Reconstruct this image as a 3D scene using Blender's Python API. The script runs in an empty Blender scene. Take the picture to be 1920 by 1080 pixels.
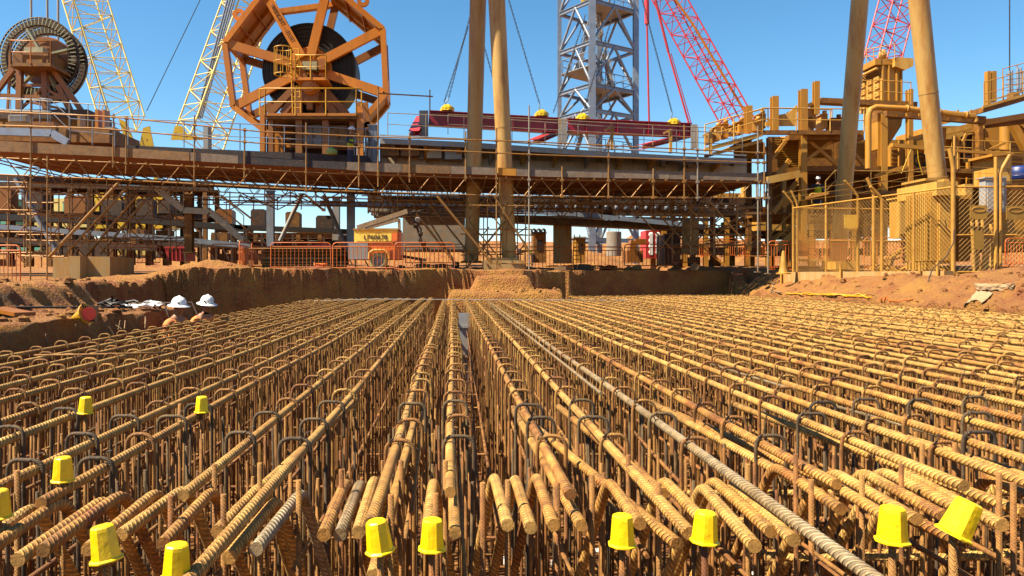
import bpy, math, random
import numpy as np
from mathutils import Vector, Matrix, noise
R = math.radians
random.seed(7)
scene = bpy.context.scene
COL = scene.collection

# ------------------------------------------------------------ camera, sky, sun
F = 1400.0                      # focal length in photograph pixels (1920 wide)
CX, CY = 848.0, 517.0           # where the reinforcing bars vanish
camd = bpy.data.cameras.new('camera')
cam = bpy.data.objects.new('camera', camd); COL.objects.link(cam)
camd.sensor_width = 36.0
camd.lens = 36.0 * F / 1920.0
camd.shift_x = (960 - CX) / 1920.0
camd.shift_y = -(540 - CY) / 1920.0
camd.clip_start = 0.05; camd.clip_end = 6000
cam.location = (0, 0, 0); cam.rotation_euler = (R(90), 0, 0)
scene.camera = cam

SUN_EL = 52.0
SUN_AZ = -17.0                   # degrees beyond straight left
sdir = Vector((-math.cos(R(SUN_EL)) * math.cos(R(SUN_AZ)), math.cos(R(SUN_EL)) * math.sin(R(SUN_AZ)), math.sin(R(SUN_EL))))
w = bpy.data.worlds.new('World'); scene.world = w; w.use_nodes = True
nt = w.node_tree; bg = nt.nodes['Background']
sky = nt.nodes.new('ShaderNodeTexSky'); sky.sky_type = 'NISHITA'; sky.sun_disc = False
sky.sun_elevation = R(SUN_EL); sky.sun_rotation = math.atan2(sdir.x, sdir.y)
sky.air_density = 1.0; sky.dust_density = 0.0; sky.ozone_density = 3.0; sky.altitude = 300
hsv = nt.nodes.new('ShaderNodeHueSaturation'); hsv.inputs['Hue'].default_value = 0.49; hsv.inputs['Saturation'].default_value = 1.22; hsv.inputs['Value'].default_value = 1.13
nt.links.new(sky.outputs[0], hsv.inputs['Color']); nt.links.new(hsv.outputs[0], bg.inputs[0]); bg.inputs[1].default_value = 0.055
sd = bpy.data.lights.new('sun', 'SUN'); sd.energy = 5.0; sd.angle = R(0.5); sd.color = (1.0, 0.87, 0.65)
so = bpy.data.objects.new('sun', sd); COL.objects.link(so)
so.rotation_euler = (-sdir).to_track_quat('-Z', 'Y').to_euler()
so.location = (-20, 10, 40)
vs = scene.view_settings
vs.view_transform = 'Standard'; vs.look = 'None'; vs.gamma = 1.0; vs.exposure = 1.58; vs.use_curve_mapping = False

# ------------------------------------------------------------ helpers
def P(px, py, Y): return Vector(((px - CX) * Y / F, Y, (CY - py) * Y / F))
def PZ(px, py, z):              # point at height z seen at this pixel
    Y = -z * F / (py - CY); return P(px, py, Y)

def newmat(name):
    m = bpy.data.materials.new(name); m.use_nodes = True
    return m, m.node_tree, m.node_tree.nodes['Principled BSDF']
def N(nt, t, **k):
    n = nt.nodes.new(t)
    for a, b in k.items(): setattr(n, a, b)
    return n
def sat(c, k=1.28, v=0.57):
    g = sum(c) / 3; return tuple(max(0.002, (g + (x - g) * k) * v) for x in c)
def paint(name, c, c2=None, rough=0.55, metal=0.0, scale=3.0, amt=0.5, bump=0.0, bscale=40, dust=None, dustamt=0.5, streak=False):
    """painted / dusty surface: two tones mixed by noise, an optional dust colour in patches"""
    m, nt, b = newmat(name); L = nt.links
    c2 = c2 or tuple(x * 0.7 for x in c)
    if max(c) < 0.79: c = sat(c); c2 = sat(c2)
    else: c = tuple(x * .8 for x in c); c2 = tuple(x * .8 for x in c2)
    if dust: dust = sat(dust)
    tc = N(nt, 'ShaderNodeNewGeometry')
    mp = N(nt, 'ShaderNodeMapping'); L.new(tc.outputs['Position'], mp.inputs[0])
    if streak: mp.inputs['Scale'].default_value = (1, 1, 0.18)
    n1 = N(nt, 'ShaderNodeTexNoise'); n1.inputs['Scale'].default_value = scale; n1.inputs['Detail'].default_value = 6; n1.inputs['Roughness'].default_value = 0.65
    L.new(mp.outputs[0], n1.inputs['Vector'])
    r = N(nt, 'ShaderNodeValToRGB'); r.color_ramp.elements[0].position = 0.5 - 0.25 * (1.2 - amt); r.color_ramp.elements[1].position = 0.5 + 0.25 * (1.2 - amt)
    r.color_ramp.elements[0].color = (*c2, 1); r.color_ramp.elements[1].color = (*c, 1)
    L.new(n1.outputs[0], r.inputs[0])
    out = r.outputs[0]
    oi = N(nt, 'ShaderNodeObjectInfo')
    hs = N(nt, 'ShaderNodeHueSaturation')
    ma = N(nt, 'ShaderNodeMapRange'); ma.inputs[3].default_value = 0.85; ma.inputs[4].default_value = 1.15
    L.new(oi.outputs['Random'], ma.inputs[0]); L.new(ma.outputs[0], hs.inputs['Value']); L.new(out, hs.inputs['Color']); out = hs.outputs[0]
    if dust:
        n2 = N(nt, 'ShaderNodeTexNoise'); n2.inputs['Scale'].default_value = scale * 2.3; n2.inputs['Detail'].default_value = 8; n2.inputs['Roughness'].default_value = 0.7
        L.new(mp.outputs[0], n2.inputs['Vector'])
        r2 = N(nt, 'ShaderNodeMapRange'); r2.inputs[1].default_value = 0.62 - 0.35 * dustamt; r2.inputs[2].default_value = 0.8 - 0.35 * dustamt
        L.new(n2.outputs[0], r2.inputs[0])
        mx = N(nt, 'ShaderNodeMix', data_type='RGBA'); L.new(r2.outputs[0], mx.inputs[0]); L.new(out, mx.inputs[6]); mx.inputs[7].default_value = (*dust, 1)
        out = mx.outputs[2]
    L.new(out, b.inputs['Base Color'])
    b.inputs['Roughness'].default_value = rough; b.inputs['Metallic'].default_value = metal
    if bump:
        n3 = N(nt, 'ShaderNodeTexNoise'); n3.inputs['Scale'].default_value = bscale; n3.inputs['Detail'].default_value = 5
        L.new(tc.outputs['Position'], n3.inputs['Vector'])
        bp = N(nt, 'ShaderNodeBump'); bp.inputs['Strength'].default_value = bump; bp.inputs['Distance'].default_value = 0.02
        L.new(n3.outputs[0], bp.inputs['Height']); L.new(bp.outputs[0], b.inputs['Normal'])
    return m

def rebar_mat(name, c1, c2, c3, pitch=0.0145, rough=0.75, metal=0.0):
    m, nt, b = newmat(name); L = nt.links
    uv = N(nt, 'ShaderNodeUVMap'); uv.uv_map = 'UVMap'
    sp = N(nt, 'ShaderNodeSeparateXYZ'); L.new(uv.outputs[0], sp.inputs[0])
    g = N(nt, 'ShaderNodeNewGeometry')
    # ribs: sin(2pi (v/pitch + 0.5*|u-fold|))
    m1 = N(nt, 'ShaderNodeMath', operation='DIVIDE'); L.new(sp.outputs[1], m1.inputs[0]); m1.inputs[1].default_value = pitch
    m2 = N(nt, 'ShaderNodeMath', operation='MULTIPLY'); L.new(sp.outputs[0], m2.inputs[0]); m2.inputs[1].default_value = 4.0
    m3 = N(nt, 'ShaderNodeMath', operation='ADD'); L.new(m1.outputs[0], m3.inputs[0]); L.new(m2.outputs[0], m3.inputs[1])
    m4 = N(nt, 'ShaderNodeMath', operation='MULTIPLY'); L.new(m3.outputs[0], m4.inputs[0]); m4.inputs[1].default_value = 2 * math.pi
    m5 = N(nt, 'ShaderNodeMath', operation='SINE'); L.new(m4.outputs[0], m5.inputs[0])
    # flat seam on two sides
    s1 = N(nt, 'ShaderNodeMath', operation='MULTIPLY'); L.new(sp.outputs[0], s1.inputs[0]); s1.inputs[1].default_value = 4 * math.pi
    s2 = N(nt, 'ShaderNodeMath', operation='COSINE'); L.new(s1.outputs[0], s2.inputs[0])
    s3 = N(nt, 'ShaderNodeMapRange'); s3.inputs[1].default_value = 0.93; s3.inputs[2].default_value = 0.985; s3.inputs[3].default_value = 1; s3.inputs[4].default_value = 0
    L.new(s2.outputs[0], s3.inputs[0])
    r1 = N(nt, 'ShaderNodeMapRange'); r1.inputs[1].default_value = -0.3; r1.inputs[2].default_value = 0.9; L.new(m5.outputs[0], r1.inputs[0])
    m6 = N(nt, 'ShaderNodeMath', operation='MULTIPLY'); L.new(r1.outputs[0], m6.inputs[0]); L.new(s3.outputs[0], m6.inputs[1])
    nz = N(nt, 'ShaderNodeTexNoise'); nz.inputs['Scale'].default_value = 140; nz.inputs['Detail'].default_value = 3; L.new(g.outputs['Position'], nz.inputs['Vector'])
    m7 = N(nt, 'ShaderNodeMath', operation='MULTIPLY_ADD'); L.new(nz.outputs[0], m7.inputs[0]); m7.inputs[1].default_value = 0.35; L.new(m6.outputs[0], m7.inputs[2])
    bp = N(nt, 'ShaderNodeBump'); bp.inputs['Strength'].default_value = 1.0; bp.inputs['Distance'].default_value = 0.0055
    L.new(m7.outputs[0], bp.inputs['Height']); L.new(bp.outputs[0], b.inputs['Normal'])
    n1 = N(nt, 'ShaderNodeTexNoise'); n1.inputs['Scale'].default_value = 2.6; n1.inputs['Detail'].default_value = 9; n1.inputs['Roughness'].default_value = 0.72; L.new(g.outputs['Position'], n1.inputs['Vector'])
    oi = N(nt, 'ShaderNodeObjectInfo')
    a = N(nt, 'ShaderNodeMath', operation='MULTIPLY_ADD'); L.new(oi.outputs['Random'], a.inputs[0]); a.inputs[1].default_value = 0.20; L.new(n1.outputs[0], a.inputs[2])
    cr = N(nt, 'ShaderNodeValToRGB'); e = cr.color_ramp.elements
    e[0].position = 0.42; e[0].color = (*c1, 1); e[1].position = 0.74; e[1].color = (*c3, 1)
    k = e.new(0.55); k.color = (*c2, 1)
    L.new(a.outputs[0], cr.inputs[0])
    dk = N(nt, 'ShaderNodeMapRange'); dk.inputs[3].default_value = 0.55; dk.inputs[4].default_value = 1.15; L.new(m6.outputs[0], dk.inputs[0])  # rib shading put into the colour: valleys darker, rib tops lighter
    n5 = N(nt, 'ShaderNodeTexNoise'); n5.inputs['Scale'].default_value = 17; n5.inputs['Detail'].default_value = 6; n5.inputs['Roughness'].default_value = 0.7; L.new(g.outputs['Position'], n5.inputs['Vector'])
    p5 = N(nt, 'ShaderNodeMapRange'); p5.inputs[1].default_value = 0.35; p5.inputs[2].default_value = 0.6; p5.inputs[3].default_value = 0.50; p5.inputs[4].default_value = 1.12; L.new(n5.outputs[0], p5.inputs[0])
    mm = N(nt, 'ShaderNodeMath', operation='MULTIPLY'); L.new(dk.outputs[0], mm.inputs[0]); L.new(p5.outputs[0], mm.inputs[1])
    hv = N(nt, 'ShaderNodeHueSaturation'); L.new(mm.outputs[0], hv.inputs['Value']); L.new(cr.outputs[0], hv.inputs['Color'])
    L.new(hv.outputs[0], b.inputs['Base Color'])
    b.inputs['Roughness'].default_value = rough; b.inputs['Metallic'].default_value = metal
    return m

class MB:
    def __init__(s): s.v = []; s.f = []; s.uv = None; s.sm = []
    def add(s, vs, fs, smooth=False):
        o = len(s.v); s.v.extend([tuple(x) for x in vs]); s.f.extend([tuple(i + o for i in f) for f in fs]); s.sm.extend([smooth] * len(fs)); return s
    def box(s, c, sz, rot=None):
        c = Vector(c); h = Vector(sz) / 2; vs = []
        for x in (-1, 1):
            for y in (-1, 1):
                for z in (-1, 1):
                    p = Vector((x * h.x, y * h.y, z * h.z))
                    if rot is not None: p = rot @ p
                    vs.append(c + p)
        return s.add(vs, [(0, 1, 3, 2), (4, 6, 7, 5), (0, 4, 5, 1), (2, 3, 7, 6), (0, 2, 6, 4), (1, 5, 7, 3)])
    def beam(s, a, b, w, h=None, up=(0, 0, 1)):
        """rectangular bar from a to b, w across, h along up"""
        a = Vector(a); b = Vector(b); h = h or w
        d = b - a; L = d.length
        if L < 1e-6: return s
        d = d / L; up = Vector(up)
        if abs(d.dot(up)) > 0.98: up = Vector((0, 1, 0)) if abs(d.y) < 0.9 else Vector((1, 0, 0))
        sx = d.cross(up).normalized(); uz = sx.cross(d)
        rot = Matrix((sx, d, uz)).transposed()
        return s.box((a + b) / 2, (w, L, h), rot)
    def ibeam(s, a, b, w, h, t=0.02, up=(0, 0, 1)):
        a = Vector(a); b = Vector(b); d = (b - a).normalized(); up = Vector(up)
        if abs(d.dot(up)) > 0.98: up = Vector((0, 1, 0))
        sx = d.cross(up).normalized(); uz = sx.cross(d)
        o = uz * (h / 2 - t / 2)
        s.beam(a + o, b + o, w, t, up); s.beam(a - o, b - o, w, t, up)
        s.beam(a, b, t, h - 2 * t, up); return s
    def tube(s, a, b, r, n=8, r2=None, caps=True):
        return s.path([a, b], r, n, r2=r2, caps=caps)
    def path(s, pts, r, n=8, r2=None, caps=True, closed=False, smooth=True):
        pts = [Vector(p) for p in pts]; m = len(pts); r2 = r if r2 is None else r2
        rings = []; prev = None
        for i, p in enumerate(pts):
            if closed: t = (pts[(i + 1) % m] - pts[i - 1])
            else: t = pts[min(i + 1, m - 1)] - pts[max(i - 1, 0)]
            if t.length < 1e-9: t = Vector((0, 0, 1))
            t.normalize()
            if prev is None:
                u = Vector((0, 0, 1)) if abs(t.z) < 0.9 else Vector((1, 0, 0))
                prev = t.cross(u).normalized()
            prev = (prev - t * prev.dot(t)).normalized(); q = t.cross(prev)
            rr = r + (r2 - r) * i / max(1, m - 1)
            rings.append([p + (prev * math.cos(2 * math.pi * k / n) + q * math.sin(2 * math.pi * k / n)) * rr for k in range(n)])
        vs = [x for g in rings for x in g]; fs = []
        for i in range(m if closed else m - 1):
            j = (i + 1) % m
            for k in range(n):
                k2 = (k + 1) % n
                fs.append((i * n + k, i * n + k2, j * n + k2, j * n + k))
        s.add(vs, fs, smooth)
        if caps and not closed: s.add(rings[0], [tuple(reversed(range(n)))]); s.add(rings[-1], [tuple(range(n))])
        return s
    def prism(s, poly, off):
        """planar polygon (3D points) extruded by vector off"""
        n = len(poly); off = Vector(off); a = [Vector(p) for p in poly]; b = [p + off for p in a]
        fs = [tuple(range(n)), tuple(reversed(range(n, 2 * n)))]
        for i in range(n):
            j = (i + 1) % n; fs.append((i, i + n, j + n, j))
        return s.add(a + b, fs)
    def lathe(s, c, prof, n=20, axis=(0, 0, 1), smooth=True):
        """profile of (radius, height) pairs about an axis through c"""
        ax = Vector(axis).normalized(); u = Vector((0, 0, 1)) if abs(ax.z) < 0.9 else Vector((1, 0, 0))
        e1 = ax.cross(u).normalized(); e2 = ax.cross(e1); c = Vector(c); vs = []; fs = []
        for (r, h) in prof:
            for k in range(n):
                t = 2 * math.pi * k / n; vs.append(c + ax * h + (e1 * math.cos(t) + e2 * math.sin(t)) * r)
        for i in range(len(prof) - 1):
            for k in range(n):
                k2 = (k + 1) % n; fs.append((i * n + k, i * n + k2, (i + 1) * n + k2, (i + 1) * n + k))
        return s.add(vs, fs, smooth)
    def pbox(s, x0, y0, x1, y1, Y, d):
        """upright box whose front face, at depth Y, spans these picture pixels"""
        a = P(x0, y1, Y); b = P(x1, y0, Y)
        return s.box(((a.x + b.x) / 2, Y + d / 2, (a.z + b.z) / 2), (abs(b.x - a.x), d, abs(b.z - a.z)))
    def build(s, name, mat, parent=None):
        me = bpy.data.meshes.new(name)
        loc = parent.location if parent is not None else Vector((0, 0, 0))
        if parent is not None and parent.parent is not None: loc = loc + parent.parent.location
        own = Vector((0, 0, 0))
        if parent is None and s.v and name not in STRUCT:
            a = np.array(s.v); own = Vector(((a[:, 0].min() + a[:, 0].max()) / 2, (a[:, 1].min() + a[:, 1].max()) / 2, a[:, 2].min()))
        off = loc + own
        me.from_pydata([(x[0] - off.x, x[1] - off.y, x[2] - off.z) for x in s.v], [], s.f)
        me.polygons.foreach_set('use_smooth', s.sm)
        me.materials.append(mat)
        o = bpy.data.objects.new(name, me); COL.objects.link(o)
        if parent is not None: o.parent = parent
        o.location = own
        return o
STRUCT = {'ground'}

def rod_mesh(name, pts, r, mat, n=8, ends=True, rot=0.0):
    """round bar along a polyline with UV (around 0-1, along in metres)"""
    pts = [Vector(p) for p in pts]; m = len(pts); prev = None; vs = []; L = 0; Ls = []
    for i, p in enumerate(pts):
        t = (pts[min(i + 1, m - 1)] - pts[max(i - 1, 0)]).normalized()
        if prev is None:
            u = Vector((0, 0, 1)) if abs(t.z) < 0.9 else Vector((1, 0, 0)); prev = t.cross(u).normalized()
        prev = (prev - t * prev.dot(t)).normalized(); q = t.cross(prev)
        for k in range(n):
            a = 2 * math.pi * k / n + rot; vs.append(p + (prev * math.cos(a) + q * math.sin(a)) * r)
        if i: L += (pts[i] - pts[i - 1]).length
        Ls.append(L)
    fs = []; uv = []; sm = []
    for i in range(m - 1):
        for k in range(n):
            k2 = (k + 1) % n
            fs.append((i * n + k, i * n + k2, (i + 1) * n + k2, (i + 1) * n + k)); sm.append(True)
            uv += [k / n, Ls[i], (k + 1) / n, Ls[i], (k + 1) / n, Ls[i + 1], k / n, Ls[i + 1]]
    if ends:
        fs.append(tuple(reversed(range(n)))); uv += [0.25, 0] * n; sm.append(False)
        fs.append(tuple(range((m - 1) * n, m * n))); uv += [0.25, 0] * n; sm.append(False)
    me = bpy.data.meshes.new(name); me.from_pydata(vs, [], fs)
    l = me.uv_layers.new(name='UVMap'); l.data.foreach_set('uv', uv)
    me.polygons.foreach_set('use_smooth', sm); me.materials.append(mat)
    return me
def merged(name, me, places):
    """many copies of one small mesh as one object: places = (x,y,z,rotz,scalez)"""
    nv = len(me.vertices); v = np.empty(nv * 3); me.vertices.foreach_get('co', v); v = v.reshape(-1, 3)
    fs = [tuple(p.vertices) for p in me.polygons]; uv = np.empty(len(me.loops) * 2); me.uv_layers[0].data.foreach_get('uv', uv)
    V = []; Fa = []
    for i, (x, y, z, rz, sz) in enumerate(places):
        c, s_ = math.cos(rz), math.sin(rz)
        V.append(np.stack([v[:, 0] * c - v[:, 1] * s_ + x, v[:, 0] * s_ + v[:, 1] * c + y, v[:, 2] * sz + z], 1))
        o = i * nv; Fa.extend([tuple(k + o for k in f) for f in fs])
    V = np.concatenate(V)
    m2 = bpy.data.meshes.new(name); m2.from_pydata(V.tolist(), [], Fa)
    l = m2.uv_layers.new(name='UVMap'); l.data.foreach_set('uv', np.tile(uv, len(places)))
    m2.polygons.foreach_set('use_smooth', [True] * len(Fa)); m2.materials.append(me.materials[0])
    o = bpy.data.objects.new(name, m2); COL.objects.link(o); return o
def linkobj(name, me, loc=(0, 0, 0), rz=0, parent=None):
    o = bpy.data.objects.new(name, me); COL.objects.link(o); o.location = loc; o.rotation_euler = (0, 0, rz)
    if parent is not None: o.parent = parent
    return o
def tag(o, label, cat, group=None, kind=None):
    if label: o['label'] = label
    if cat: o['category'] = cat
    if group: o['group'] = group
    if kind: o['kind'] = kind
    return o
def thing(name, label, cat, loc, group=None):
    o = bpy.data.objects.new(name, None); COL.objects.link(o); o.location = Vector(loc); o.empty_display_size = 0.3
    return tag(o, label, cat, group)
def copy_tree(o, loc, label=None, rz=None, parent=None, scale=None):
    c = o.copy(); COL.objects.link(c)
    if parent is None:
        c.location = loc
        if rz is not None: c.rotation_euler = (0, 0, rz)
        if label: c['label'] = label
        if scale: c.scale = scale
    else: c.parent = parent
    for ch in [x for x in o.children]: copy_tree(ch, None, parent=c)
    return c
def lerp(a, b, t): return a + (b - a) * t
def sstep(a, b, x):
    t = max(0.0, min(1.0, (x - a) / (b - a))); return t * t * (3 - 2 * t)

# ------------------------------------------------------------ materials
OCH = (0.50, 0.26, 0.055)      # dust-coated ochre steel
M = {}
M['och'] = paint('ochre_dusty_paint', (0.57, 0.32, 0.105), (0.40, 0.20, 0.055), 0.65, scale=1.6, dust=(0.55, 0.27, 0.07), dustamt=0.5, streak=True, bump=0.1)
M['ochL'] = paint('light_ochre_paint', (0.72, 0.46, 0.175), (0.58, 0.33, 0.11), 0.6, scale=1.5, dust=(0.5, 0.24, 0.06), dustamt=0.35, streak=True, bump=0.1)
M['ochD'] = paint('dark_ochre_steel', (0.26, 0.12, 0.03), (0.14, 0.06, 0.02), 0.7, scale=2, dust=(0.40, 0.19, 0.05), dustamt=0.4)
M['scaf'] = paint('scaffold_tube_galvanised', (0.42, 0.30, 0.18), (0.26, 0.14, 0.07), 0.45, metal=0.35, scale=4, dust=(0.45, 0.22, 0.07), dustamt=0.6)
M['scafL'] = paint('scaffold_tube_clean', (0.55, 0.50, 0.44), (0.36, 0.28, 0.2), 0.4, metal=0.4, scale=4, dust=(0.5, 0.3, 0.12), dustamt=0.35)
M['plank'] = paint('weathered_scaffold_plank', (0.30, 0.20, 0.12), (0.17, 0.10, 0.06), 0.85, scale=5, dust=(0.42, 0.20, 0.07), dustamt=0.4, bump=0.4)
M['plankD'] = paint('dark_blue_toe_board', (0.035, 0.030, 0.035), (0.02, 0.016, 0.02), 0.8, scale=5, dust=(0.16, 0.08, 0.03), dustamt=0.3)
M['soffit'] = paint('red_brown_deck_boards', (0.36, 0.12, 0.03), (0.22, 0.07, 0.02), 0.85, scale=3, dust=(0.42, 0.18, 0.05), dustamt=0.4)
M['grey'] = paint('light_grey_steel_paint', (0.46, 0.46, 0.46), (0.34, 0.33, 0.32), 0.5, scale=2, dust=(0.46, 0.30, 0.16), dustamt=0.35, streak=True)
M['greyB'] = paint('blue_grey_galvanised', (0.42, 0.47, 0.55), (0.28, 0.32, 0.40), 0.42, metal=0.3, scale=2, dust=(0.4, 0.36, 0.32), dustamt=0.3)
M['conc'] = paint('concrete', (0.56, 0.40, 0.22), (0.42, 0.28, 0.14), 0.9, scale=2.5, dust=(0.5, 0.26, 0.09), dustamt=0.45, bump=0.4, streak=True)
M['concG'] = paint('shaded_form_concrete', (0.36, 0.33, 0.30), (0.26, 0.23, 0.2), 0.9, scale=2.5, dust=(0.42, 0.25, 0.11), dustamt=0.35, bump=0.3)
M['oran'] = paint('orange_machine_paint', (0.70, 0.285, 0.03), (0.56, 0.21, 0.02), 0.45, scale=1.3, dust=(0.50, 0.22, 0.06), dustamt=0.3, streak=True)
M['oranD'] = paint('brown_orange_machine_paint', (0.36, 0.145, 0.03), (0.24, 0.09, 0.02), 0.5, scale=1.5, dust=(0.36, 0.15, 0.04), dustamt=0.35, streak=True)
M['yelR'] = paint('yellow_guard_rail', (0.75, 0.44, 0.06), (0.6, 0.32, 0.04), 0.45, scale=2)
M['yelC'] = paint('pale_yellow_crane_paint', (0.80, 0.66, 0.22), (0.70, 0.54, 0.14), 0.4, scale=1)
M['yelS'] = paint('strong_yellow_plate', (0.78, 0.55, 0.03), (0.66, 0.44, 0.02), 0.4, scale=1)
M['red'] = paint('faded_red_crane_paint', (0.62, 0.10, 0.10), (0.50, 0.06, 0.07), 0.42, scale=1)
M['mar'] = paint('maroon_beam_paint', (0.34, 0.018, 0.05), (0.27, 0.012, 0.038), 0.4, scale=1, dust=(0.3, 0.08, 0.06), dustamt=0.2)
M['mar2'] = paint('light_red_beam_paint', (0.60, 0.10, 0.09), (0.5, 0.07, 0.07), 0.45, scale=1)
M['black'] = paint('black_rubber', (0.018, 0.014, 0.013), (0.010, 0.008, 0.008), 0.55, scale=3, dust=(0.06, 0.028, 0.014), dustamt=0.35)
M['dark'] = paint('dark_rusty_steel', (0.075, 0.040, 0.022), (0.035, 0.018, 0.012), 0.7, scale=3, dust=(0.2, 0.09, 0.03), dustamt=0.3)
M['chain'] = paint('dark_chain_steel', (0.10, 0.10, 0.11), (0.05, 0.05, 0.06), 0.4, metal=0.6, scale=6)
M['green'] = paint('grey_green_reel_paint', (0.60, 0.58, 0.40), (0.42, 0.42, 0.28), 0.5, scale=2, dust=(0.34, 0.26, 0.14), dustamt=0.35)
M['white'] = paint('white_plastic', (0.80, 0.80, 0.80), (0.7, 0.7, 0.7), 0.35, scale=8, amt=0.3)
M['barr'] = paint('orange_barrier_paint', (0.72, 0.20, 0.05), (0.55, 0.13, 0.03), 0.5, scale=4, dust=(0.5, 0.25, 0.09), dustamt=0.35)
M['capy'] = paint('bright_yellow_cap_plastic', (0.95, 0.68, 0.0), (0.84, 0.52, 0.0), 0.4, scale=22, amt=0.4, dust=(0.62, 0.36, 0.08), dustamt=0.12, bump=0.15)
M['fence'] = paint('dusty_galvanised_fence', (0.62, 0.36, 0.12), (0.46, 0.24, 0.07), 0.6, scale=5)
M['redD'] = paint('glossy_red_disc', (0.80, 0.05, 0.02), (0.7, 0.04, 0.015), 0.35, scale=9)
M['hiy'] = paint('fluoro_yellow_cloth', (0.62, 0.78, 0.03), (0.5, 0.6, 0.03), 0.8, scale=9)
M['hio'] = paint('fluoro_orange_cloth', (0.90, 0.28, 0.07), (0.8, 0.2, 0.04), 0.8, scale=9)
M['navy'] = paint('navy_work_cloth', (0.03, 0.04, 0.08), (0.02, 0.025, 0.05), 0.85, scale=9)
M['skin'] = paint('skin', (0.42, 0.22, 0.14), (0.36, 0.18, 0.11), 0.55, scale=30)
M['blue'] = paint('blue_tank_paint', (0.03, 0.06, 0.25), (0.02, 0.04, 0.16), 0.4, scale=2)
M['mint'] = paint('pale_green_cabin_paint', (0.25, 0.62, 0.45), (0.2, 0.5, 0.38), 0.5, scale=2)
M['wire'] = paint('black_tie_wire', (0.05, 0.035, 0.025), (0.03, 0.02, 0.015), 0.5, metal=0.3, scale=30)
M['tarp'] = paint('dusty_sack_cloth', (0.50, 0.36, 0.24), (0.4, 0.27, 0.16), 0.9, scale=4, bump=0.5, bscale=12)
M['hose'] = paint('orange_hose', (0.75, 0.40, 0.09), (0.6, 0.3, 0.06), 0.6, scale=4)
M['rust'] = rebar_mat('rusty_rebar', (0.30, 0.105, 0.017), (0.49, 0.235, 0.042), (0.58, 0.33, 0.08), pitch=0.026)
M['rustT'] = rebar_mat('rusty_thin_rebar', (0.19, 0.056, 0.010), (0.35, 0.135, 0.024), (0.47, 0.23, 0.048), pitch=0.012)
M['rustG'] = rebar_mat('worn_grey_rebar', (0.24, 0.14, 0.055), (0.31, 0.205, 0.095), (0.36, 0.27, 0.155), rough=0.5, metal=0.0, pitch=0.026)
M['hoopG'] = rebar_mat('grey_brown_stirrup_rebar', (0.055, 0.033, 0.016), (0.117, 0.070, 0.031), (0.218, 0.133, 0.047), pitch=0.010)

def soil_mat():
    m, nt, b = newmat('red_ochre_soil'); L = nt.links
    g = N(nt, 'ShaderNodeNewGeometry')
    n1 = N(nt, 'ShaderNodeTexNoise'); n1.inputs['Scale'].default_value = 0.9; n1.inputs['Detail'].default_value = 10; n1.inputs['Roughness'].default_value = 0.7
    n2 = N(nt, 'ShaderNodeTexNoise'); n2.inputs['Scale'].default_value = 11; n2.inputs['Detail'].default_value = 8; n2.inputs['Roughness'].default_value = 0.75
    v = N(nt, 'ShaderNodeTexVoronoi'); v.inputs['Scale'].default_value = 22
    for x in (n1, n2, v): L.new(g.outputs['Position'], x.inputs['Vector'])
    cr = N(nt, 'ShaderNodeValToRGB'); e = cr.color_ramp.elements
    e[0].position = 0.36; e[0].color = (0.200, 0.058, 0.013, 1); e[1].position = 0.64; e[1].color = (0.326, 0.152, 0.025, 1)
    k = e.new(0.5); k.color = (0.274, 0.111, 0.025, 1)
    ad = N(nt, 'ShaderNodeMath', operation='MULTIPLY_ADD'); L.new(n2.outputs[0], ad.inputs[0]); ad.inputs[1].default_value = 0.45
    sb = N(nt, 'ShaderNodeMath', operation='SUBTRACT'); L.new(n1.outputs[0], sb.inputs[0]); sb.inputs[1].default_value = 0.22
    L.new(sb.outputs[0], ad.inputs[2]); L.new(ad.outputs[0], cr.inputs[0]); L.new(cr.outputs[0], b.inputs['Base Color'])
    b.inputs['Roughness'].default_value = 0.95
    h = N(nt, 'ShaderNodeMath', operation='MULTIPLY_ADD'); L.new(v.outputs['Distance'], h.inputs[0]); h.inputs[1].default_value = 0.5; L.new(n2.outputs[0], h.inputs[2])
    bp = N(nt, 'ShaderNodeBump'); bp.inputs['Strength'].default_value = 1.0; bp.inputs['Distance'].default_value = 0.10
    L.new(h.outputs[0], bp.inputs['Height']); L.new(bp.outputs[0], b.inputs['Normal'])
    return m
M['soil'] = soil_mat()
for k_ in ('capy',): pass

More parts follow.
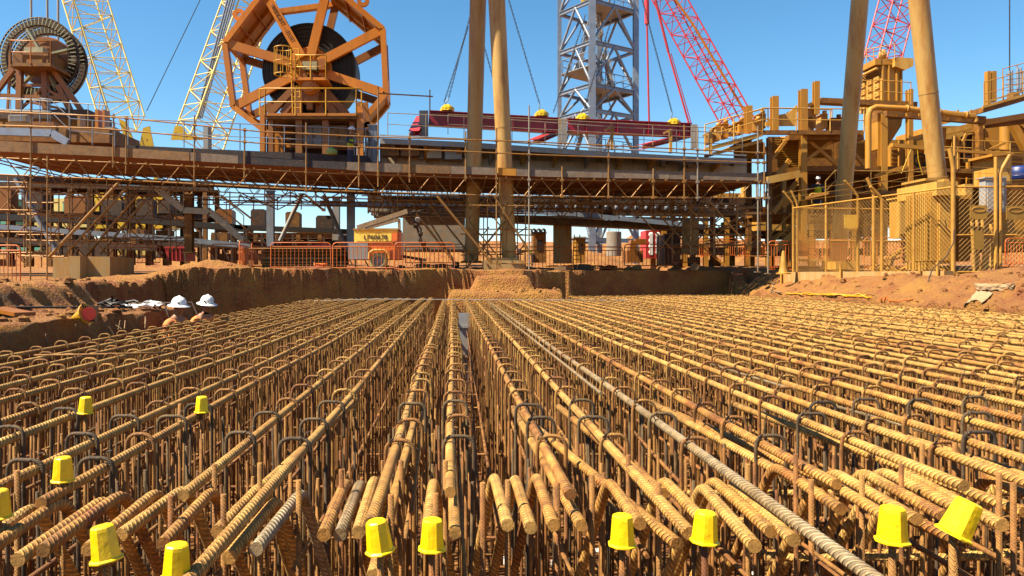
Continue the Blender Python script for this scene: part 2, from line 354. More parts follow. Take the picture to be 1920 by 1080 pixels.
# ------------------------------------------------------------ ground: one sheet with the pit in it
FLOOR = -2.25
def fr(x, y, s, o=5): return noise.fractal(Vector((x * s, y * s, 3.7)), 1.0, 2.0, o)
def wall_y(x): return 25.3 + 0.42 * (max(x, -9) + 0.3) if x < 4.2 else 27.1 + 0.42 * (min(x, 11.2) - 4.2)
def H(x, y):
    wob = 0.16 * fr(x, y, 0.5, 4)
    # upper ground
    zl = -0.12 - 0.12 * sstep(12, 25, y)
    g = lerp(zl, 0.2, sstep(-9.6, -7.6, x) * sstep(19.5, 22, y))
    g = g + max(0, min(60, y) - 29.5) * 0.026
    g = lerp(g, -0.02 + 0.0 * y, sstep(9.5, 12.5, x) * (1 - sstep(27, 31, y)))
    if x > 12.6: g += 0.3 * sstep(12.6, 14.2, x) * (1 - sstep(18.5, 21.0, y)) * sstep(9, 13, y)
    g += 0.62 * math.exp(-((x + 9.1) / 1.5) ** 2 - ((y - 26.0) / 0.8) ** 2)
    g += 0.2 * math.exp(-((x + 11.5) / 1.5) ** 2 - ((y - 25.2) / 0.9) ** 2)
    g += 0.06 * fr(x, y, 2.6, 7) + 0.06 * fr(x + 9, y, 0.45)
    # right bank: gentle spoil slope then the cut
    xr = 10.95 + wob
    if x < 12.8 and y < 30: g = lerp(-0.66, g, sstep(10.9, 12.5, x + 0.5 * wob)) if x > 4.6 else g
    if x > 4.6 and x < 12.8: g += 0.13 * fr(x, y, 2.2, 7) * (1 - sstep(12.3, 12.8, x))
    yf = wall_y(x) + 0.2 * wob
    if x > 4.2 and x < 11.5: g = lerp(g, 0.2, sstep(yf - 1.2, yf - .4, y))
    d_in = min(xr - x, yf - y, y + 7)         # >0 inside the pit
    rough = 0.02 * fr(x * 1.3, y * 6.0, 1.9, 6) if y > 21 else 0
    # left side
    ledge_end = 14.2 + 2 * wob
    xl = -4.75 + 0.6 * wob
    xb = lerp(-6.45, -8.4, sstep(9, 24, y)) + 1.6 * wob + 0.12 * fr(x, y, 1.9)
    s1 = sstep(-0.045, 0.045, d_in) if y < 21.4 or x > xr - .1 else max(0, min(1, (d_in + rough + .02) / .09)) ** 0.8
    z = lerp(g, FLOOR + 0.03 * fr(x, y, 1.7), s1)
    if x < xl + 0.3 and d_in > -0.3:
        led = -0.56 + 0.035 * fr(x, y, 3.0) + 0.05 * fr(x, y, 0.8)
        wl = 1 - sstep(ledge_end - 0.2, ledge_end + 0.5, y)
        low = lerp(FLOOR, led, wl)
        z2 = lerp(low, z, sstep(xl - 0.08, xl + 0.08, x))
        g2 = g + 0.05 * fr(x, y, 4.0, 6)
        z = lerp(g2, z2, sstep(xb - 0.16, xb + 0.22, x)) if d_in > 0.05 else min(z, g)
    # earth plug in the middle of the far side
    def bump(x0, x1, y0, y1, e=0.35):
        return sstep(x0 - e, x0 + e * .4, x) * (1 - sstep(x1 - e * .4, x1 + e, x)) * sstep(y0 - e * .6, y0 + e * .6, y) * (1 - sstep(y1, y1 + .3, y))
    if -1.5 < x < 5 and 20 < y < 28:
        n = 0.07 * fr(x, y, 2.7, 6)
        b1 = bump(-0.15 + wob, 3.45 + wob, 22.5, 28); z = max(z, lerp(FLOOR, -0.50 + n, b1))
        b2 = bump(0.7 + wob * .6, 2.6 + wob, 23.9, 28, 0.4); z = max(z, lerp(FLOOR, -0.02 + n, b2))
    return z
def axis(pts):
    out = []
    for a, b, s in pts:
        n = max(1, int(round((b - a) / s))); out += [a + (b - a) * i / n for i in range(n)]
    return out + [pts[-1][1]]
gx = axis([(-3000, -400, 700), (-400, -60, 60), (-60, -17, 5), (-17, -9, 0.3), (-9, -4.2, 0.085), (-4.2, 10.2, 0.13), (10.2, 13.4, 0.09), (13.4, 18, 0.3), (18, 60, 5), (60, 400, 60), (400, 3000, 700)])
gy = axis([(-600, -20, 60), (-20, 1, 3), (1, 6, 0.4), (6, 21.3, 0.13), (21.3, 30.3, 0.05), (30.3, 36, 0.4), (36, 75, 3), (75, 400, 40), (400, 3800, 500)])
vsg = [(x, y, H(x, y)) for y in gy for x in gx]
nx = len(gx)
fsg = [(j * nx + i, j * nx + i + 1, (j + 1) * nx + i + 1, (j + 1) * nx + i) for j in range(len(gy) - 1) for i in range(nx - 1)]
me = bpy.data.meshes.new('ground'); me.from_pydata(vsg, [], fsg); me.polygons.foreach_set('use_smooth', [max(vsg[i][2] for i in f) - min(vsg[i][2] for i in f) < 0.3 for f in fsg]); me.materials.append(M['soil'])
ground = bpy.data.objects.new('ground', me); COL.objects.link(ground); ground['kind'] = 'structure'
# ------------------------------------------------------------ the reinforcement cage in the pit
rnd = random.Random(11)
BR = 0.0205
ZB = -0.75
xs = [-4.1, -3.78, -3.44, -3.02, -2.72, -2.3, -2.03, -1.62, -1.38, -0.93, -0.645, -0.25, -0.005, 0.40, 0.70, 1.06, 1.40, 1.82, 2.07]
x = 2.07
while x < 10.6:
    x += 0.30 + rnd.uniform(-0.035, 0.035); xs.append(x)
def far_y(x): return round(wall_y(x) - 0.55, 1) if (x < -0.4 or x > 4.0) else 22.6
def near_y(i, x):
    sp = {-4.1: 1.5, -0.645: 1.55, -0.005: 2.62, 0.40: 2.55, 1.06: 1.5, 1.40: 2.72, 1.82: 2.66, -0.93: 2.58, -1.38: 2.5, -0.25: 2.25, 0.70: 2.2}
    return sp.get(x, 2.4 + 0.6 * rnd.random())
zline = {}
def bar_pts(x, y0, y1, z, wob=0.006):
    pts = []; y = y0; ph = rnd.random() * 6; a = rnd.uniform(.4, 1) * wob
    while y < y1:
        pts.append((x + a * math.sin(y * 0.9 + ph), y, z + 0.7 * a * math.sin(y * 1.3 + ph * 2))); y += 0.7
    pts.append((x, y1, z)); return pts
special = {1.06: ('worn grey thick bar running out past the near edge, right of centre', 'rustG'),
           -0.645: ('thick dusty bar running out past the near edge, left of centre', 'rust'),
           -0.005: ('middle thick bar running straight away from the camera', 'rust'),
           -4.1: ('outermost left thick bar beside the dirt ledge', 'rust')}
for i, x in enumerate(xs):
    z = ZB + rnd.uniform(-0.012, 0.008); zline[x] = z
    y0 = near_y(i, x); lab, mt = special.get(x, ('rusty thick ribbed bar of the top layer running away from the camera', 'rust'))
    if x not in special and rnd.random() < 0.02 and x > 4: mt = 'rustG'
    pts = bar_pts(0, y0, far_y(x) + rnd.uniform(-.1, .1), 0)
    o = linkobj('reinforcing_bar', rod_mesh('reinforcing_bar', pts, BR, M[mt], 12 if abs(x) < 4.2 else 8, rot=rnd.uniform(0.3, 2.6)), (x, 0, z))
    tag(o, lab, 'rebar', 'thick bars of the top layer')
    # a thinner bar lower in each cage wall
for zz, rr, nm, lab, dx in ((-1.12, 0.011, 'side_bar', 'thin rusty bar running along below the top bars', 0.062), (-2.12, 0.014, 'bottom_bar', 'rusty bar of the bottom layer running away over the pit floor', 0.15)):
    sets = {}
    for x in xs:
        fy = far_y(x)
        if fy not in sets: sets[fy] = rod_mesh(nm, bar_pts(0, 2.6 if zz > -2 else 2.2, fy - .1, 0, 0.012), rr, M['rustT'], 6)
        o = linkobj(nm, sets[fy], (x + dx, rnd.uniform(-.1, .3), zz + rnd.uniform(-.04, .04)))
        tag(o, lab, 'rebar', 'thin side bars of the cage' if zz > -2 else 'bottom layer bars')
# cross bars on the floor and part way up
cross = {}
for (zz, rr, st, lab, grp) in ((-2.09, 0.014, 0.33, 'rusty bar lying across the bottom layer from left to right', 'bottom cross bars'), (-1.55, 0.010, 1.1, 'thin rusty bar crossing the cage at mid height', 'mid height cross bars')):
    y = 2.3
    while y < 26.4:
        x0 = -4.0 if y < 22.3 else 4.3
        x1 = 10.7
        key = (x0, x1, rr)
        if key not in cross: cross[key] = rod_mesh('cross_bar', [(x0, 0, 0), ((x0 + x1) / 2, 0.01, 0), (x1, 0, 0)], rr, M['rustT'], 6)
        o = linkobj('cross_bar', cross[key], (0, y, zz + rnd.uniform(-.01, .01))); tag(o, lab, 'rebar', grp)
        y += st * rnd.uniform(.9, 1.1)

# stirrups: upside-down U over a thick bar
def hoop_pts(wd, h, r=0.045):
    c = [(-wd / 2, 0, -h), (-wd / 2, 0, -h * .5), (-wd / 2, 0, -r * 1.3)]
    for k in range(1, 5):
        a = math.pi - k * math.pi / 2 / 4; c.append((-wd / 2 + r + r * math.cos(a), 0, -r + r * math.sin(a)))
    for k in range(0, 5):
        a = math.pi / 2 - k * math.pi / 2 / 4; c.append((wd / 2 - r + r * math.cos(a), 0, -r + r * math.sin(a)))
    c += [(wd / 2, 0, -r * 1.3), (wd / 2, 0, -h * .5), (wd / 2, 0, -h)]
    return c
HR = 0.0088
hoopA = [rod_mesh('stirrup', hoop_pts(0.135, 1.42), HR, M['hoopG'], 8), rod_mesh('stirrup', hoop_pts(0.125, 1.40, 0.05), HR, M['rustT'], 8), rod_mesh('stirrup', hoop_pts(0.145, 1.43, .04), HR, M['hoopG'], 8)]
hoopT = [rod_mesh('stirrup', hoop_pts(0.135, 1.42), HR, M['rustT'], 8), rod_mesh('stirrup', hoop_pts(0.14, 1.42, .055), HR, M['rust'], 8)]
hoopF = rod_mesh('stirrup_far', hoop_pts(0.13, 1.4), HR, M['rust'], 5, ends=False)
tie = MB(); tie.path([(0.0 + 0.0215 * math.cos(t), 0.006 * math.sin(2 * t), 0.0215 * math.sin(t)) for t in [k * math.pi / 5 for k in range(10)]], 0.0028, 4, closed=True)
tie.path([(0.006, 0.01, 0.024), (0.012, 0.016, 0.04), (0.03, 0.02, 0.042)], 0.0022, 4)
tie_me = tie.build('tie_wire', M['wire']); tmesh = tie_me.data; bpy.data.objects.remove(tie_me)
hoops = []
for i, x in enumerate(xs):
    y = 3.3 + rnd.uniform(-.12, .12); 
    if x < -1.2: y = 2.9 + rnd.uniform(-.1, .3)
    if x > 5: y -= .5
    st = 0.46
    while y < far_y(x) - .15:
        hoops.append((y, x + 0.03 * (1 if x > -.3 else -1) + rnd.uniform(-.012, .012), zline[x] + BR + HR + 0.006 + rnd.uniform(0, .02), rnd.uniform(-.10, .10), rnd.random(), x))
        y += st * rnd.uniform(.86, 1.14) if rnd.random() > .06 else st * 2
def vis(h):
    px = CX + F * h[1] / h[0]; return -80 < px < 2000
hoops = [h for h in hoops if vis(h)]
hoops.sort(key=lambda h: h[0])
for h in hoops[:300]:
    y, x, z, rz, q, bx_ = h
    o = linkobj('stirrup', hoopA[int(q * 3)] if y < 4.4 and bx_ > -3 else hoopT[int(q * 3) % 2], (x, y, z), rz)
    tag(o, 'bent ribbed stirrup hooked over a thick top bar', 'stirrup', 'stirrups hooked over the thick bars')
    if y < 5.6: 
        t_ = linkobj('tie_wire', tmesh, (bx_ - x, 0.004, -HR - BR - 0.01), 0, o)
far_h = merged('far_stirrups', hoopF, [(h[1], h[0], h[2], h[3], 1.0) for h in hoops[300:]])
tag(far_h, 'farther stirrups over the top bars, receding in rows', 'stirrups', kind='stuff')

# plain upright rods standing in the cage walls
rodN = [rod_mesh('upright_rod', [(0, 0, -1.35), (0.004, 0, -.7), (0, 0, 0)], 0.0068, M[k], 7) for k in ('rustT', 'hoopG', 'rustT')]
rodF = rod_mesh('upright_rod_far', [(0, 0, -1.35), (0, 0, 0)], 0.0066, M['rustT'], 4, ends=False)
rods = []
for x in xs:
    y = 2.95 + rnd.random() * .2; y1 = far_y(x) - .1
    while y < y1:
        for sx in (-1, 1):
            if rnd.random() < .8: rods.append((y + rnd.uniform(-.04, .04), x + sx * rnd.uniform(.05, .12), -0.80 - abs(rnd.gauss(0, .05)), rnd.uniform(0, 3), rnd.random()))
        y += 0.17 if y < 12 else 0.25
rods = [h for h in rods if vis(h)]; rods.sort(key=lambda h: h[0])
for y, x, z, rz, q in rods[:300]:
    o = linkobj('upright_rod', rodN[int(q * 3)], (x, y, z), rz); o.rotation_euler = (rnd.uniform(-.02, .02), rnd.uniform(-.02, .02), rz)
    tag(o, 'thin rusty upright rod in the side of the cage', 'rebar', 'upright rods of the cage')
tag(merged('far_upright_rods', rodF, [(h[1], h[0], h[2], h[3], 1.0) for h in rods[300:]]), 'farther thin upright rods filling the cage walls', 'rebar', kind='stuff')

# bent starter bars at the near end (crest pixel, end pixel)
bent = [((926, 890), (952, 985)), ((965, 893), (995, 990)), ((1005, 890), (1038, 985)), ((1140, 900), (1200, 982)), ((1242, 897), (1315, 972)),
        ((1315, 909), (1415, 1024)), ((1334, 897), (1446, 997)), ((1373, 905), (1488, 1013)), ((1450, 872), (1577, 955)), ((1558, 882), (1720, 974)), ((1535, 893), (1690, 985)),
        ((1612, 882), (1770, 968)), ((1648, 880), (1839, 974)), ((1690, 884), (1880, 985)), ((1890, 880), (2050, 960)), ((1850, 890), (2030, 985)),
        ((650, 900), (607, 1003)), ((677, 902), (637, 1003)), ((703, 895), (672, 998)), ((813, 900), (803, 985)),
        ((350, 913), (227, 1003)), ((297, 920), (165, 1030)), ((233, 923), (80, 1032)), ((200, 933), (33, 1050)), ((400, 917), (306, 1020)), ((567, 920), (480, 1030)),
        ((493, 907), (407, 997)), ((67, 947), (-60, 1040)), ((120, 935), (-20, 1030)), ((520, 935), (430, 1045))]
for (a, b) in bent:
    z = -0.795 + rnd.uniform(-.02, .012)
    p = PZ(a[0], a[1], z); q = PZ(b[0], b[1], z); s = 1 if p.x > 0 else -1
    leg = p + Vector((-0.16 * s, 0.62, -1.15))
    d1 = (q - p).normalized(); d2 = (leg - p).normalized()
    arc = [p + d1 * 0.09, p + d1 * .045 + d2 * 0.006, p + (d1 + d2) * 0.02, p + d2 * 0.045 + d1 * .006, p + d2 * .09]
    pts = [q, lerp(q, p, .5)] + arc + [lerp(p, leg, .5), leg]
    pts = [v - q for v in pts]
    o = linkobj('bent_starter_bar', rod_mesh('bent_starter_bar', pts, 0.021, M['rust' if rnd.random() < .97 else 'rustG'], 12, rot=rnd.uniform(.4, 2.4)), q)
    tag(o, 'thick rusty bar bent down into the cage at its near edge', 'rebar', 'bent bars at the near edge')
# second thick bars lying just under the top ones with cut ends toward the camera
for (a, b, z) in (((850, 925), (853, 1000), -.83), ((1040, 900), (1090, 985), -.82), ((1100, 880), (1270, 1020), -.84), ((1500, 880), (1790, 1010), -.86), ((1650, 860), (1920, 960), -.83), ((560, 850), (440, 960), -.84),
                  ((1190, 880), (1245, 925), -.82), ((740, 930), (700, 1080), -.86), ((1860, 872), (2060, 935), -.84), ((1415, 860), (1545, 930), -.84)):
    p = PZ(a[0], a[1], z); q = PZ(b[0], b[1], z); p = p + (p - q).normalized() * 1.5
    o = linkobj('starter_bar', rod_mesh('starter_bar', [v - q for v in (q, lerp(q, p, .5), p)], 0.0205, M['rust'], 12, rot=1.2), q)
    tag(o, 'short thick rusty bar lying just under the top layer, its cut end facing the camera', 'rebar', 'straight starter bars')
# thick bars crossing below on the right
for k in range(12):
    y = 2.75 + k * 0.16
    o = linkobj('cross_bar', rod_mesh('cross_bar', [(1.35 + rnd.uniform(-.2, .1), 0, 0), (3.2, 0.02, 0), (6.0 + rnd.uniform(0, .5), 0, 0)], 0.017, M['rust'], 8), (0, y, -1.22 - 0.05 * (k % 3)))
    tag(o, 'thick rusty bar lying crosswise below the bent bars on the right', 'rebar', 'crosswise bars on the right')
for k in range(9):
    y = 2.75 + k * 0.2
    o = linkobj('cross_bar', rod_mesh('cross_bar', [(-1.2 + rnd.uniform(-.2, .1), 0, 0), (-2.6, 0.02, 0), (-4.0, 0, 0)], 0.015, M['rustT'], 8), (0, y, -1.5 - 0.05 * (k % 3)))
    tag(o, 'rusty bar lying crosswise below the bent bars on the left', 'rebar', 'crosswise bars on the left')

# posts, with and without yellow caps: (px, top py, cap px width, tilt, label)
def cap_mesh():
    m = MB(); n = 8; prof = [(0.0, 0.066), (0.024, 0.0655), (0.0285, 0.062), (0.0300, 0.054), (0.0355, -0.012), (0.0415, -0.016), (0.0415, -0.0195), (0.0345, -0.0195), (0.027, 0.05)]
    m.lathe((0, 0, 0), prof, 16, smooth=False)
    # press it to a rounded octagon with flat panels
    vs = []
    for (x, y, z) in m.v:
        a = math.atan2(y, x); r = math.hypot(x, y)
        k = math.cos(math.pi / 8) / math.cos(((a + math.pi / 8) % (math.pi / 4)) - math.pi / 8)
        vs.append((x * lerp(1, k, .8), y * lerp(1, k, .8), z))
    m.v = vs; return m
cm = cap_mesh().build('cap', M['capy']); capme = cm.data; bpy.data.objects.remove(cm)
hm = MB(); hm.box((0.0, -0.0335, 0.006), (0.007, 0.004, 0.009)); h_ = hm.build('slot', M['black']); slotme = h_.data; bpy.data.objects.remove(h_)
caps = [(200, 1000, 55, (-.10, .06, -.13), 'yellow cap leaning left on a post near the lower left corner'), (331, 1034, 54, (0, 0, .02), 'yellow cap cut by the bottom edge of the view, left'),
        (713, 988, 50, (.05, 0, -.12), 'yellow cap with a dark slot, left one of the pair at centre'), (810, 986, 48, (0, 0, .02), 'upright yellow cap, right one of the pair at centre'),
        (1167, 978, 48, (0, 0, .0), 'upright yellow cap right of centre on a slim post'), (1321, 972, 48, (0, 0, .05), 'yellow cap under the grey bar right of centre'),
        (1673, 965, 55, (0, 0, .03), 'yellow cap with a split rim on the far right, left one of two'), (1787, 948, 60, (0.12, 0, .42), 'yellow cap tilted to the right on its post on the far right'),
        (118, 867, 38, (0, 0, .0), 'small yellow cap on a post on the left side'), (-2, 930, 44, (0, 0, -.02), 'yellow cap cut by the left edge of the view'),
        (160, 751, 26, (0, 0, .05), 'distant yellow cap behind the bars on the far left'), (378, 750, 25, (0, 0, .03), 'distant yellow cap behind the bars left of centre')]
for px, py, wpx, tilt, lab in caps:
    Y = 0.072 * F / wpx; top = P(px, py, Y)
    t = thing('capped_post', lab, 'capped post', (top.x, top.y, FLOOR), 'yellow safety caps on posts')
    hh = top.z - 0.066
    pts = [(0, 0, 0.0), (0, 0, (hh - FLOOR) * .5), (0, 0, hh - FLOOR + 0.05)]
    pm = linkobj('post', rod_mesh('post', pts, 0.009, M['rustT'], 8), (0, 0, 0), 0, t)
    c = linkobj('cap', capme, (0, 0, hh - FLOOR), 0, t); c.rotation_euler = (tilt[0], tilt[2], rnd.uniform(-.5, .5))
    linkobj('slot', slotme, (0, 0, 0), 0, c)
for px, py in ((1235, 905), (1110, 890), (1873, 886), (1616, 890), (1521, 899), (1492, 851), (1790, 830), (1729, 832), (32, 882), (337, 757), (320, 930), (402, 870), (487, 868), (419, 927), (733, 927), (752, 863), (835, 863), (817, 925), (1178, 853), (952, 880 + 20), (905, 905), (1900, 905), (1402, 870), (560, 900), (640, 880), (1045, 905), (1690, 870)):
    top = PZ(px, py, -0.70)
    o = linkobj('bare_post', rod_mesh('bare_post', [(0, 0, 0), (0.003, 0, .8), (0, 0, -0.70 - FLOOR)], 0.0095, M['rustT'], 8), (top.x, top.y, FLOOR))
    tag(o, 'uncapped ribbed post standing up at the near edge of the cage', 'rebar post', 'uncapped posts at the near edge')
# loose rods
def loose(a, za, b, zb, r, lab, mt='rustT'):
    p = PZ(a[0], a[1], za); q = PZ(b[0], b[1], zb)
    o = linkobj('loose_rod', rod_mesh('loose_rod', [Vector((0, 0, 0)), (q - p) * .5 + Vector((0, 0, -.004)), q - p], r, M[mt], 8), p); tag(o, lab, 'loose rod')
loose((64, 666), -.70, (313, 661), -.70, 0.009, 'thin ribbed rod lying loose across the bars on the left')
loose((913, 567), -.70, (1127, 738), -.70, 0.012, 'thin smooth conduit lying diagonally on the bars right of centre', 'rustG')
loose((1334, 683), -.78, (1482, 728), -.78, 0.010, 'grey rod lying between the bars right of centre', 'rustG')
loose((1560, 760), -.88, (1960, 870), -.88, 0.011, 'grey rod running below the top bars on the right', 'rustG')
loose((800, 700), -.86, (773, 963), -.86, 0.008, 'straight yellowish rod lying in the gap left of the middle bar')
loose((1180, 800), -.92, (1275, 905), -.92, 0.009, 'thin rod slanting below the bars right of centre')
loose((1400, 940), -1.05, (1600, 1090), -1.05, 0.008, 'thin rod lying under the grey bar at the lower right')
loose((872, 600), -1.0, (935, 1000), -1.15, 0.010, 'thin rod in the gap right of the middle bar')
loose((885, 620), -1.1, (985, 960), -1.2, 0.010, 'second thin rod in the gap right of the middle bar')
loose((878, 620), -1.3, (905, 1060), -1.35, 0.010, 'lowest thin rod in the gap right of the middle bar')
# formwork strip at the end of the centre gap and a tape line across the far end
m = MB(); m.box((0.22, 14.0, -1.45), (0.20, 0.05, 1.5)); m.box((0.22, 13.95, -.95), (0.22, 0.04, 0.05)); m.box((0.22, 13.95, -1.5), (0.22, 0.04, 0.05))
tag(m.build('formwork_board', M['grey']), 'pale grey formwork board standing at the end of the centre gap', 'formwork')
m = MB(); m.path([P(560, 565, 22), P(700, 561, 22), P(900, 562, 22), P(1180, 563, 22)], 0.012, 5)
tag(m.build('string_line', M['grey']), 'thin pale line stretched across the far end of the cage', 'line')
# white spacer blocks on the floor
for k in range(26):
    px = rnd.uniform(150, 1900); py = rnd.uniform(1010, 1080); Y = -FLOOR * F / (py - CY) - .3
    p = P(px, 0, Y); m = MB(); s_ = rnd.uniform(.03, .05)
    m.box((p.x, Y, FLOOR + s_ / 2 + 0.01), (s_ * 1.5, s_, s_), Matrix.Rotation(rnd.random() * 3, 3, 'Z')); m.box((p.x, Y, FLOOR + s_ + 0.012), (s_ * .8, s_ * .5, .01))
    tag(m.build('spacer_block', M['white']), 'small white spacer block on the pit floor under the bars', 'spacer', 'white spacer blocks')
for k in range(8):
    px = rnd.uniform(1700, 1910); py = rnd.uniform(680, 740); Y = 5.5 + rnd.random() * 2.5
    p = P(px, 0, Y); m = MB(); m.box((p.x, Y, -1.0 - rnd.random() * .5), (0.05, 0.05, 0.12)); m.box((p.x, Y - .03, -1.05), (0.03, 0.01, 0.03))
# ------------------------------------------------------------ helpers for the site behind the pit
def interp(tab, x):
    if x <= tab[0][0]: return tab[0][1]
    for (a, b), (c, d) in zip(tab, tab[1:]):
        if x <= c: return b + (d - b) * (x - a) / (c - a)
    return tab[-1][1]
def gz(x, y): return H(x, y)
def ptube(m, a, b, Y, r, Y2=None, n=6): m.tube(P(a[0], a[1], Y), P(b[0], b[1], Y if Y2 is None else Y2), r, n)
def pbeam(m, a, b, Y, w, h=None, Y2=None): m.beam(P(a[0], a[1], Y), P(b[0], b[1], Y if Y2 is None else Y2), w, h)

def lattice(name, label, cat, B, T, ang, w, d, bays, rc, rb, mat, group=None, w2=None, extra=None):
    """four-chord lattice boom from B to T; ang turns its section about its axis"""
    B = Vector(B); T = Vector(T); ax = (T - B).normalized(); u = ax.cross(Vector((0, 1, 0))).normalized(); v = ax.cross(u)
    q = Matrix.Rotation(ang, 3, ax); u = q @ u; v = q @ v
    w2 = w2 or w
    t = thing(name, label, cat, B, group)
    def cor(f, i, sc=1):
        sx, sy = ((-1, -1), (1, -1), (1, 1), (-1, 1))[i % 4]; ww = lerp(w, w2, f)
        return lerp(B, T, f) + u * sx * ww / 2 + v * sy * d / 2 * (ww / w)
    for i in range(4):
        m = MB(); m.tube(cor(0, i), cor(1, i), rc, 6); m.build('chord', mat, t)
    m = MB()
    for k in range(bays):
        f0, f1, fm = k / bays, (k + 1) / bays, (k + .5) / bays
        for i in range(4):
            m.tube(cor(f0, i), cor(f0, i + 1), rb, 5)
            a, b = (f0, f1) if k % 2 == (i % 2) else (f1, f0)
            m.tube(cor(a, i), cor(b, i + 1), rb, 5)
    m.build('bracing', mat, t)
    return t, cor

def handrail(m, pts, h=1.0, r=0.022, post=1.5, mid=True, loops=False):
    """posts, top rail and knee rail along ground points"""
    pts = [Vector(p) for p in pts]
    up = Vector((0, 0, h)); 
    m.path([p + up for p in pts], r, 6)
    if mid: m.path([p + up * .5 for p in pts], r * .8, 6)
    for a, b in zip(pts, pts[1:]):
        n = max(1, int((b - a).length / post))
        for k in range(n + 1): c = lerp(a, b, k / n); m.tube(c, c + up, r, 6)

def barrier(px0, px1, ytop, ybot, Y, label, Y2=None, mat='barr', bars=14):
    Y2 = Y2 or Y
    a = P(px0, ybot, Y); b = P(px1, ybot, Y2); b.z = a.z + 0; h = (ybot - ytop) * Y / F
    t = thing('crowd_barrier', label, 'barrier', a, 'orange crowd barriers round the pit')
    d = b - a; up = Vector((0, 0, 1)); rr = 0.12; e = d.normalized()
    m = MB(); base = a + up * 0.09; H1 = h - 0.09
    pts = [base, base + up * (H1 - rr), base + up * (H1 - rr * .3) + e * rr * .3, base + up * H1 + e * rr, base + up * H1 + d - e * rr, base + up * (H1 - rr * .3) + d - e * rr * .3, base + d + up * (H1 - rr), base + d, base]
    m.path(pts, 0.022, 6, smooth=True); m.tube(base + up * (H1 - 0.14), base + up * (H1 - .14) + d, 0.018, 5)
    m.build('frame', M[mat], t)
    m = MB()
    for k in range(1, bars): c = base + d * (k / bars); m.tube(c, c + up * (H1 - .14), 0.0115, 5)
    m.build('bars', M[mat], t)
    for f in (0.12, 0.88):
        m = MB(); c = a + d * f; n = Vector((-e.y, e.x, 0)); m.beam(c - n * .3 + up * .02, c + n * .3 + up * .02, .04, .03); m.beam(c, c + up * .11, .04, .04); m.build('foot', M[mat], t)
    return t

# ------------------------------------------------------------ scaffold walkway in front of everything
YF, YB = 27.0, 33.2
top_c = [(-60, 293), (0, 296), (200, 304), (600, 324), (800, 331), (940, 335), (1000, 337), (1430, 342)]
bot_c = [(-60, 324), (0, 327), (200, 336), (470, 350), (600, 357), (800, 363), (940, 367), (1200, 370), (1430, 371)]
pk_t = [(-60, 261), (0, 264), (200, 275), (600, 302), (700, 305), (930, 314), (1000, 317), (1430, 325)]
pk_b = [(-60, 281), (0, 284), (200, 293), (600, 315), (700, 322), (930, 328), (1000, 331), (1430, 339)]
r1 = [(-60, 208), (0, 210), (200, 218), (480, 246), (700, 257), (870, 262), (1000, 266), (1430, 287)]
r2 = [(-60, 233), (0, 235), (200, 241), (480, 268), (700, 277), (870, 284), (1000, 290), (1430, 305)]
W = thing('scaffold_walkway', 'long tube scaffold walkway with lattice beams and planks along the far pit side', 'scaffold', P(700, 505, YF + 1))
XS = list(range(-60, 1431, 67)) + [1430]
for nm, Yp, mt in (('lattice_beam', YF, 'scaf'), ('lattice_beam', YB, 'scaf'), ('lattice_beam', 29.6, 'scaf')):
    m = MB(); k = YF / Yp
    def pc(tab, x): a = P(x, interp(tab, x), YF); return Vector((a.x, Yp, a.z))
    for tab in (top_c, bot_c): m.path([pc(tab, x) for x in XS], 0.026, 6)
    for i in range(len(XS) - 1):
        a, b = XS[i], XS[i + 1]; c = (a + b) / 2
        m.tube(pc(top_c, a + 4), pc(bot_c, c - 4), 0.020, 5); m.tube(pc(bot_c, c + 4), pc(top_c, b - 4), 0.020, 5)
    m.build(nm, M[mt], W)
# toe board planks, one piece each
px = -60; j = 0
for x0, x1, mt in ((-60, 62, 'plank'), (62, 215, 'plank'), (215, 355, 'plank'), (357, 446, 'plankG'), (447, 648, 'plankD'), (650, 752, 'plankG'), (753, 845, 'plank'), (846, 932, 'plankG'), (934, 968, 'plankO'), (969, 1130, 'plankG'), (1131, 1255, 'plankG'), (1256, 1432, 'plankG')):
    if mt == 'plankG' and 'plankG' not in M: M['plankG'] = paint('grey_weathered_plank', (0.30, 0.245, 0.20), (0.19, 0.14, 0.11), 0.85, scale=6, dust=(0.4, 0.24, 0.12), dustamt=0.3, bump=0.4)
    if mt == 'plankO' and 'plankO' not in M: M['plankO'] = paint('orange_new_plank', (0.62, 0.32, 0.10), (0.5, 0.22, 0.06), 0.8, scale=4, bump=0.3)
    n = 3; m = MB()
    for q in range(n):
        a, b = lerp(x0, x1, q / n), lerp(x0, x1, (q + 1) / n)
        A0, A1, B0, B1 = P(a, interp(pk_t, a), YF - .06), P(a, interp(pk_b, a), YF - .06), P(b, interp(pk_t, b), YF - .06), P(b, interp(pk_b, b), YF - .06)
        m.prism([A0, B0, B1, A1], (0, 0.045, 0))
    m.build('toe_board', M[mt], W)
m = MB()
for i in range(0, len(XS) - 1):
    a, b = XS[i], XS[i + 1]; A = P(a, interp(pk_b, a) - 2, YF); B = P(b, interp(pk_b, b) - 2, YF)
    for k in range(24):
        y0 = YF + 0.05 + k * 0.265
        m.prism([(A.x, y0, A.z), (B.x, y0, B.z), (B.x, y0 + .245, B.z), (A.x, y0 + .245, A.z)], (0, 0, 0.045 + .006 * (k % 2)))
m.build('deck_boards', M['soffit'], W)
m = MB()
for i in range(0, len(XS) - 1):
    for f in (0.05, 0.5):
        a = lerp(XS[i], XS[i + 1], f); A = P(a, interp(top_c, a) - 1, YF); m.tube((A.x, YF - .25, A.z), (A.x, YB + .1, A.z), 0.026, 6)
m.build('transoms', M['scaf'], W)
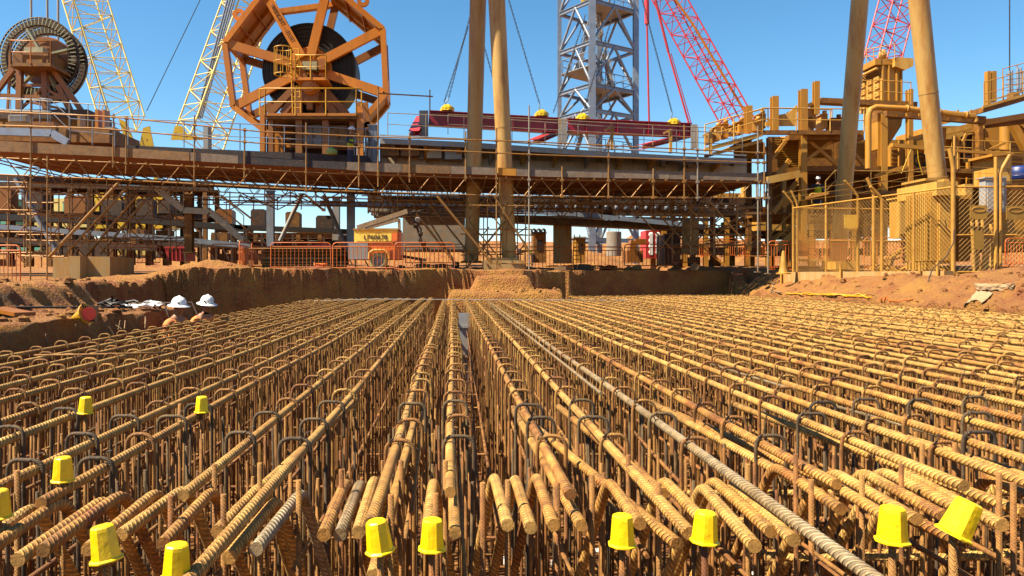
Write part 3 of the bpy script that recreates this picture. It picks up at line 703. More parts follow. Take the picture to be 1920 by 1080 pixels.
poles = [(58, 183, 533, 'scaf'), (89, 292, 532, 'scaf'), (213, 213, 314, 'scaf'), (237, 221, 326, 'scaf'), (365, 216, 351, 'scaf'), (459, 240, 339, 'scaf'), (574, 230, 361, 'scaf'), (673, 250, 350, 'scaf'), (709, 168, 350, 'scaf'), (768, 248, 342, 'scaf'), (873, 246, 339, 'scaf'), (931, 240, 512, 'scaf'), (992, 198, 505, 'scafL'), (1054, 312, 371, 'scaf'), (1141, 262, 371, 'scaf'), (1225, 316, 373, 'scaf'), (1283, 234, 376, 'scaf'), (1308, 240, 376, 'scafL'), (1421, 236, 509, 'scafL'), (1433, 268, 376, 'scaf'), (1440, 335, 512, 'scafL'), (-30, 190, 535, 'scaf')]
for x, a, b, mt in poles:
    m = MB(); ptube(m, (x, a), (x - (1 if x < 500 else 0), b), YF - .1, 0.0285, n=8)
    for yy in (interp(r1, x), interp(r2, x), interp(top_c, x), interp(bot_c, x)):
        if a < yy < b: m.box(P(x, yy, YF - .1), (.10, .12, .09))
    if b > 480: m.box(P(x - 1, b + 1, YF - .1), (.18, .18, .03))
    m.build('standard', M[mt], W)
for tab in (r1, r2):
    for x0, x1 in ((-60, 480), (470, 990), (960, 1433)):
        xs_ = [x0] + [x for x in range(0, 1431, 60) if x0 < x < x1] + [x1]
        m = MB(); m.path([P(x, interp(tab, x), YF - .16) for x in xs_], 0.025, 6); m.build('guard_rail', M['scaf'], W)
# braces and ledgers below
bl = [((222, 343), (92, 482), .06, .05), ((236, 354), (122, 477), .05, .9), ((258, 366), (162, 478), .05, 1.6), ((270, 378), (188, 476), .05, 2.4),
      ((775, 393), (856, 497), .045, .6), ((819, 367), (923, 494), .05, -.1), ((926, 366), (996, 478), .035, -.1), ((800, 407), (855, 495), .035, 1.6), ((803, 380), (894, 493), .035, 2.6), ((817, 368), (880, 438), .035, 3.2),
      ((1332, 380), (1402, 460), .035, .2), ((1296, 394), (1355, 455), .03, 1.4), ((1193, 396), (1265, 474), .03, 1.8), ((1229, 396), (1300, 471), .03, 2.6), ((1380, 372), (1290, 470), .03, 3), ((1310, 372), (1230, 478), .03, 3.4),
      ((414, 366), (482, 418), .035, 1.2), ((400, 380), (495, 455), .03, 2), ((292, 354), (300, 362), .03, .5)]
for a, b, r, dy in bl:
    m = MB(); ptube(m, a, b, YF + dy, r, n=8); m.build('raker', M['scaf'], W)
for (x0, x1, y0, y1, dy) in ((50, 110, 380, 380, 0), (50, 110, 450, 452, 0), (40, 120, 480, 482, .5), (50, 205, 400, 405, 1.5), (880, 1000, 385, 386, 0), (880, 1005, 440, 441, 1), (925, 1000, 494, 494, 0), (1405, 1445, 400, 400, 0), (1405, 1445, 480, 482, 0), (380, 1430, 375, 388, 4.5), (380, 1430, 383, 398, 4.6), (1290, 1430, 440, 441, 1.5), (1240, 1430, 405, 402, 3), (450, 640, 466, 466, .4)):
    m = MB(); ptube(m, (x0, y0), (x1, y1), YF + dy, 0.025); m.build('ledger', M['scaf'], W)
# extra scaffold bay standards further back
def tower(x0, x1, yt, yb, Y0, dep, nx_, lifts, label, mat='scaf', r=0.025, rake=True):
    t = thing('scaffold_tower', label, 'scaffold', P((x0 + x1) / 2, yb, Y0))
    zt = P(0, yt, Y0).z; zb = P(0, yb, Y0).z
    X = [P(lerp(x0, x1, i / (nx_ - 1)), 0, Y0).x for i in range(nx_)]
    for yy in (Y0, Y0 + dep):
        for xx in X: MB().tube((xx, yy, zb), (xx + .01, yy, zt + rnd.uniform(-.2, .5)), r, 6).build('standard', M[mat], t)
        for k in range(lifts): z = lerp(zb, zt, (k + .6) / lifts); MB().tube((X[0] - .25, yy - .04, z), (X[-1] + .25, yy - .04, z + rnd.uniform(-.05, .05)), r, 6).build('ledger', M[mat], t)
        if rake:
            for i in range(nx_ - 1):
                for k in range(lifts):
                    z0, z1 = lerp(zb, zt, k / lifts), lerp(zb, zt, (k + 1) / lifts)
                    if (i + k) % 2: z0, z1 = z1, z0
                    if rnd.random() < .75: MB().tube((X[i], yy + .04, z0), (X[i + 1], yy + .04, z1), r, 5).build('brace', M[mat], t)
    for xx in X:
        for k in range(lifts): z = lerp(zb, zt, (k + .6) / lifts) + .06; MB().tube((xx + .05, Y0 - .1, z), (xx + .05, Y0 + dep + .1, z), r, 6).build('ledger', M[mat], t)
    return t
tower(95, 200, 345, 478, 28.6, 1.6, 4, 3, 'scaffold tower standing on the concrete block at the left')
tower(878, 985, 368, 500, 27.8, 3.4, 4, 3, 'scaffold tower wrapped round the two tall pipes at the centre')
tower(1295, 1425, 376, 478, 28.6, 2.4, 4, 3, 'scaffold tower under the right end of the walkway')
tower(-20, 50, 335, 500, 29.5, 2.4, 3, 4, 'scaffold tower at the left edge of the view')
tower(690, 745, 345, 400, 29.5, 2.4, 3, 1, 'short hanging scaffold above the orange trailer')
tower(200, 330, 350, 470, 32, 2, 4, 3, 'scaffold tower among the dark conveyor legs at the left')

# ------------------------------------------------------------ grey steel bridge girder with cantilever brackets
YG = 33.0
G = thing('conveyor_bridge', 'dusty grey steel girder bridge with brackets behind the scaffold walkway', 'bridge', P(1000, 400, YG))
gt = [(712, 255), (870, 262), (960, 268), (1146, 281), (1330, 291), (1400, 293)]
gm = [(712, 292), (870, 296), (960, 300), (1240, 308), (1400, 312)]
gb = [(712, 318), (870, 322), (960, 326), (1240, 332), (1400, 334)]
gx_ = [712, 790, 870, 960, 1050, 1146, 1240, 1330, 1400]
m = MB(); 
for a, b in zip(gx_, gx_[1:]): m.prism([P(a, interp(gm, a), YG), P(b, interp(gm, b), YG), P(b, interp(gb, b), YG), P(a, interp(gb, a), YG)], (0, .3, 0))
M['cream'] = paint('cream_grey_girder_paint', (0.62, 0.54, 0.42), (0.50, 0.42, 0.31), 0.55, scale=2, dust=(0.5, 0.34, 0.18), dustamt=0.35, streak=True)
m.build('main_girder', M['cream'], G)
m = MB()
for a, b in zip(gx_, gx_[1:]): m.prism([P(a, interp(gt, a) + 4, YG - 1.6), P(b, interp(gt, b) + 4, YG - 1.6), P(b, interp(gt, b) + 14, YG - 1.6), P(a, interp(gt, a) + 14, YG - 1.6)], (0, .12, 0))
m.build('edge_beam', M['grey'], G)
m = MB()
for a, b in zip(gx_, gx_[1:]): m.prism([P(a, interp(gt, a), YG - 1.7), P(b, interp(gt, b), YG - 1.7), P(b, interp(gt, b) - 1, YG + 2.4), P(a, interp(gt, a) - 1, YG + 2.4)], (0, 0, .05))
m.build('walkway_grating', M['grey'], G)
for x in range(735, 1400, 62):
    y0 = interp(gt, x) + 5; y1 = interp(gm, x)
    m = MB(); a = P(x, y0, YG - 1.5); b = P(x, y1 + 12, YG - .02)
    m.prism([(a.x, YG - 1.5, a.z), (a.x, YG, a.z), (a.x, YG, b.z), (a.x, YG - .5, b.z)], (.04, 0, 0)); m.beam((a.x + .02, YG - 1.5, a.z - .12), (a.x + .02, YG - .3, b.z + .1), .18, .03)
    m.build('bracket', M['ochL'] if x % 3 else M['grey'], G)
m = MB()
for a, b in zip(gx_, gx_[1:]): pbeam(m, (a, interp(gm, a) + 30), (b, interp(gm, b) + 30), YG + 1.5, .2, .3)
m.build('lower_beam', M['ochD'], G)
for x in (785, 830, 1240, 1290):
    m = MB(); m.pbox(x, interp(gt, x) + 6, x + 9, interp(gm, x) + 4, YG - .35, .2); m.build('stiffener', M['grey'], G)
M['cream'] = paint('cream_grey_girder_paint', (0.62, 0.54, 0.42), (0.50, 0.42, 0.31), 0.55, scale=2, dust=(0.5, 0.34, 0.18), dustamt=0.35, streak=True)
m = MB()
for a, b in zip(gx_, gx_[1:]): m.prism([P(a, interp(gt, a) + 9, YG + 1.3), P(b, interp(gt, b) + 9, YG + 1.3), P(b, interp(gm, b) + 8, YG + 1.3), P(a, interp(gm, a) + 8, YG + 1.3)], (0, .08, 0))
m.build('back_web', M['cream'], G)
for a in range(725, 1395, 31): m = MB(); m.pbox(a, interp(gt, a) + 9, a + 3, interp(gm, a) + 6, YG + 1.1, .19); m.build('web_stiffener', M['cream'], G)
for x0, y0, x1, y1, mt in ((716, 268, 748, 292, 'ochD'), (752, 264, 786, 292, 'plank'), (800, 272, 828, 296, 'cream'), (834, 276, 866, 298, 'grey')):
    m = MB(); m.pbox(x0, y0, x1, y1, YG - .9, .5); m.pbox(x0 - 1, y0 - 2, x1 + 1, y0 - .1, YG - 1, .7); m.build('equipment_box', M[mt], G)
# underside conveyor with idlers
m = MB(); pbeam(m, (850, 390), (1072, 401), YG + 4, .18, .22); pbeam(m, (1072, 401), (1320, 425), YG + 4, .18, .22); pbeam(m, (600, 380), (850, 390), YG + 4, .18, .22); m.build('stringer', M['greyB'], G)
m = MB(); pbeam(m, (720, 372), (1400, 384), YG + 4.3, .5, .12); m.build('belt_frame', M['dark'], G)
m = MB(); pbeam(m, (960, 412), (1300, 428), YG + 5, 1.2, .32); m.build('tail_frame', M['ochD'], G)
m = MB(); pbeam(m, (700, 402), (1330, 412), YG + 6, .3, .16); pbeam(m, (690, 393), (960, 402), YG + 5, .3, .12); m.build('lower_stringer', M['grey'], G)
m = MB(); m.prism([P(690, 366, YG + 5.6), P(1430, 372, YG + 5.6), P(1430, 408, YG + 5.6), P(690, 398, YG + 5.6)], (0, .1, 0)); m.build('return_guard', M['dark'], G)
m = MB(); pbeam(m, (-60, 331), (400, 346), 33.6, .3, .26); pbeam(m, (400, 346), (712, 362), 33.6, .3, .2); pbeam(m, (-60, 344), (400, 356), 35, .3, .2); m.build('deck_bearer', M['dark'], G)
for k in range(36):
    x = 724 + k * 18.8; y = 378 + (k * 18.8) * .012
    m = MB(); c = P(x, y, YG + 3.9); m.lathe(c, [(0, 0), (.10, 0), (.10, .3), (0, .3)], 10, axis=(0, .3, -1)); m.build('idler_roller', M['greyB'], G)
m = MB()
for k in range(30):
    x = 730 + k * 22; pbeam(m, (x, 366), (x + 12, 398), YG + 4.1, .05); pbeam(m, (x + 12, 366), (x, 398), YG + 4.3, .05)
m.build('idler_frame', M['dark'], G)

# columns below the bridge
def column(x0, x1, y0, y1, Y, mat, label, w=None):
    m = MB(); a = P((x0 + x1) / 2, y0, Y); b = P((x0 + x1) / 2, y1, Y); ww = (x1 - x0) * Y / F
    m.ibeam(b, a, ww, ww, .03); m.beam(b, b + Vector((0, 0, .04)), ww * 1.5, ww * 1.5)
    m.box(b + Vector((0, 0, .03)), (ww * 1.6, ww * 1.6, .05)); m.box(a, (ww * 1.3, ww * 1.3, .04))
    return tag(m.build('steel_column', M[mat], None), label, 'column')
column(501, 514, 358, 466, 36, 'greyB', 'pale grey steel column left of the dusty pipe stack')
column(651, 665, 362, 486, 35, 'greyB', 'pale grey steel column at the left end of the orange trailer')
column(624, 637, 370, 470, 40, 'grey', 'dusty grey steel column between two slanting tubes')
column(348, 362, 366, 475, 31, 'ochD', 'dusty brown column standing on the dirt mound at the left')
column(1236, 1247, 428, 478, 55, 'greyB', 'far grey column beside the red and white machine')
for (a, b, Y, r, mt, lab) in (((525, 452), (566, 364), 35, .1, 'grey', 'slanting tube strut left of centre in front of the open sky'), ((607, 366), (652, 470), 35, .1, 'grey', 'slanting tube strut leaning against the trailer side column'), ((572, 364), (607, 395), 38, .06, 'scaf', 'short slanting strut under the walkway deck'),
                             ((30, 335), (105, 470), 33, .12, 'greyB', 'slanting grey leg behind the scaffold at the left edge')):
    m = MB(); ptube(m, a, b, Y, r, n=10); p = P(b[0], b[1], Y); m.box(p, (r * 3, r * 3, .06)); tag(m.build('strut', M[mt]), lab, 'strut')
m = MB(); Y = 30.5
for a, b in (((292, 352), (344, 394)), ((344, 394), (394, 397)), ((394, 397), (457, 452))): pbeam(m, a, b, Y, .08, .24)
s = thing('stair_flight', 'galvanised stair stringers stepping down to the right behind the scaffold', 'stairs', P(400, 460, Y))
m.build('stringer', M['scafL'], s); m = MB(); Y = 31.4
for a, b in (((292, 352), (344, 394)), ((344, 394), (394, 397)), ((394, 397), (457, 452))): pbeam(m, a, b, Y, .08, .24)
m.build('stringer', M['scafL'], s); m = MB()
for k in range(12):
    p = P(lerp(396, 455, k / 11), lerp(398, 451, k / 11), 30.5); m.box(p + Vector((0, .45, 0)), (.24, .85, .03))
m.build('treads', M['scaf'], s)
m = MB(); handrail(m, [P(344, 392, 30.45), P(392, 394, 30.45), P(457, 450, 30.45)], 1.0, .02, .8); m.build('handrail', M['scafL'], s)

# ------------------------------------------------------------ dark conveyor at the left, seen through the scaffold
CV = thing('belt_conveyor', 'dark dusty belt conveyor running low behind the scaffold at the left', 'conveyor', P(250, 480, 38))
m = MB(); pbeam(m, (-80, 420), (330, 448), 36, .12, .24); pbeam(m, (330, 448), (470, 462), 36, .12, .24); m.build('stringer', M['greyB'], CV)
m = MB(); pbeam(m, (-80, 405), (200, 415), 37, 1.2, .3); pbeam(m, (200, 408), (470, 430), 38, 1.2, .3); pbeam(m, (430, 426), (680, 436), 38, 1.2, .22); m.build('belt', M['black'], CV)
m = MB(); pbeam(m, (-80, 445), (300, 466), 37, .8, .3); pbeam(m, (300, 460), (690, 455), 38, .8, .25); m.build('return_belt', M['dark'], CV)
m = MB()
for k in range(26): x = -60 + k * 29; y = 410 + k * 1.4; pbeam(m, (x, y), (x + 2, y + 60), 37, .09); pbeam(m, (x, y + 8), (x + 26, y + 55), 37.4, .06)
m.build('trestle_legs', M['dark'], CV)
for x0, y0, x1, y1, mt in ((470, 392, 497, 424, 'dark'), (535, 397, 561, 428, 'ochD'), (592, 404, 623, 430, 'dark'), (404, 392, 435, 430, 'oranD'), (190, 375, 228, 410, 'dark'), (255, 372, 285, 408, 'dark'), (120, 366, 160, 400, 'oranD'), (40, 358, 80, 392, 'dark'), (-20, 350, 20, 392, 'oranD'), (326, 405, 346, 422, 'oranD'), (296, 374, 318, 400, 'dark')):
    m = MB(); a = P(x0, y1, 38); b = P(x1, y0, 38); dz = (b.z - a.z); w_ = b.x - a.x; q = .12 * w_
    m.prism([a, Vector((b.x, 38, a.z)), Vector((b.x, 38, b.z - q)), Vector((b.x - q, 38, b.z)), Vector((a.x + q, 38, b.z)), Vector((a.x, 38, b.z - q))], (0, .7, 0)); m.box((a.x + w_ / 2, 38.35, a.z - .06), (w_ * .7, .5, .14))
    m.build('idler_guard', M[mt], CV)
for k in range(9): MB().pbox(-20 + k * 52, 420 + k * 2, 10 + k * 52, 447 + k * 2, 38.5 + (k % 3) * .3, .4).build('side_plate', M['ochD'], CV)
# pale site buildings and plant far behind, glimpsed below the deck
def cabin(x0, y0, x1, y1, Y, mat, label, name='site_cabin', d=3.0, win=2):
    a = P(x0, y1, Y); t = thing(name, label, 'cabin', P((x0 + x1) / 2, y1, Y))
    m = MB(); m.pbox(x0, y0, x1, y1, Y, d); m.build('walls', M[mat], t)
    m = MB(); m.pbox(x0 - 2, y0 - 2.5, x1 + 2, y0 - .1, Y - .15, d + .3); m.build('roof', M['grey'], t)
    for k in range(win):
        c = lerp(x0, x1, (k + .5) / win); w_ = (x1 - x0) / win * .22; m = MB(); m.pbox(c - w_, lerp(y0, y1, .25), c + w_, lerp(y0, y1, .6), Y - .03, .05); m.build('window', M['black'], t)
    return t
cabin(-30, 375, 30, 420, 70, 'mint', 'pale green site cabin seen through the scaffold, upper left one')
cabin(118, 380, 145, 412, 72, 'mint', 'small pale green cabin seen through the scaffold, right one', win=1)
cabin(-20, 436, 80, 470, 66, 'mint', 'long low pale green cabin at the left edge', win=3)
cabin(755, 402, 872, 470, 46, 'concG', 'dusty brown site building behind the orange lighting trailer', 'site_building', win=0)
cabin(1000, 437, 1024, 492, 45, 'ochD', 'dark brown cabinet with round drums on top, left of the concrete pier', 'equipment_cabinet', 1.2, 1)

# ------------------------------------------------------------ grey handrails and dark deck of the upper level, left
UL = thing('upper_walkway', 'grey handrails and dark deck of the upper walkway at the foot of the reels', 'walkway', P(300, 285, 31))
m = MB()
for x0, y0, x1, y1 in ((235, 272, 450, 282), (450, 282, 690, 292)):
    m.prism([P(x0, y0, 30), P(x1, y1, 30), P(x1, y1 + 13, 30), P(x0, y0 + 13, 30)], (0, 2.8, 0))
m.build('deck', M['plankD'], UL)
m = MB(); m.prism([P(-60, 225, 31), P(205, 240, 31), P(205, 268, 31), P(-60, 262, 31)], (0, 3, 0)); m.build('left_deck', M['ochD'], UL)
m = MB(); pbeam(m, (-20, 246), (98, 250), 30.6, .2, .3); pbeam(m, (98, 250), (128, 268), 30.6, .2, .3); m.build('stair_stringer', M['greyB'], UL)
m = MB(); handrail(m, [P(240, 272, 29.9), P(450, 281, 29.9), P(700, 292, 29.9)], 1.05, .02, 1.6); m.build('handrail', M['greyB'], UL)
m = MB(); handrail(m, [P(-60, 224, 30.9), P(90, 230, 30.9)], .95, .02, 1.1); handrail(m, [P(75, 230, 30.7), P(95, 232, 30.7), P(132, 268, 30.7), P(215, 275, 30.7)], 1.0, .022, .7); m.build('left_handrail', M['greyB'], UL)
m = MB(); handrail(m, [P(-60, 226, 33), P(60, 230, 33), P(200, 240, 33)], 1.0, .02, .8); m.build('back_handrail', M['scafL'], UL)
m = MB(); m.pbox(15, 215, 50, 228, 32.5, .5)
for k in range(5): m.pbox(17, 216.5 + k * 2.3, 48, 217.6 + k * 2.3, 32.45, .05)
m.build('louvre_box', M['grey'], UL)
for x0, y0, x1, y1, mt in ((195, 238, 215, 275, 'grey'), (60, 228, 100, 246, 'oranD'), (130, 262, 210, 273, 'oranD'), (381, 236, 390, 287, 'grey'), (145, 214, 150, 262, 'scaf'), (178, 205, 184, 250, 'oran'), (192, 205, 196, 250, 'oran'), (-10, 235, 30, 258, 'ochD')):
    m = MB(); m.pbox(x0, y0, x1, y1, 32, .5); m.build('equipment_box' if x1 - x0 > 12 else 'post', M[mt], UL)
# right part of the upper handrail, on the bridge
m = MB(); handrail(m, [P(727, 254, YG - 1.6), P(870, 261, YG - 1.6), P(960, 267, YG - 1.6), P(1146, 280, YG - 1.6), P(1330, 290, YG - 1.6), P(1392, 292, YG - 1.6)], .95, .018, 1.25); m.build('handrail', M['scafL'], G)
m = MB(); handrail(m, [P(840, 252, YG + 2.3), P(960, 258, YG + 2.3), P(1146, 268, YG + 2.3), P(1380, 280, YG + 2.3)], .95, .018, 1.6); m.build('back_handrail', M['scafL'], G)
for x in (1148, 1258, 1333):
    m = MB(); y = interp(gt, x); m.pbox(x - 2.5, y - 45, x + 2.5, y, YG - 1.3, .12); pbeam(m, (x - 14, y - 37), (x, y - 44), YG - 1.3, .08); m.build('davit_post', M['ochL'], G)

# ------------------------------------------------------------ maroon beams on chains
def wbeam(x0, y0, x1, y1, h, Y, mat, label, nst=3):
    t = thing('steel_beam', label, 'beam', P((x0 + x1) / 2, (y0 + y1) / 2 + h, Y))
    a = P(x0, y0 + h / 2, Y); b = P(x1, y1 + h / 2, Y); m = MB(); m.ibeam(a, b, .42, h * Y / F, .035); m.build('section', M[mat], t)
    for k in range(nst):
        c = lerp(a, b, (k + .6) / nst); m = MB(); m.box(c, (.03, .40, h * Y / F - .075)); m.build('stiffener', M[mat], t)
    return t
YM = 37.0
wbeam(804, 208, 1047, 222, 28, YM, 'mar', 'left one of two long maroon beams above the bridge', 4)
wbeam(1064, 223, 1295, 232, 26, YM, 'mar', 'right one of two long maroon beams above the bridge', 4)
for x0, y0, x1, y1, lab in ((786, 207, 803, 256, 'pale grey end post at the left end of the maroon beams'), (1047, 222, 1063, 268, 'pale grey post between the two maroon beams'), (1296, 233, 1308, 278, 'pale grey end post at the right end of the maroon beams')):
    m = MB(); m.pbox(x0, y0, x1, y1, YM - .3, .05); m.pbox(x0, y0, x1, y1, YM + .25, .05); m.pbox((x0 + x1) / 2 - 1, y0, (x0 + x1) / 2 + 1, y1, YM - .247, .49)
    tag(m.build('end_post', M['grey']), lab, 'steel post')
for a, b, lab in (((1000, 266), (1048, 246), 'light red slanting beam below the left maroon beam'), ((1205, 275), (1290, 254), 'light red slanting beam below the right maroon beam'), ((776, 250), (790, 222), 'short light red beam behind the left grey end post')):
    m = MB(); m.ibeam(P(a[0], a[1], YM - 1.5), P(b[0], b[1], YM + 1.5), .5, .25, .03); tag(m.build('slanting_beam', M['mar2']), lab, 'beam')
def chain(a, b, Y, label, Y2=None, hook=True, wrap=True):
    Y2 = Y2 or Y; A = P(a[0], a[1], Y2); B = P(b[0], b[1], Y)
    t = thing('lifting_chain', label, 'chain', B); d = (A - B); L = d.length; e = d / L; n = int(L / 0.115); m = MB()
    u = e.cross(Vector((0, 1, 0))).normalized(); v = e.cross(u)
    for k in range(n):
        c = B + e * (0.3 + (k + .5) * (L - .3) / n); s_ = u if k % 2 else v
        m.path([c + e * .078 * math.sin(q) + s_ * .036 * math.cos(q) for q in [i * math.pi / 3 for i in range(6)]], 0.014, 4, closed=True)
    m.build('links', M['chain'], t)
    if hook:
        m = MB(); m.path([B + e * .34, B + e * .2 + u * .02, B + e * .12 + u * .08, B + u * .10 - e * .02, B - e * .08, B - u * .09 + e * .0, B - u * .08 + e * .06], 0.03, 6); m.build('hook', M['greyB'], t)
    if wrap:
        w_ = MB(); n_ = 14; C = B - Vector((0, 0, .28))
        vs = []
        for i in range(5):
            for j in range(n_):
                an = 2 * math.pi * j / n_; rr = (.36, .34, .27, .17, .04)[i] * (1 + .12 * math.sin(an * 3 + i)); vs.append(C + Vector((rr * math.cos(an), rr * .75 * math.sin(an), (-.04, .09, .18, .25, .29)[i] + .02 * math.sin(an * 5))))
        w_.add(vs, [(i * n_ + j, i * n_ + (j + 1) % n_, (i + 1) * n_ + (j + 1) % n_, (i + 1) * n_ + j) for i in range(4) for j in range(n_)], False); w_.build('padding_wrap', M['yelS'], t)
    return t
chain((884, 20), (838, 196), YM, 'front lifting chain ending at the left yellow wrap beside the tall pipes')
chain((878, 50), (829, 203), YM + .8, 'rear lifting chain beside the left yellow wrap', hook=False, wrap=False)
chain((951, -10), (1015, 206), YM, 'lifting chain ending at the yellow wrap left of the grey tower')
chain((1150, 25), (1092, 213), YM, 'lifting chain ending at the yellow wrap in front of the grey tower')
chain((1098, 28), (1034, 222), YM + 1, 'thin lifting chain left of the grey tower leg', hook=False, wrap=False)
chain((1202, -10), (1263, 222), YM, 'lifting chain ending at the right yellow wrap by the red pendants')
chain((900, 60), (930, 165), YM + 1, 'lifting chain glimpsed between the two tall pipes', hook=False, wrap=False)
chain((1125, 130), (1152, 228), YM + 1.2, 'lifting chain hanging inside the grey tower', hook=False, wrap=False)

# ------------------------------------------------------------ tall ochre pipes
def pipe(a, b, r0, r1, Ya, Yb, label, rings=()):
    A = P(a[0], a[1], Ya); B = P(b[0], b[1], Yb); t = thing('tall_pipe', label, 'pipe', B)
    m = MB(); m.tube(B, A, r1, 28, r2=r0); m.build('shaft', M['pipe'], t)
    for f in rings: m = MB(); c = lerp(B, A, f); m.tube(c, c + (A - B).normalized() * .05, lerp(r1, r0, f) * 1.03, 28); m.build('weld_ring', M['pipe'], t)
    m = MB(); m.tube(B - Vector((0, 0, .02)), B + Vector((0, 0, .06)), r1 * 1.5, 20); m.build('base_plate', M['ochD'], t)
    return t
M['pipe'] = paint('ochre_pipe_paint', (0.62, 0.42, 0.19), (0.48, 0.30, 0.12), 0.5, scale=1.1, dust=(0.40, 0.20, 0.07), dustamt=0.42, streak=True)
pipe((928, -70), (955, 490), .32, .27, 27.6, 28.2, 'right one of the two tall ochre pipes near the centre, brightly lit', (.45,))
pipe((898, -70), (884, 492), .33, .28, 29.0, 30, 'left one of the two tall ochre pipes near the centre, in shade', (.5,))
pipe((1618, -70), (1571, 500), .30, .29, 27.6, 29.8, 'left tall ochre pipe on the right side, leaning right', (.4,))
pipe((1715, -70), (1758, 338), .31, .27, 24.5, 25.0, 'right tall ochre pipe on the right side, standing on a plinth', (.4,))
m = MB(); p = P(945, 506, 27.6); m.box(p + Vector((0, .6, .1)), (1.5, 1.4, .5)); m.box(p + Vector((0, .6, .40)), (1.1, 1.0, .10)); tag(m.build('plinth', M['conc']), 'concrete plinth under the tall pipes behind the dirt plug', 'plinth')
# ------------------------------------------------------------ orange cable reel
def text_mesh(name, s, size, mat, loc, rot, parent, ext=0.004):
    c = bpy.data.curves.new(name, 'FONT'); c.body = s; c.size = size; c.extrude = ext; c.align_x = 'CENTER'; c.align_y = 'CENTER'
    o = bpy.data.objects.new(name, c); COL.objects.link(o); bpy.context.view_layer.update()
    dg = bpy.context.evaluated_depsgraph_get(); me = bpy.data.meshes.new_from_object(o.evaluated_get(dg)); bpy.data.objects.remove(o)
    me.materials.clear(); me.materials.append(mat); n = bpy.data.objects.new(name, me); COL.objects.link(n)
    n.matrix_local = Matrix.Translation(Vector(loc)) @ rot.to_4x4(); n.parent = parent; return n
YR = 33.5
RC = P(575, 122, YR)
RL = thing('cable_reel', 'huge orange octagonal cable reel with a black drum on the upper deck', 'cable reel', P(575, 290, YR + 1))
angs = [75, 120, 165, 210, 255, 300, -20, 25]; RR = 158 * YR / F
def rv(a, y, k=1.0): return RC + Vector((math.cos(R(a)) * RR * k, y, math.sin(R(a)) * RR * k))
hub = P(578, 128, YR)
for i, a in enumerate(angs):
    b = angs[(i + 1) % 8]
    for y in (0, 2.3):
        k = 1 if y == 0 else .97
        m = MB(); m.beam(rv(a, y, k), rv(b, y, k), .24, .34, up=(0, 1, 0)); m.build('rim_beam', M['oran'], RL)
    m = MB(); e = (rv(a, 0) - hub).normalized(); m.beam(hub + e * .55, rv(a, 0, .97), .40, .22, up=(0, 1, 0)); sp = m.build('spoke', M['oran'], RL)
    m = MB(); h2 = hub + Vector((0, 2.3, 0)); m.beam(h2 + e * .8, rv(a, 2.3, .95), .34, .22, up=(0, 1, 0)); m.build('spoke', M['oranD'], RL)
    m = MB(); m.beam(rv(a, 0, .98), rv(a, 2.3, .96), .22); m.build('cross_beam', M['oran'], RL)
for a, b in ((120, 165), (25, 75), (210, 255), (300, 340)):
    m = MB(); p = [rv(a, 0, .99), rv(b, 0, .99), rv(b, 2.3, .95), rv(a, 2.3, .95)]; n = (rv(a, 0) + rv(b, 0)) / 2 - RC; n.normalize(); m.prism(p, n * .05)
    for f in (.33, .66): q0 = lerp(p[0], p[1], f); q1 = lerp(p[3], p[2], f); m.beam(q0 - n * .08, q1 - n * .08, .04, .14, up=n)
    m.beam(lerp(p[0], p[3], .5) - n * .06, lerp(p[1], p[2], .5) - n * .06, .04, .12, up=n)
    m.build('rim_plate', M['oran'], RL)
for a in (143, 50, 300):
    m = MB(); c = rv(a, 0.3, 1.03 if a != 300 else 1.0); r_ = RC - c; m.lathe(c - Vector((0, .1, 0)), [(.10, 0), (.28, 0), (.28, .14), (.10, .14), (.10, 0)], 16, axis=(0, 1, 0), smooth=False)
    m.beam(c, c + r_.normalized() * .5, .4, .1, up=(0, 1, 0)) if False else None
    m.build('lifting_lug', M['oran'], RL)
m = MB(); prof = [(0, -.02), (.95, -.02)]
for k in range(18): r0 = .95 + k * (2.12 - .95) / 18; prof += [(r0 + .005, -.02), (r0 + .01, -.05 - .03 * (k % 3)), (r0 + .055, -.05 - .03 * (k % 3)), (r0 + .062, -.02)]
prof += [(2.14, .0), (2.14, 1.5), (0, 1.5)]
DC = P(576, 126, YR) + Vector((0, .45, 0)); m.lathe(DC, prof, 72, axis=(0, 1, 0), smooth=False); m.build('black_drum', M['black'], RL)
m = MB(); m.lathe(hub + Vector((0, .2, 0)), [(0, -.12), (.25, -.12), (.25, -.02), (1.0, -.02), (1.03, .02), (1.03, .2), (0, .2)], 40, axis=(0, 1, 0), smooth=False)
for k in range(12): a = k * math.pi / 6; m.lathe(hub + Vector((.85 * math.cos(a), .16, .85 * math.sin(a))), [(0, -.03), (.03, -.03), (.03, .03)], 6, axis=(0, 1, 0))
m.build('hub_disc', M['oran'], RL)
sp_a = rv(120, 0, .97); e = (sp_a - hub).normalized(); mid = lerp(hub, sp_a, .60) - Vector((0, .125, 0))
ux = -e; uy = Vector((0, -1, 0)).cross(ux) * 1.0; uz = ux.cross(uy)
if uz.y > 0: uy = -uy; uz = ux.cross(uy)
rot = Matrix((ux, uy, uz)).transposed()
text_mesh('weight_lettering', 'WEIGHT - 15.5T', .27, M['dark'], mid - RL.location, rot, RL)
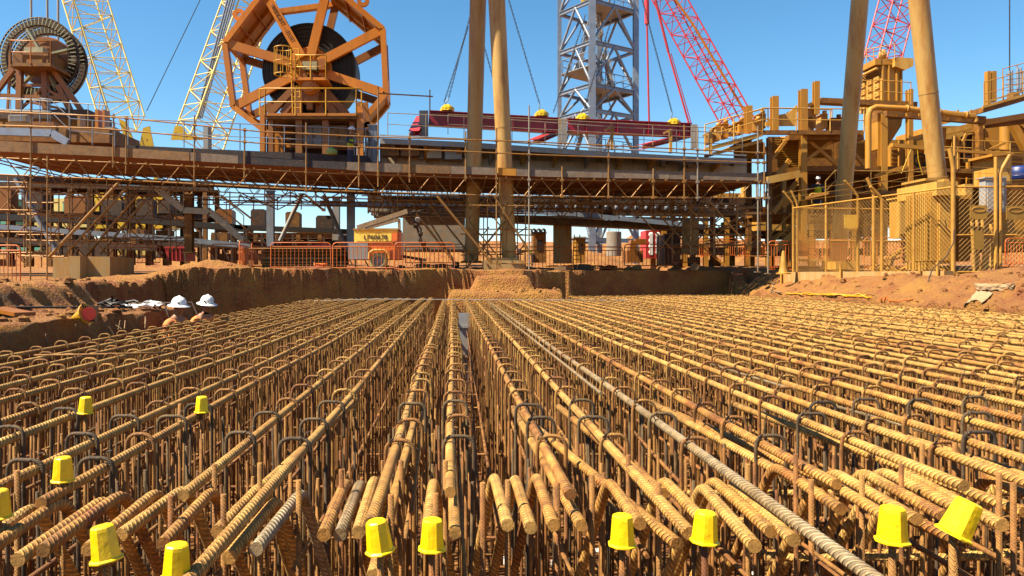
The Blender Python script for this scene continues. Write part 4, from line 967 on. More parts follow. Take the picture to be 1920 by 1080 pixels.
# gear motor, hub cage, ladder, service platform
m = MB(); c = P(581, 161, YR - 1.2); m.lathe(c, [(0, -.35), (.08, -.35), (.08, -.28), (.20, -.28), (.22, -.2), (.30, -.2), (.31, 0), (.36, .02), (.36, .5), (0, .5)], 24, axis=(0, 1, 0), smooth=False); m.build('gear_motor', M['oran'], RL)
m = MB(); m.pbox(566, 172, 596, 190, YR - 1.0, .6); m.beam(P(581, 172, YR - .8), P(581, 205, YR - .8), .25); m.pbox(556, 150, 606, 156, YR - .9, .8); m.build('motor_mount', M['oranD'], RL)
m = MB(); m.pbox(553, 145, 613, 150, YR - 1.6, 1.4); m.build('hub_platform', M['oran'], RL)
m = MB(); handrail(m, [P(554, 147, YR - .3), P(554, 147, YR - 1.6), P(611, 147, YR - 1.6), P(611, 147, YR - .3)], 1.0, .03, .5); m.build('hub_guard_rail', M['yelR'], RL)
m = MB(); m.pbox(566, 115, 594, 130, YR - .5, .5); m.build('junction_box', M['green'], RL)
m = MB(); m.pbox(597, 110, 610, 130, YR - .6, .5); m.build('brake_box', M['oranD'], RL)
m = MB(); c = P(531, 140, YR - 1.0)
for z in (0, .55, 1.15): m.path([c + Vector((.38 * math.cos(q), .38 * math.sin(q), z)) for q in [k * math.pi / 8 for k in range(17)]], .025, 5)
for k in range(9): q = k * math.pi / 4.5; m.tube(c + Vector((.38 * math.cos(q), .38 * math.sin(q), 0)), c + Vector((.38 * math.cos(q), .38 * math.sin(q), 1.15)), .018, 5)
m.build('ladder_cage', M['yelR'], RL)
m = MB(); a = P(545, 92, YR - 1.1); b = P(549, 212, YR - 1.1)
for dx in (0, .35): m.tube(a + Vector((dx, 0, 0)), b + Vector((dx, 0, 0)), .03, 6)
for k in range(12): q = lerp(a, b, k / 12); m.tube(q, q + Vector((.35, 0, 0)), .018, 5)
m.build('ladder', M['yelR'], RL)
m = MB(); m.pbox(498, 213, 668, 223, YR - 2.2, 3.2); m.build('service_platform', M['ochD'], RL)
m = MB(); m.pbox(497, 212, 669, 217, YR - 2.26, .055); m.build('platform_edge', M['oran'], RL)
m = MB(); handrail(m, [P(487, 216, YR - 1.3), P(497, 216, YR - 2.25), P(668, 216, YR - 2.25), P(678, 216, YR - 1.5)], 1.12, .032, 1.05); m.build('platform_guard_rail', M['yelR'], RL)
for a, b, w_ in (((578, 140), (505, 214), .3), ((582, 140), (650, 214), .3), ((560, 150), (560, 214), .35), ((600, 150), (600, 214), .35), ((578, 150), (530, 214), .2), ((590, 150), (628, 214), .2)):
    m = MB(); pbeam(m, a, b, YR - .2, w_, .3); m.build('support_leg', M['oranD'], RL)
for x0, x1 in ((487, 496), (503, 512), (554, 566), (604, 616), (655, 664), (669, 681)):
    m = MB(); m.pbox(x0, 200 if x0 in (487, 669) else 223, x1, 298, YR - 2.0 + (.3 if x0 == 655 else 0), .3); m.build('frame_post', M['oran'] if x0 in (487, 669) else M['oranD'], RL)
m = MB(); m.pbox(500, 226, 668, 296, YR + .6, .1); m.build('back_panel', M['dark'], RL)
for x0, y0, x1, y1, mt in ((569, 234, 603, 273, 'grey'), (617, 235, 650, 276, 'tarp'), (513, 250, 530, 288, 'oran')):
    m = MB(); m.pbox(x0, y0, x1, y1, YR - 1.2, .7); o = m.build('cabinet', M[mt], RL)
    m = MB(); xm = (x0 + x1) / 2; m.pbox(xm - .4, y0 + 3, xm + .4, y1 - 3, YR - 1.23, .02); m.pbox(xm + 2, (y0 + y1) / 2, xm + 4, (y0 + y1) / 2 + 4, YR - 1.26, .05); m.pbox(x0 + 4, y0 + 5, x0 + 8, y0 + 7, YR - 1.25, .04); m2 = m.build('door_hardware', M['dark'], RL)
for k in range(5):
    m = MB(); m.pbox(514, 228 + k * 12, 552, 231 + k * 12, YR - 1.0, .2); m.build('cable_tray', M['dark'], RL)
m = MB(); m.path([P(640, 250, YR - 2.3), P(600, 250, YR - 2.3)], .01, 4)
# plate with hole at the right foot
m = MB(); c = P(692, 243, YR - .6); m.lathe(c, [(.10, 0), (.36, 0), (.36, .12), (.10, .12), (.10, 0)], 20, axis=(0, 1, 0), smooth=False); m.beam(c + Vector((-.2, .06, .1)), c + Vector((-.3, .06, 1.2)), .5, .12, up=(0, 1, 0)); m.build('lug_plate', M['oranD'], RL)
# grey column and twisted rods beside the reel, scaffold post
column(692, 707, 236, 305, YR - 1, 'greyB', 'short pale grey column at the right foot of the orange reel')
m = MB()
for k in range(9): p = P(683 + rnd.uniform(0, 9), 300, YR - 1.7); m.tube(p, p + Vector((rnd.uniform(-.2, .2), 0, 1.1 + rnd.random() * .3)), .025, 5)
tag(m.build('rod_bundle', M['grey']), 'bundle of pale rods leaning by the grey column at the reel', 'rods')
m = MB(); ptube(m, (708, 175), (812, 181), YF + 3, .028); ptube(m, (806, 168), (806, 208), YF + 3, .028); ptube(m, (709, 162), (709, 200), YF + 3, .028); tag(m.build('scaffold_tube_arm', M['scaf']), 'scaffold tube sticking out to the right of the orange reel', 'scaffold tube')
m = MB(); c = P(622, 290, 29.6); m.lathe(c, [(0, 0), (.2, .0), (.24, .08), (.2, .2), (.08, .26), (0, .27)], 9, smooth=False); m.tube(c + Vector((-.1, 0, .22)), c + Vector((.02, 0, .34)), .03, 5); M['bagG'] = paint('pale_green_bag', (0.50, 0.62, 0.22), (0.4, 0.5, 0.18), 0.7, scale=9, bump=.4)
tag(m.build('bag', M['bagG']), 'lime green bag on the dark deck below the orange reel', 'bag')

# ------------------------------------------------------------ grey-green reel at the left
YL = 44.0
S = thing('cable_reel', 'smaller grey-green cable reel with slatted rings at the far left', 'cable reel', P(75, 235, YL))
for cx_, cy_, yy, rr, mt in ((72, 107, 0, 74, 'green'), (90, 121, 1.7, 72, 'green')):
    c = P(cx_, cy_, YL + yy); r = rr * (YL + yy) / F
    m = MB(); 
    for k, rad in ((0, r), (1, r * .80)): m.path([c + Vector((rad * math.cos(q), 0, rad * math.sin(q))) for q in [i * 2 * math.pi / 48 for i in range(48)]], .05, 6, closed=True)
    m.lathe(c + Vector((0, .2, 0)), [(r * .78, 0), (r * 1.0, 0), (r * 1.0, .03), (r * .78, .03), (r * .78, 0)], 48, axis=(0, 1, 0), smooth=False)
    m.build('ring', M['dark'], S)
    m = MB()
    for k in range(58):
        q = 2 * math.pi * k / 58; e = Vector((math.cos(q), 0, math.sin(q))); tg = Vector((-e.z, 0, e.x)); m.beam(c + e * r * .80 - Vector((0, .12, 0)), c + e * r * .985 - Vector((0, .12, 0)), .12, .05, up=tg)
    m.build('slats', M[mt], S)
m = MB(); c = P(84, 115, YL + .5); m.lathe(c, [(0, -.1), (.9, -.1), (.92, 0), (1.45, 0), (1.5, .1), (1.5, .8), (0, .8)], 40, axis=(0, 1, 0), smooth=False); m.build('drum', M['oranD'], S)
for a, b in (((74, 92), (52, 55)), ((80, 105), (128, 94)), ((84, 118), (40, 160)), ((80, 118), (105, 165)), ((70, 105), (22, 105))):
    m = MB(); pbeam(m, a, b, YL - .1, .3, .12); m.build('arm', M['green'], S)
m = MB(); m.pbox(24, 98, 90, 118, YL - 2.0, 1.8); m.pbox(18, 118, 95, 124, YL - 2.2, 2.2); m.build('service_platform', M['ochD'], S)
m = MB(); handrail(m, [P(20, 119, YL - .4), P(20, 119, YL - 2.2), P(95, 121, YL - 2.2), P(95, 121, YL - .4)], 1.3, .035, .75); m.build('guard_rail', M['oran'], S)
m = MB(); m.pbox(45, 88, 80, 105, YL - 1.2, .6); m.build('control_box', M['green'], S)
for a, b, w_ in (((38, 124), (36, 205), .3), ((84, 124), (86, 205), .3), ((95, 124), (160, 218), .26), ((25, 130), (-20, 190), .26), ((42, 160), (80, 160), .16), ((88, 168), (120, 185), .16), ((20, 100), (14, 215), .12), ((38, 205), (80, 165), .14), ((110, 160), (135, 215), .3), ((-10, 178), (140, 185), .18), ((50, 190), (120, 205), .14)):
    m = MB(); pbeam(m, a, b, YL - 1, w_, w_); m.build('support_leg', M['oranD'], S)
m = MB(); m.pbox(-20, 205, 165, 222, YL - 1.5, 3); m.build('base_frame', M['dark'], S)

# ------------------------------------------------------------ cranes
Yc = 66
t, _ = lattice('crane_boom', 'pale yellow lattice crane boom leaning left behind the grey-green reel', 'crane boom', P(232, 232, Yc), P(125, -110, Yc + 3), R(42), 2.95, 2.6, 13, .075, .042, M['yelC'], 'pale yellow crane booms')
for dy in (-1, 1.7):
    m = MB(); m.prism([P(222, 222, Yc + dy), P(236, 228, Yc + dy), P(250, 262, Yc + dy), P(262, 268, Yc + dy), P(268, 240, Yc + dy), P(280, 236, Yc + dy), P(290, 285, Yc + dy), P(240, 285, Yc + dy)], (0, .15, 0)); m.build('boom_foot', M['yelS'], t)
for x, y in ((240, 262), (255, 275), (276, 262), (284, 280)): m = MB(); m.tube(P(x, y, Yc - 1), P(x, y, Yc + 1.8), .12, 6); m.build('foot_tie', M['yelC'], t)
t, _ = lattice('crane_boom', 'pale yellow lattice crane boom leaning right behind the orange reel', 'crane boom', P(372, 268, Yc), P(506, -110, Yc + 4), R(48), 3.3, 3.0, 14, .08, .045, M['yelC'], 'pale yellow crane booms')
for dy in (-2, .6):
    m = MB(); m.prism([P(328, 236, Yc + dy), P(340, 236, Yc + dy), P(352, 252, Yc + dy), P(392, 262, Yc + dy), P(320, 262, Yc + dy)], (0, .15, 0)); m.build('boom_foot', M['yelS'], t)
for x, y in ((330, 250), (350, 256), (378, 260)): m = MB(); m.tube(P(x, y, Yc - 2), P(x, y, Yc + .7), .12, 6); m.build('foot_tie', M['yelC'], t)
for dx in (0, 5, 10, 14):
    m = MB(); ptube(m, (368 + dx * .7, 222), (442 + dx, -60), Yc, .09, n=6); m.build('pendant_bar', M['greyB'], t)
for a, b, Y, lab in (((380, -10), (275, 208), 60, 'long black cable between the two yellow booms'), ((137, 0), (205, 225), 64, 'black cable hanging inside the left yellow boom'), ((1893, -10), (1893, 140), 45, 'thin vertical cable at the far right')):
    m = MB(); ptube(m, a, b, Y, .035, n=5); tag(m.build('cable', M['chain']), lab, 'cable')
for x0, x1, lab in ((58, 59, 'leftmost pale steel rod rising behind the grey-green reel'), (88, 90, 'middle pale steel rod rising behind the grey-green reel'), (109, 109, 'rightmost pale steel rod rising behind the grey-green reel')):
    m = MB(); ptube(m, (x0, -60), (x1, 150), 60, .09, n=6); tag(m.build('hanging_rod', M['grey']), lab, 'rod')
# crawler crane bodies glimpsed below the deck
def crawler(cx_, y0, y1, Y, mat, label):
    s = (y1 - y0) / 100.0; t = thing('crawler_crane', label, 'crane', P(cx_, y1, Y))
    m = MB(); m.pbox(cx_ - 50 * s, y0 + 20 * s, cx_ + 45 * s, y0 + 62 * s, Y, 3.2); m.build('machine_house', M[mat], t)
    m = MB(); m.pbox(cx_ + 46 * s, y0 + 30 * s, cx_ + 66 * s, y0 + 60 * s, Y - .8, 1.2); m.build('cab', M['yelS'], t)
    m = MB(); m.pbox(cx_ - 75 * s, y0 + 25 * s, cx_ - 51 * s, y0 + 66 * s, Y, 3.2); m.build('counterweight', M['yelC'], t)
    for dy in (-.8, 3.0):
        m = MB(); z0 = P(0, y1, Y).z; h = 18 * s * Y / F; c0 = P(cx_ - 62 * s, 0, Y).x; c1 = P(cx_ + 62 * s, 0, Y).x
        pts = [(c0, z0 + h * .3), (c0 + h * .5, z0), (c1 - h * .5, z0), (c1, z0 + h * .3), (c1, z0 + h * .7), (c1 - h * .4, z0 + h), (c0 + h * .4, z0 + h), (c0, z0 + h * .7)]
        m.prism([(x, Y + dy, z) for x, z in pts], (0, 1.0, 0)); m.build('track', M['dark'], t)
    m = MB(); m.prism([P(cx_ + 10 * s, y0 + 30 * s, Y + 1), P(cx_ + 40 * s, y0 + 30 * s, Y + 1), P(cx_ + 30 * s, y0 - 10 * s, Y + 1)], (0, .4, 0)); m.build('boom_bracket', M['yelS'], t)
crawler(250, 340, 482, 72, 'yelS', 'yellow crawler crane body glimpsed through the scaffold at the left')
crawler(150, 345, 480, 80, 'yelC', 'pale yellow crawler crane body behind the dark conveyor')
t, _ = lattice('crane_boom', 'red lattice crane boom leaning left over the right maroon beam', 'crane boom', P(1388, 238, 78), P(1195, -110, 82), R(12), 2.35, 2.1, 17, .085, .042, M['red'], 'red crane booms')
m = MB(); ptube(m, (1404, 222), (1300, 47), 78, .13, n=8); ptube(m, (1300, 47), (1200, -95), 78, .13, n=8); m.build('hoist_tube', M['oran'], t)
for a, b, r in (((1224, -20), (1253, 97), .13), ((1253, 97), (1294, 240), .10), ((1212, -20), (1213, 45), .25), ((1213, 45), (1217, 232), .10), ((1258, 100), (1298, 238), .05)):
    m = MB(); ptube(m, a, b, 76, r, n=6); m.build('pendant_bar', M['red'], t)
t, _ = lattice('crane_boom', 'red lattice crane boom standing behind the dust collector', 'crane boom', P(1650, 128, 75), P(1712, -110, 77), R(8), 2.5, 2.3, 9, .08, .045, M['red'], 'red crane booms')

# ------------------------------------------------------------ galvanised stair tower
TW = thing('stair_tower', 'grey galvanised steel stair tower with landings and bracing behind the maroon beams', 'tower', P(1115, 470, 60))
legs = {'N': (1110, 56.0, .24), 'L': (1049, 59.0, .15), 'R': (1192, 58.5, .2), 'B': (1124, 62.0, .2)}
def lp(k, y): x, Y, _ = legs[k]; z = (CY - y) * 57 / F; return Vector(((x - CX) * Y / F, Y, z))
for k, (x, Y, w_) in legs.items():
    m = MB(); m.ibeam(lp(k, 500), lp(k, -70), w_ * 2, w_ * 2, .06); m.build('leg', M['greyB'], TW)
lv = [-68, 10, 86, 165, 212, 290, 370, 450]
for i, y in enumerate(lv):
    for a, b in (('N', 'L'), ('N', 'R'), ('L', 'B'), ('R', 'B')):
        m = MB(); m.ibeam(lp(a, y), lp(b, y), .2, .3 if a == 'N' else .22, .04); m.build('level_beam', M['greyB'], TW)
for y0, y1 in zip(lv, lv[1:]):
    for a, b in (('N', 'L'), ('N', 'R'), ('L', 'B'), ('R', 'B')):
        mid = (lp(a, y0) + lp(b, y0)) / 2; m = MB(); m.tube(mid, lp(a, y1), .10, 8); m.tube(mid, lp(b, y1), .10, 8); m.build('brace', M['greyB'], TW)
for y in (10, 165, 290): MB().prism([lp('N', y - 2), lp('R', y - 2), lp('B', y - 2)], (0, 0, .06)).build('landing', M['grey'], TW)
for y in (128, 240): MB().prism([lp('N', y), lp('L', y), lp('B', y)], (0, 0, .06)).build('landing', M['grey'], TW)
for y in (10, 165, 290): m = MB(); handrail(m, [lerp(lp('N', y), lp('R', y), .1), lerp(lp('N', y), lp('R', y), .9), lp('B', y)], 1.1, .035, .9); m.build('landing_rail', M['greyB'], TW)
for y in (128, 240): m = MB(); handrail(m, [lerp(lp('N', y), lp('L', y), .1), lerp(lp('N', y), lp('L', y), .9), lp('B', y)], 1.1, .035, .9); m.build('landing_rail', M['greyB'], TW)
def flight(a, b, w_=.9, n=12):
    m = MB(); A = Vector(a); B = Vector(b); s_ = Vector((0, w_, 0))
    for o in (Vector((0, 0, 0)), s_): m.beam(A + o, B + o, .06, .22)
    for k in range(n): q = lerp(A, B, (k + .5) / n); m.box(q + s_ / 2, (.26, w_, .04))
    m.tube(A + Vector((0, 0, 1)), B + Vector((0, 0, 1)), .03, 5); m.tube(A + s_ + Vector((0, 0, 1)), B + s_ + Vector((0, 0, 1)), .03, 5)
    m.build('stair_flight', M['grey'], TW)
flight(P(1086, 128, 58.5), P(1103, 62, 58.5)); flight(P(1130, 66, 59), P(1120, 10, 59)); flight(P(1150, 165, 59), P(1135, 95, 59)); flight(P(1112, 235, 59.5), P(1128, 168, 59.5)); flight(P(1080, 290, 59), P(1096, 240, 59)); flight(P(1150, 350, 59), P(1125, 290, 59)); flight(P(1112, 465, 59), P(1105, 425, 59))
m = MB(); c = P(1099, 2, 58); m.lathe(c, [(0, -.3), (.35, -.2), (.42, .1), (.3, .4), (0, .5)], 10); m.build('hook_block', M['yelS'], TW)

# ------------------------------------------------------------ concrete piers and things under the bridge
def pier(x0, x1, y0, y1, Y, mat, label, bars=True):
    r = (x1 - x0) * Y / F / 2; c = P((x0 + x1) / 2, y1, Y + r); h = (y1 - y0) * Y / F; t = thing('concrete_pier', label, 'pier', c)
    m = MB(); m.lathe(c, [(0, 0), (r, 0), (r, h * .33), (r * .985, h * .333), (r * .985, h * .34), (r, h * .343), (r, h - .03), (r - .03, h), (0, h)], 32, smooth=False); m.build('shaft', M[mat], t)
    if bars:
        m = MB()
        for k in range(8): q = k * math.pi / 4; m.tube(c + Vector((r * .7 * math.cos(q), r * .7 * math.sin(q), h)), c + Vector((r * .7 * math.cos(q), r * .7 * math.sin(q), h + .2)), .015, 5)
        m.build('starter_bars', M['dark'], t)
pier(1037, 1072, 408, 494, 38, 'conc', 'tall round sunlit concrete pier under the bridge', True)
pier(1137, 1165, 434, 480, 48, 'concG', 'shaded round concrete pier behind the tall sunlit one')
pier(1279, 1310, 413, 474, 34, 'conc', 'round concrete pier behind the scaffold at the right', False)
# stepped concrete block at the left
m = MB()
def gp(x0, x1, y0, y1, Y, d): m.pbox(x0, y0, x1, y1, Y, d)
for pts in ([(99, 484), (123, 480), (123, 524), (103, 519)], [(123, 480), (149, 482), (149, 526), (128, 522)], [(149, 482), (206, 480), (206, 519), (152, 526)]): pass
def blk(x0, y0, x1, y1, Y, d): a = P(x0, y1, Y); b = P(x1, y0, Y); m.box(((a.x + b.x) / 2, Y + d / 2, (a.z + b.z) / 2), (b.x - a.x, d, b.z - a.z))
blk(99, 483, 127, 522, 26.3, 1.6); blk(127.3, 480, 150, 526, 25.7, 2.2); blk(150.3, 481, 206, 522, 26.2, 2.0)
tag(m.build('concrete_block', M['conc']), 'stepped concrete block at the pit edge carrying the scaffold rakers', 'concrete block')
m = MB(); m.box(P(150, 528, 25.2) + Vector((0, 0, 0)), (2.0, .5, .12)); m.box(P(128, 527, 25.0), (.4, .3, .16)); tag(m.build('timber_packing', M['dark']), 'dark timber packing in front of the stepped concrete block', 'timber')
# red skip, tank and machines
def skip(x0, x1, y0, y1, Y, mat, lab, cat='skip', nm='steel_skip'):
    m = MB(); a = P(x0, y1, Y); b = P(x1, y0, Y); w_ = b.x - a.x; m.prism([(a.x + w_ * .12, Y, a.z), (b.x, Y, a.z), (b.x, Y, b.z), (a.x, Y, b.z)], (0, 1.5, 0)); m.beam((a.x, Y - .04, b.z), (b.x, Y - .04, b.z), .08, .1)
    for k in range(4): m.beam((lerp(a.x, b.x, .2 + k * .2), Y - .04, a.z), (lerp(a.x, b.x, .18 + k * .2), Y - .04, b.z), .06, .06)
    tag(m.build(nm, M[mat]), lab, cat)
skip(309, 347, 464, 489, 37, 'mar2', 'red steel skip behind the dirt mound at the left')
skip(192, 278, 454, 478, 50, 'yelC', 'pale yellow excavator chassis glimpsed low behind the scaffold', 'machine', 'machine_body')
MC = thing('drill_rig', 'red and white striped machine standing under the right of the bridge', 'machine', P(1228, 484, 42))
m = MB(); m.pbox(1211, 432, 1243, 484, 42, 1.2); m.build('body', M['mar2'], MC)
for x0, x1 in ((1218, 1224), (1230, 1238)):
    m = MB()
    for k in range(4): c = P((x0 + x1) / 2, 440 + k * 11, 41.98); m.lathe(c, [(0, 0), (.14, 0), (.14, .03), (0, .03)], 12, axis=(0, 1, 0)); 
    m.pbox(x0, 438, x1, 478, 41.97, .02); m.build('white_stripe', M['white'], MC)
m = MB(); m.pbox(1176, 470, 1206, 492, 40, 1); m.prism([P(1180, 470, 40), P(1196, 470, 40), P(1192, 452, 40), P(1184, 450, 40)], (0, .6, 0)); m.pbox(1192, 448, 1212, 458, 41, .5); m.build('hopper', M['oranD'], MC)
m = MB(); m.pbox(1246, 440, 1276, 498, 38, 1.5); m.pbox(1256, 470, 1266, 476, 37.9, .1); tag(m.build('dark_machine', M['dark']), 'dark machine with a square opening beside the red striped machine', 'machine')
m = MB()
for k in range(3): c = P(1001 + k * 9, 433, 44); m.lathe(c, [(.06, 0), (.16, 0), (.16, .35), (.06, .35)], 12, axis=(0, 1, 0))
tag(m.build('drums', M['black']), 'row of black hose drums on the dark cabinet', 'hose drums')
# ladder and yellow-topped stands right of the pier
t = thing('step_ladder', 'step ladder standing right of the tall concrete pier', 'ladder', P(1082, 494, 38.5))
for dy, nm in ((0, 'front_frame'), (.8, 'back_frame')):
    m = MB(); a = P(1074, 494, 38 + dy); b = P(1077, 440, 38.4); a2 = P(1090, 494, 38 + dy); b2 = P(1087, 440, 38.4); m.tube(a, b, .03, 5); m.tube(a2, b2, .03, 5)
    for k in range(6): m.tube(lerp(a, b, (k + 1) / 7), lerp(a2, b2, (k + 1) / 7), .02, 5)
    m.build(nm, M['ochL'], t)
cabin(1079, 446, 1098, 492, 41, 'och', 'narrow ochre switch box behind the step ladder', 'switch_box', 1.0, 1)
# far dirt stockpile and brownish heap
def heap(cx_, yb, w_, h, Y, label, seed):
    n = 24; vs = []; fs = []; c = P(cx_, yb, Y); W_ = w_ * Y / F; Hh = h * Y / F
    for i in range(n + 1):
        for j in range(n + 1):
            x = (i / n - .5) * 2; y = (j / n - .5) * 2; r = math.hypot(x, y); z = max(0, 1 - r) ** .8 * Hh * (1 + .25 * noise.noise(Vector((x * 2 + seed, y * 2, 1)))) - .2
            vs.append(c + Vector((x * W_ / 2, y * W_ / 2 + W_ / 2, z + .12 * noise.noise(Vector((x * 9, y * 9, seed))))))
    fs = [(j * (n + 1) + i, (j + 1) * (n + 1) + i, (j + 1) * (n + 1) + i + 1, j * (n + 1) + i + 1) for i in range(n) for j in range(n)]
    m = MB(); m.add(vs, fs, True); tag(m.build('dirt_heap', M['soil']), label, 'dirt heap')
heap(1215, 490, 240, 62, 64, 'tall ochre dirt stockpile far behind the right of the bridge', 3)
heap(1120, 492, 170, 30, 52, 'low rubble heap between the two concrete piers', 8)
heap(960, 498, 90, 14, 44, 'low dirt heap behind the tall pipes', 5)

# ------------------------------------------------------------ lighting trailer
T = thing('lighting_trailer', 'orange lighting tower trailer numbered LP60678 behind the barriers', 'trailer', P(705, 505, 27))
YT = 26.85
m = MB(); m.pbox(664, 431, 745, 455.5, YT, 1.5); m.build('canopy', M['yelL'] if 'yelL' in M else M['ochL'], T)
M['yelL'] = paint('dusty_yellow_canopy', (1.0, 0.68, 0.10), (0.9, 0.55, 0.08), 0.5, scale=3, dust=(0.6, 0.32, 0.1), dustamt=0.3)
M['orT'] = paint('trailer_orange_paint', (0.95, 0.20, 0.03), (0.8, 0.15, 0.02), 0.4, scale=3, dust=(0.6, 0.28, 0.1), dustamt=0.25)
T.children[0].data.materials[0] = M['yelL']
m = MB(); m.pbox(668, 438, 734, 452, YT - .04, .035); pan = m.build('number_panel', M['yelL'], T)
text_mesh('number_lettering', 'LP60678', .245, M['black'], P(704, 445, YT - .05) - T.location, Matrix.Rotation(R(90), 3, 'X'), T)
m = MB(); m.pbox(662, 428, 748, 431, YT - .05, 1.6); m.build('lid', M['ochL'], T)
m = MB(); a = P(690, 486, YT); b = P(752, 456, YT); m.box(((a.x + b.x) / 2, YT + .75, (a.z + b.z) / 2), (b.x - a.x, 1.5, b.z - a.z)); m.build('body', M['orT'], T)
m = MB(); m.pbox(745, 434, 752, 470, YT + .1, 1.2); m.pbox(735, 436, 744.8, 455, YT - .05, .04); m.build('end_panel', M['orT'], T)
m = MB(); m.pbox(653, 455.8, 689.6, 486, YT - .1, 1.6); m.build('side_box', M['grey'], T)
wc = P(710, 490, YT - .22); wh = linkobj('wheel', None, wc - T.location, 0, T) if False else None
m = MB(); m.lathe(wc, [(.18, 0), (.29, 0), (.32, .03), (.32, .2), (.29, .23), (.18, .23)], 26, axis=(0, 1, 0)); wt = m.build('wheel', M['black'], T)
m = MB(); m.lathe(wc + Vector((0, .02, 0)), [(0, .02), (.06, .0), (.07, .04), (.15, .05), (.18, 0), (.185, .02), (.185, .1)], 20, axis=(0, 1, 0), smooth=False)
for k in range(6): q = k * math.pi / 3; m.box(wc + Vector((.12 * math.cos(q), .05, .12 * math.sin(q))), (.05, .03, .05))
o = m.build('rim', M['grey'], T)
m = MB(); m.path([P(692, 486, YT - .25), P(693, 474, YT - .25), P(700, 469, YT - .25), P(720, 469, YT - .25), P(728, 475, YT - .25), P(730, 486, YT - .25)], .05, 6); m.build('mudguard', M['ochL'], T)
m = MB(); pbeam(m, (670, 427), (764, 396), YT - .3, .14, .16); pbeam(m, (684, 428), (748, 411), YT - .3, .12, .14); pbeam(m, (748, 410), (749, 430), YT - .3, .1, .1); m.build('folded_mast', M['greenM'] if 'greenM' in M else M['tarp'], T)
M['greenM'] = paint('pale_green_mast', (0.52, 0.52, 0.26), (0.4, 0.4, 0.2), 0.45, scale=4, dust=(0.5, 0.34, 0.14), dustamt=0.3)
T.children[-1].data.materials[0] = M['greenM']
m = MB(); pbeam(m, (752, 480), (800, 488), YT + .5, .1, .1); pbeam(m, (790, 488), (790, 500), YT + .5, .08, .08); m.build('tow_bar', M['dark'], T)
LH = thing('lamp_head', 'dark floodlight cluster and hoses hanging at the end of the trailer mast', 'floodlights', P(785, 470, YT - .2))
for x, y, r in ((775, 400, .09), (783, 412, .10), (779, 424, .09), (788, 440, .08), (794, 458, .10), (785, 399, .08)):
    m = MB(); m.lathe(P(x, y, YT - .3), [(0, .25), (r * .5, .2), (r, 0), (r * .9, -.02), (0, .02)], 12, axis=(.3, 1, .4)); m.build('floodlight', M['dark'] if y != 412 else M['grey'], LH)
m = MB(); m.path([P(766, 396, YT - .2), P(780, 420, YT - .2), P(788, 445, YT - .2), P(794, 465, YT - .2), P(800, 470, YT - .2)], .05, 6); m.path([P(772, 405, YT - .1), P(790, 430, YT - .1), P(786, 452, YT - .1), P(804, 468, YT - .1)], .03, 5); m.build('arm', M['dark'], LH)
# pipe stack behind the barriers
for lev in range(5):
    for k in range(4):
        m = MB(); y = 499 - lev * 7; a = P(495 + rnd.uniform(-6, 8), y, 29 + k * .28 + .1 * lev); b = P(648 + rnd.uniform(-14, 8), y, 29 + k * .28 + .1 * lev); b.z = a.z; m.tube(a, b, .075, 8)
        tag(m.build('stacked_tube', M['scaf' if (lev + k) % 3 else 'ochD']), 'dusty scaffold tube in the stack behind the orange barriers', 'tube', 'stack of dusty tubes')
m = MB(); m.prism([P(495, 466, 28.9), P(520, 461, 28.9), P(560, 464, 28.9), P(610, 460, 28.9), P(648, 466, 28.9), P(648, 468, 30.4), P(495, 468, 30.4)], (0, 0, .05)); tag(m.build('sheet', M['mar2']), 'reddish sheet lying over the stack of dusty tubes', 'sheet')
# ------------------------------------------------------------ barriers and small things on the ground
barrier(449, 474, 452, 504, 26.6, 'orange barrier seen end-on, left of the dusty tube stack', Y2=29.5, bars=16)
barrier(472, 500, 453, 504, 27.6, 'second orange barrier seen almost end-on, left of the tube stack', Y2=29.5, bars=12)
barrier(508, 620, 455, 506, 26.5, 'wide orange barrier in front of the dusty tube stack', bars=15)
barrier(624, 738, 455, 507, 26.4, 'orange barrier in front of the wheel of the lighting trailer', bars=15)
barrier(740, 852, 455, 509, 26.3, 'orange barrier right of the lighting trailer', bars=15)
barrier(-70, 38, 460, 534, 20.5, 'orange barrier at the left edge, on the near bank', bars=14)
barrier(976, 1072, 463, 507, 29.6, 'orange barrier in front of the tall concrete pier', bars=14)
barrier(1075, 1168, 463, 507, 29.8, 'orange barrier right of the tall concrete pier', bars=14)
barrier(1171, 1260, 458, 502, 31, 'orange barrier in front of the red striped machine', bars=13)
barrier(1312, 1345, 447, 482, 37, 'distant barrier behind the scaffold at the right, left one', bars=10)
barrier(1348, 1392, 447, 482, 37, 'distant barrier behind the scaffold at the right, middle one', bars=12)
barrier(1395, 1436, 447, 483, 37, 'distant barrier behind the scaffold at the right, right one', bars=12)
barrier(1441, 1484, 452, 506, 27.2, 'orange barrier beside the dusty traffic cone', bars=8)
barrier(1492, 1534, 450, 504, 28.2, 'orange barrier inside the fenced compound, left one', bars=11)
barrier(1542, 1600, 450, 504, 28.2, 'orange barrier inside the fenced compound, middle one', bars=12)
barrier(1620, 1705, 446, 504, 28.0, 'orange barrier inside the fenced compound by the dark-clothed man', bars=14)
barrier(1885, 1960, 447, 500, 24, 'orange barrier at the right edge behind the wire mesh', bars=14)
m = MB(); c = P(1469, 514, 25.6); m.lathe(c, [(0, 0), (.24, 0), (.24, .04), (.16, .06), (.13, .18), (.05, .78), (.03, .8), (0, .8)], 18, smooth=False); tag(m.build('traffic_cone', M['fence']), 'tall dusty traffic cone beside the fence corner', 'traffic cone')
m = MB(); c = P(590, 500, 27.6); m.lathe(c, [(0, 0), (.16, 0), (.16, .03), (.11, .05), (.03, .5), (0, .5)], 14, axis=(1, .1, .25), smooth=False); tag(m.build('traffic_cone', M['orT']), 'orange cone lying on its side before the tube stack', 'traffic cone')
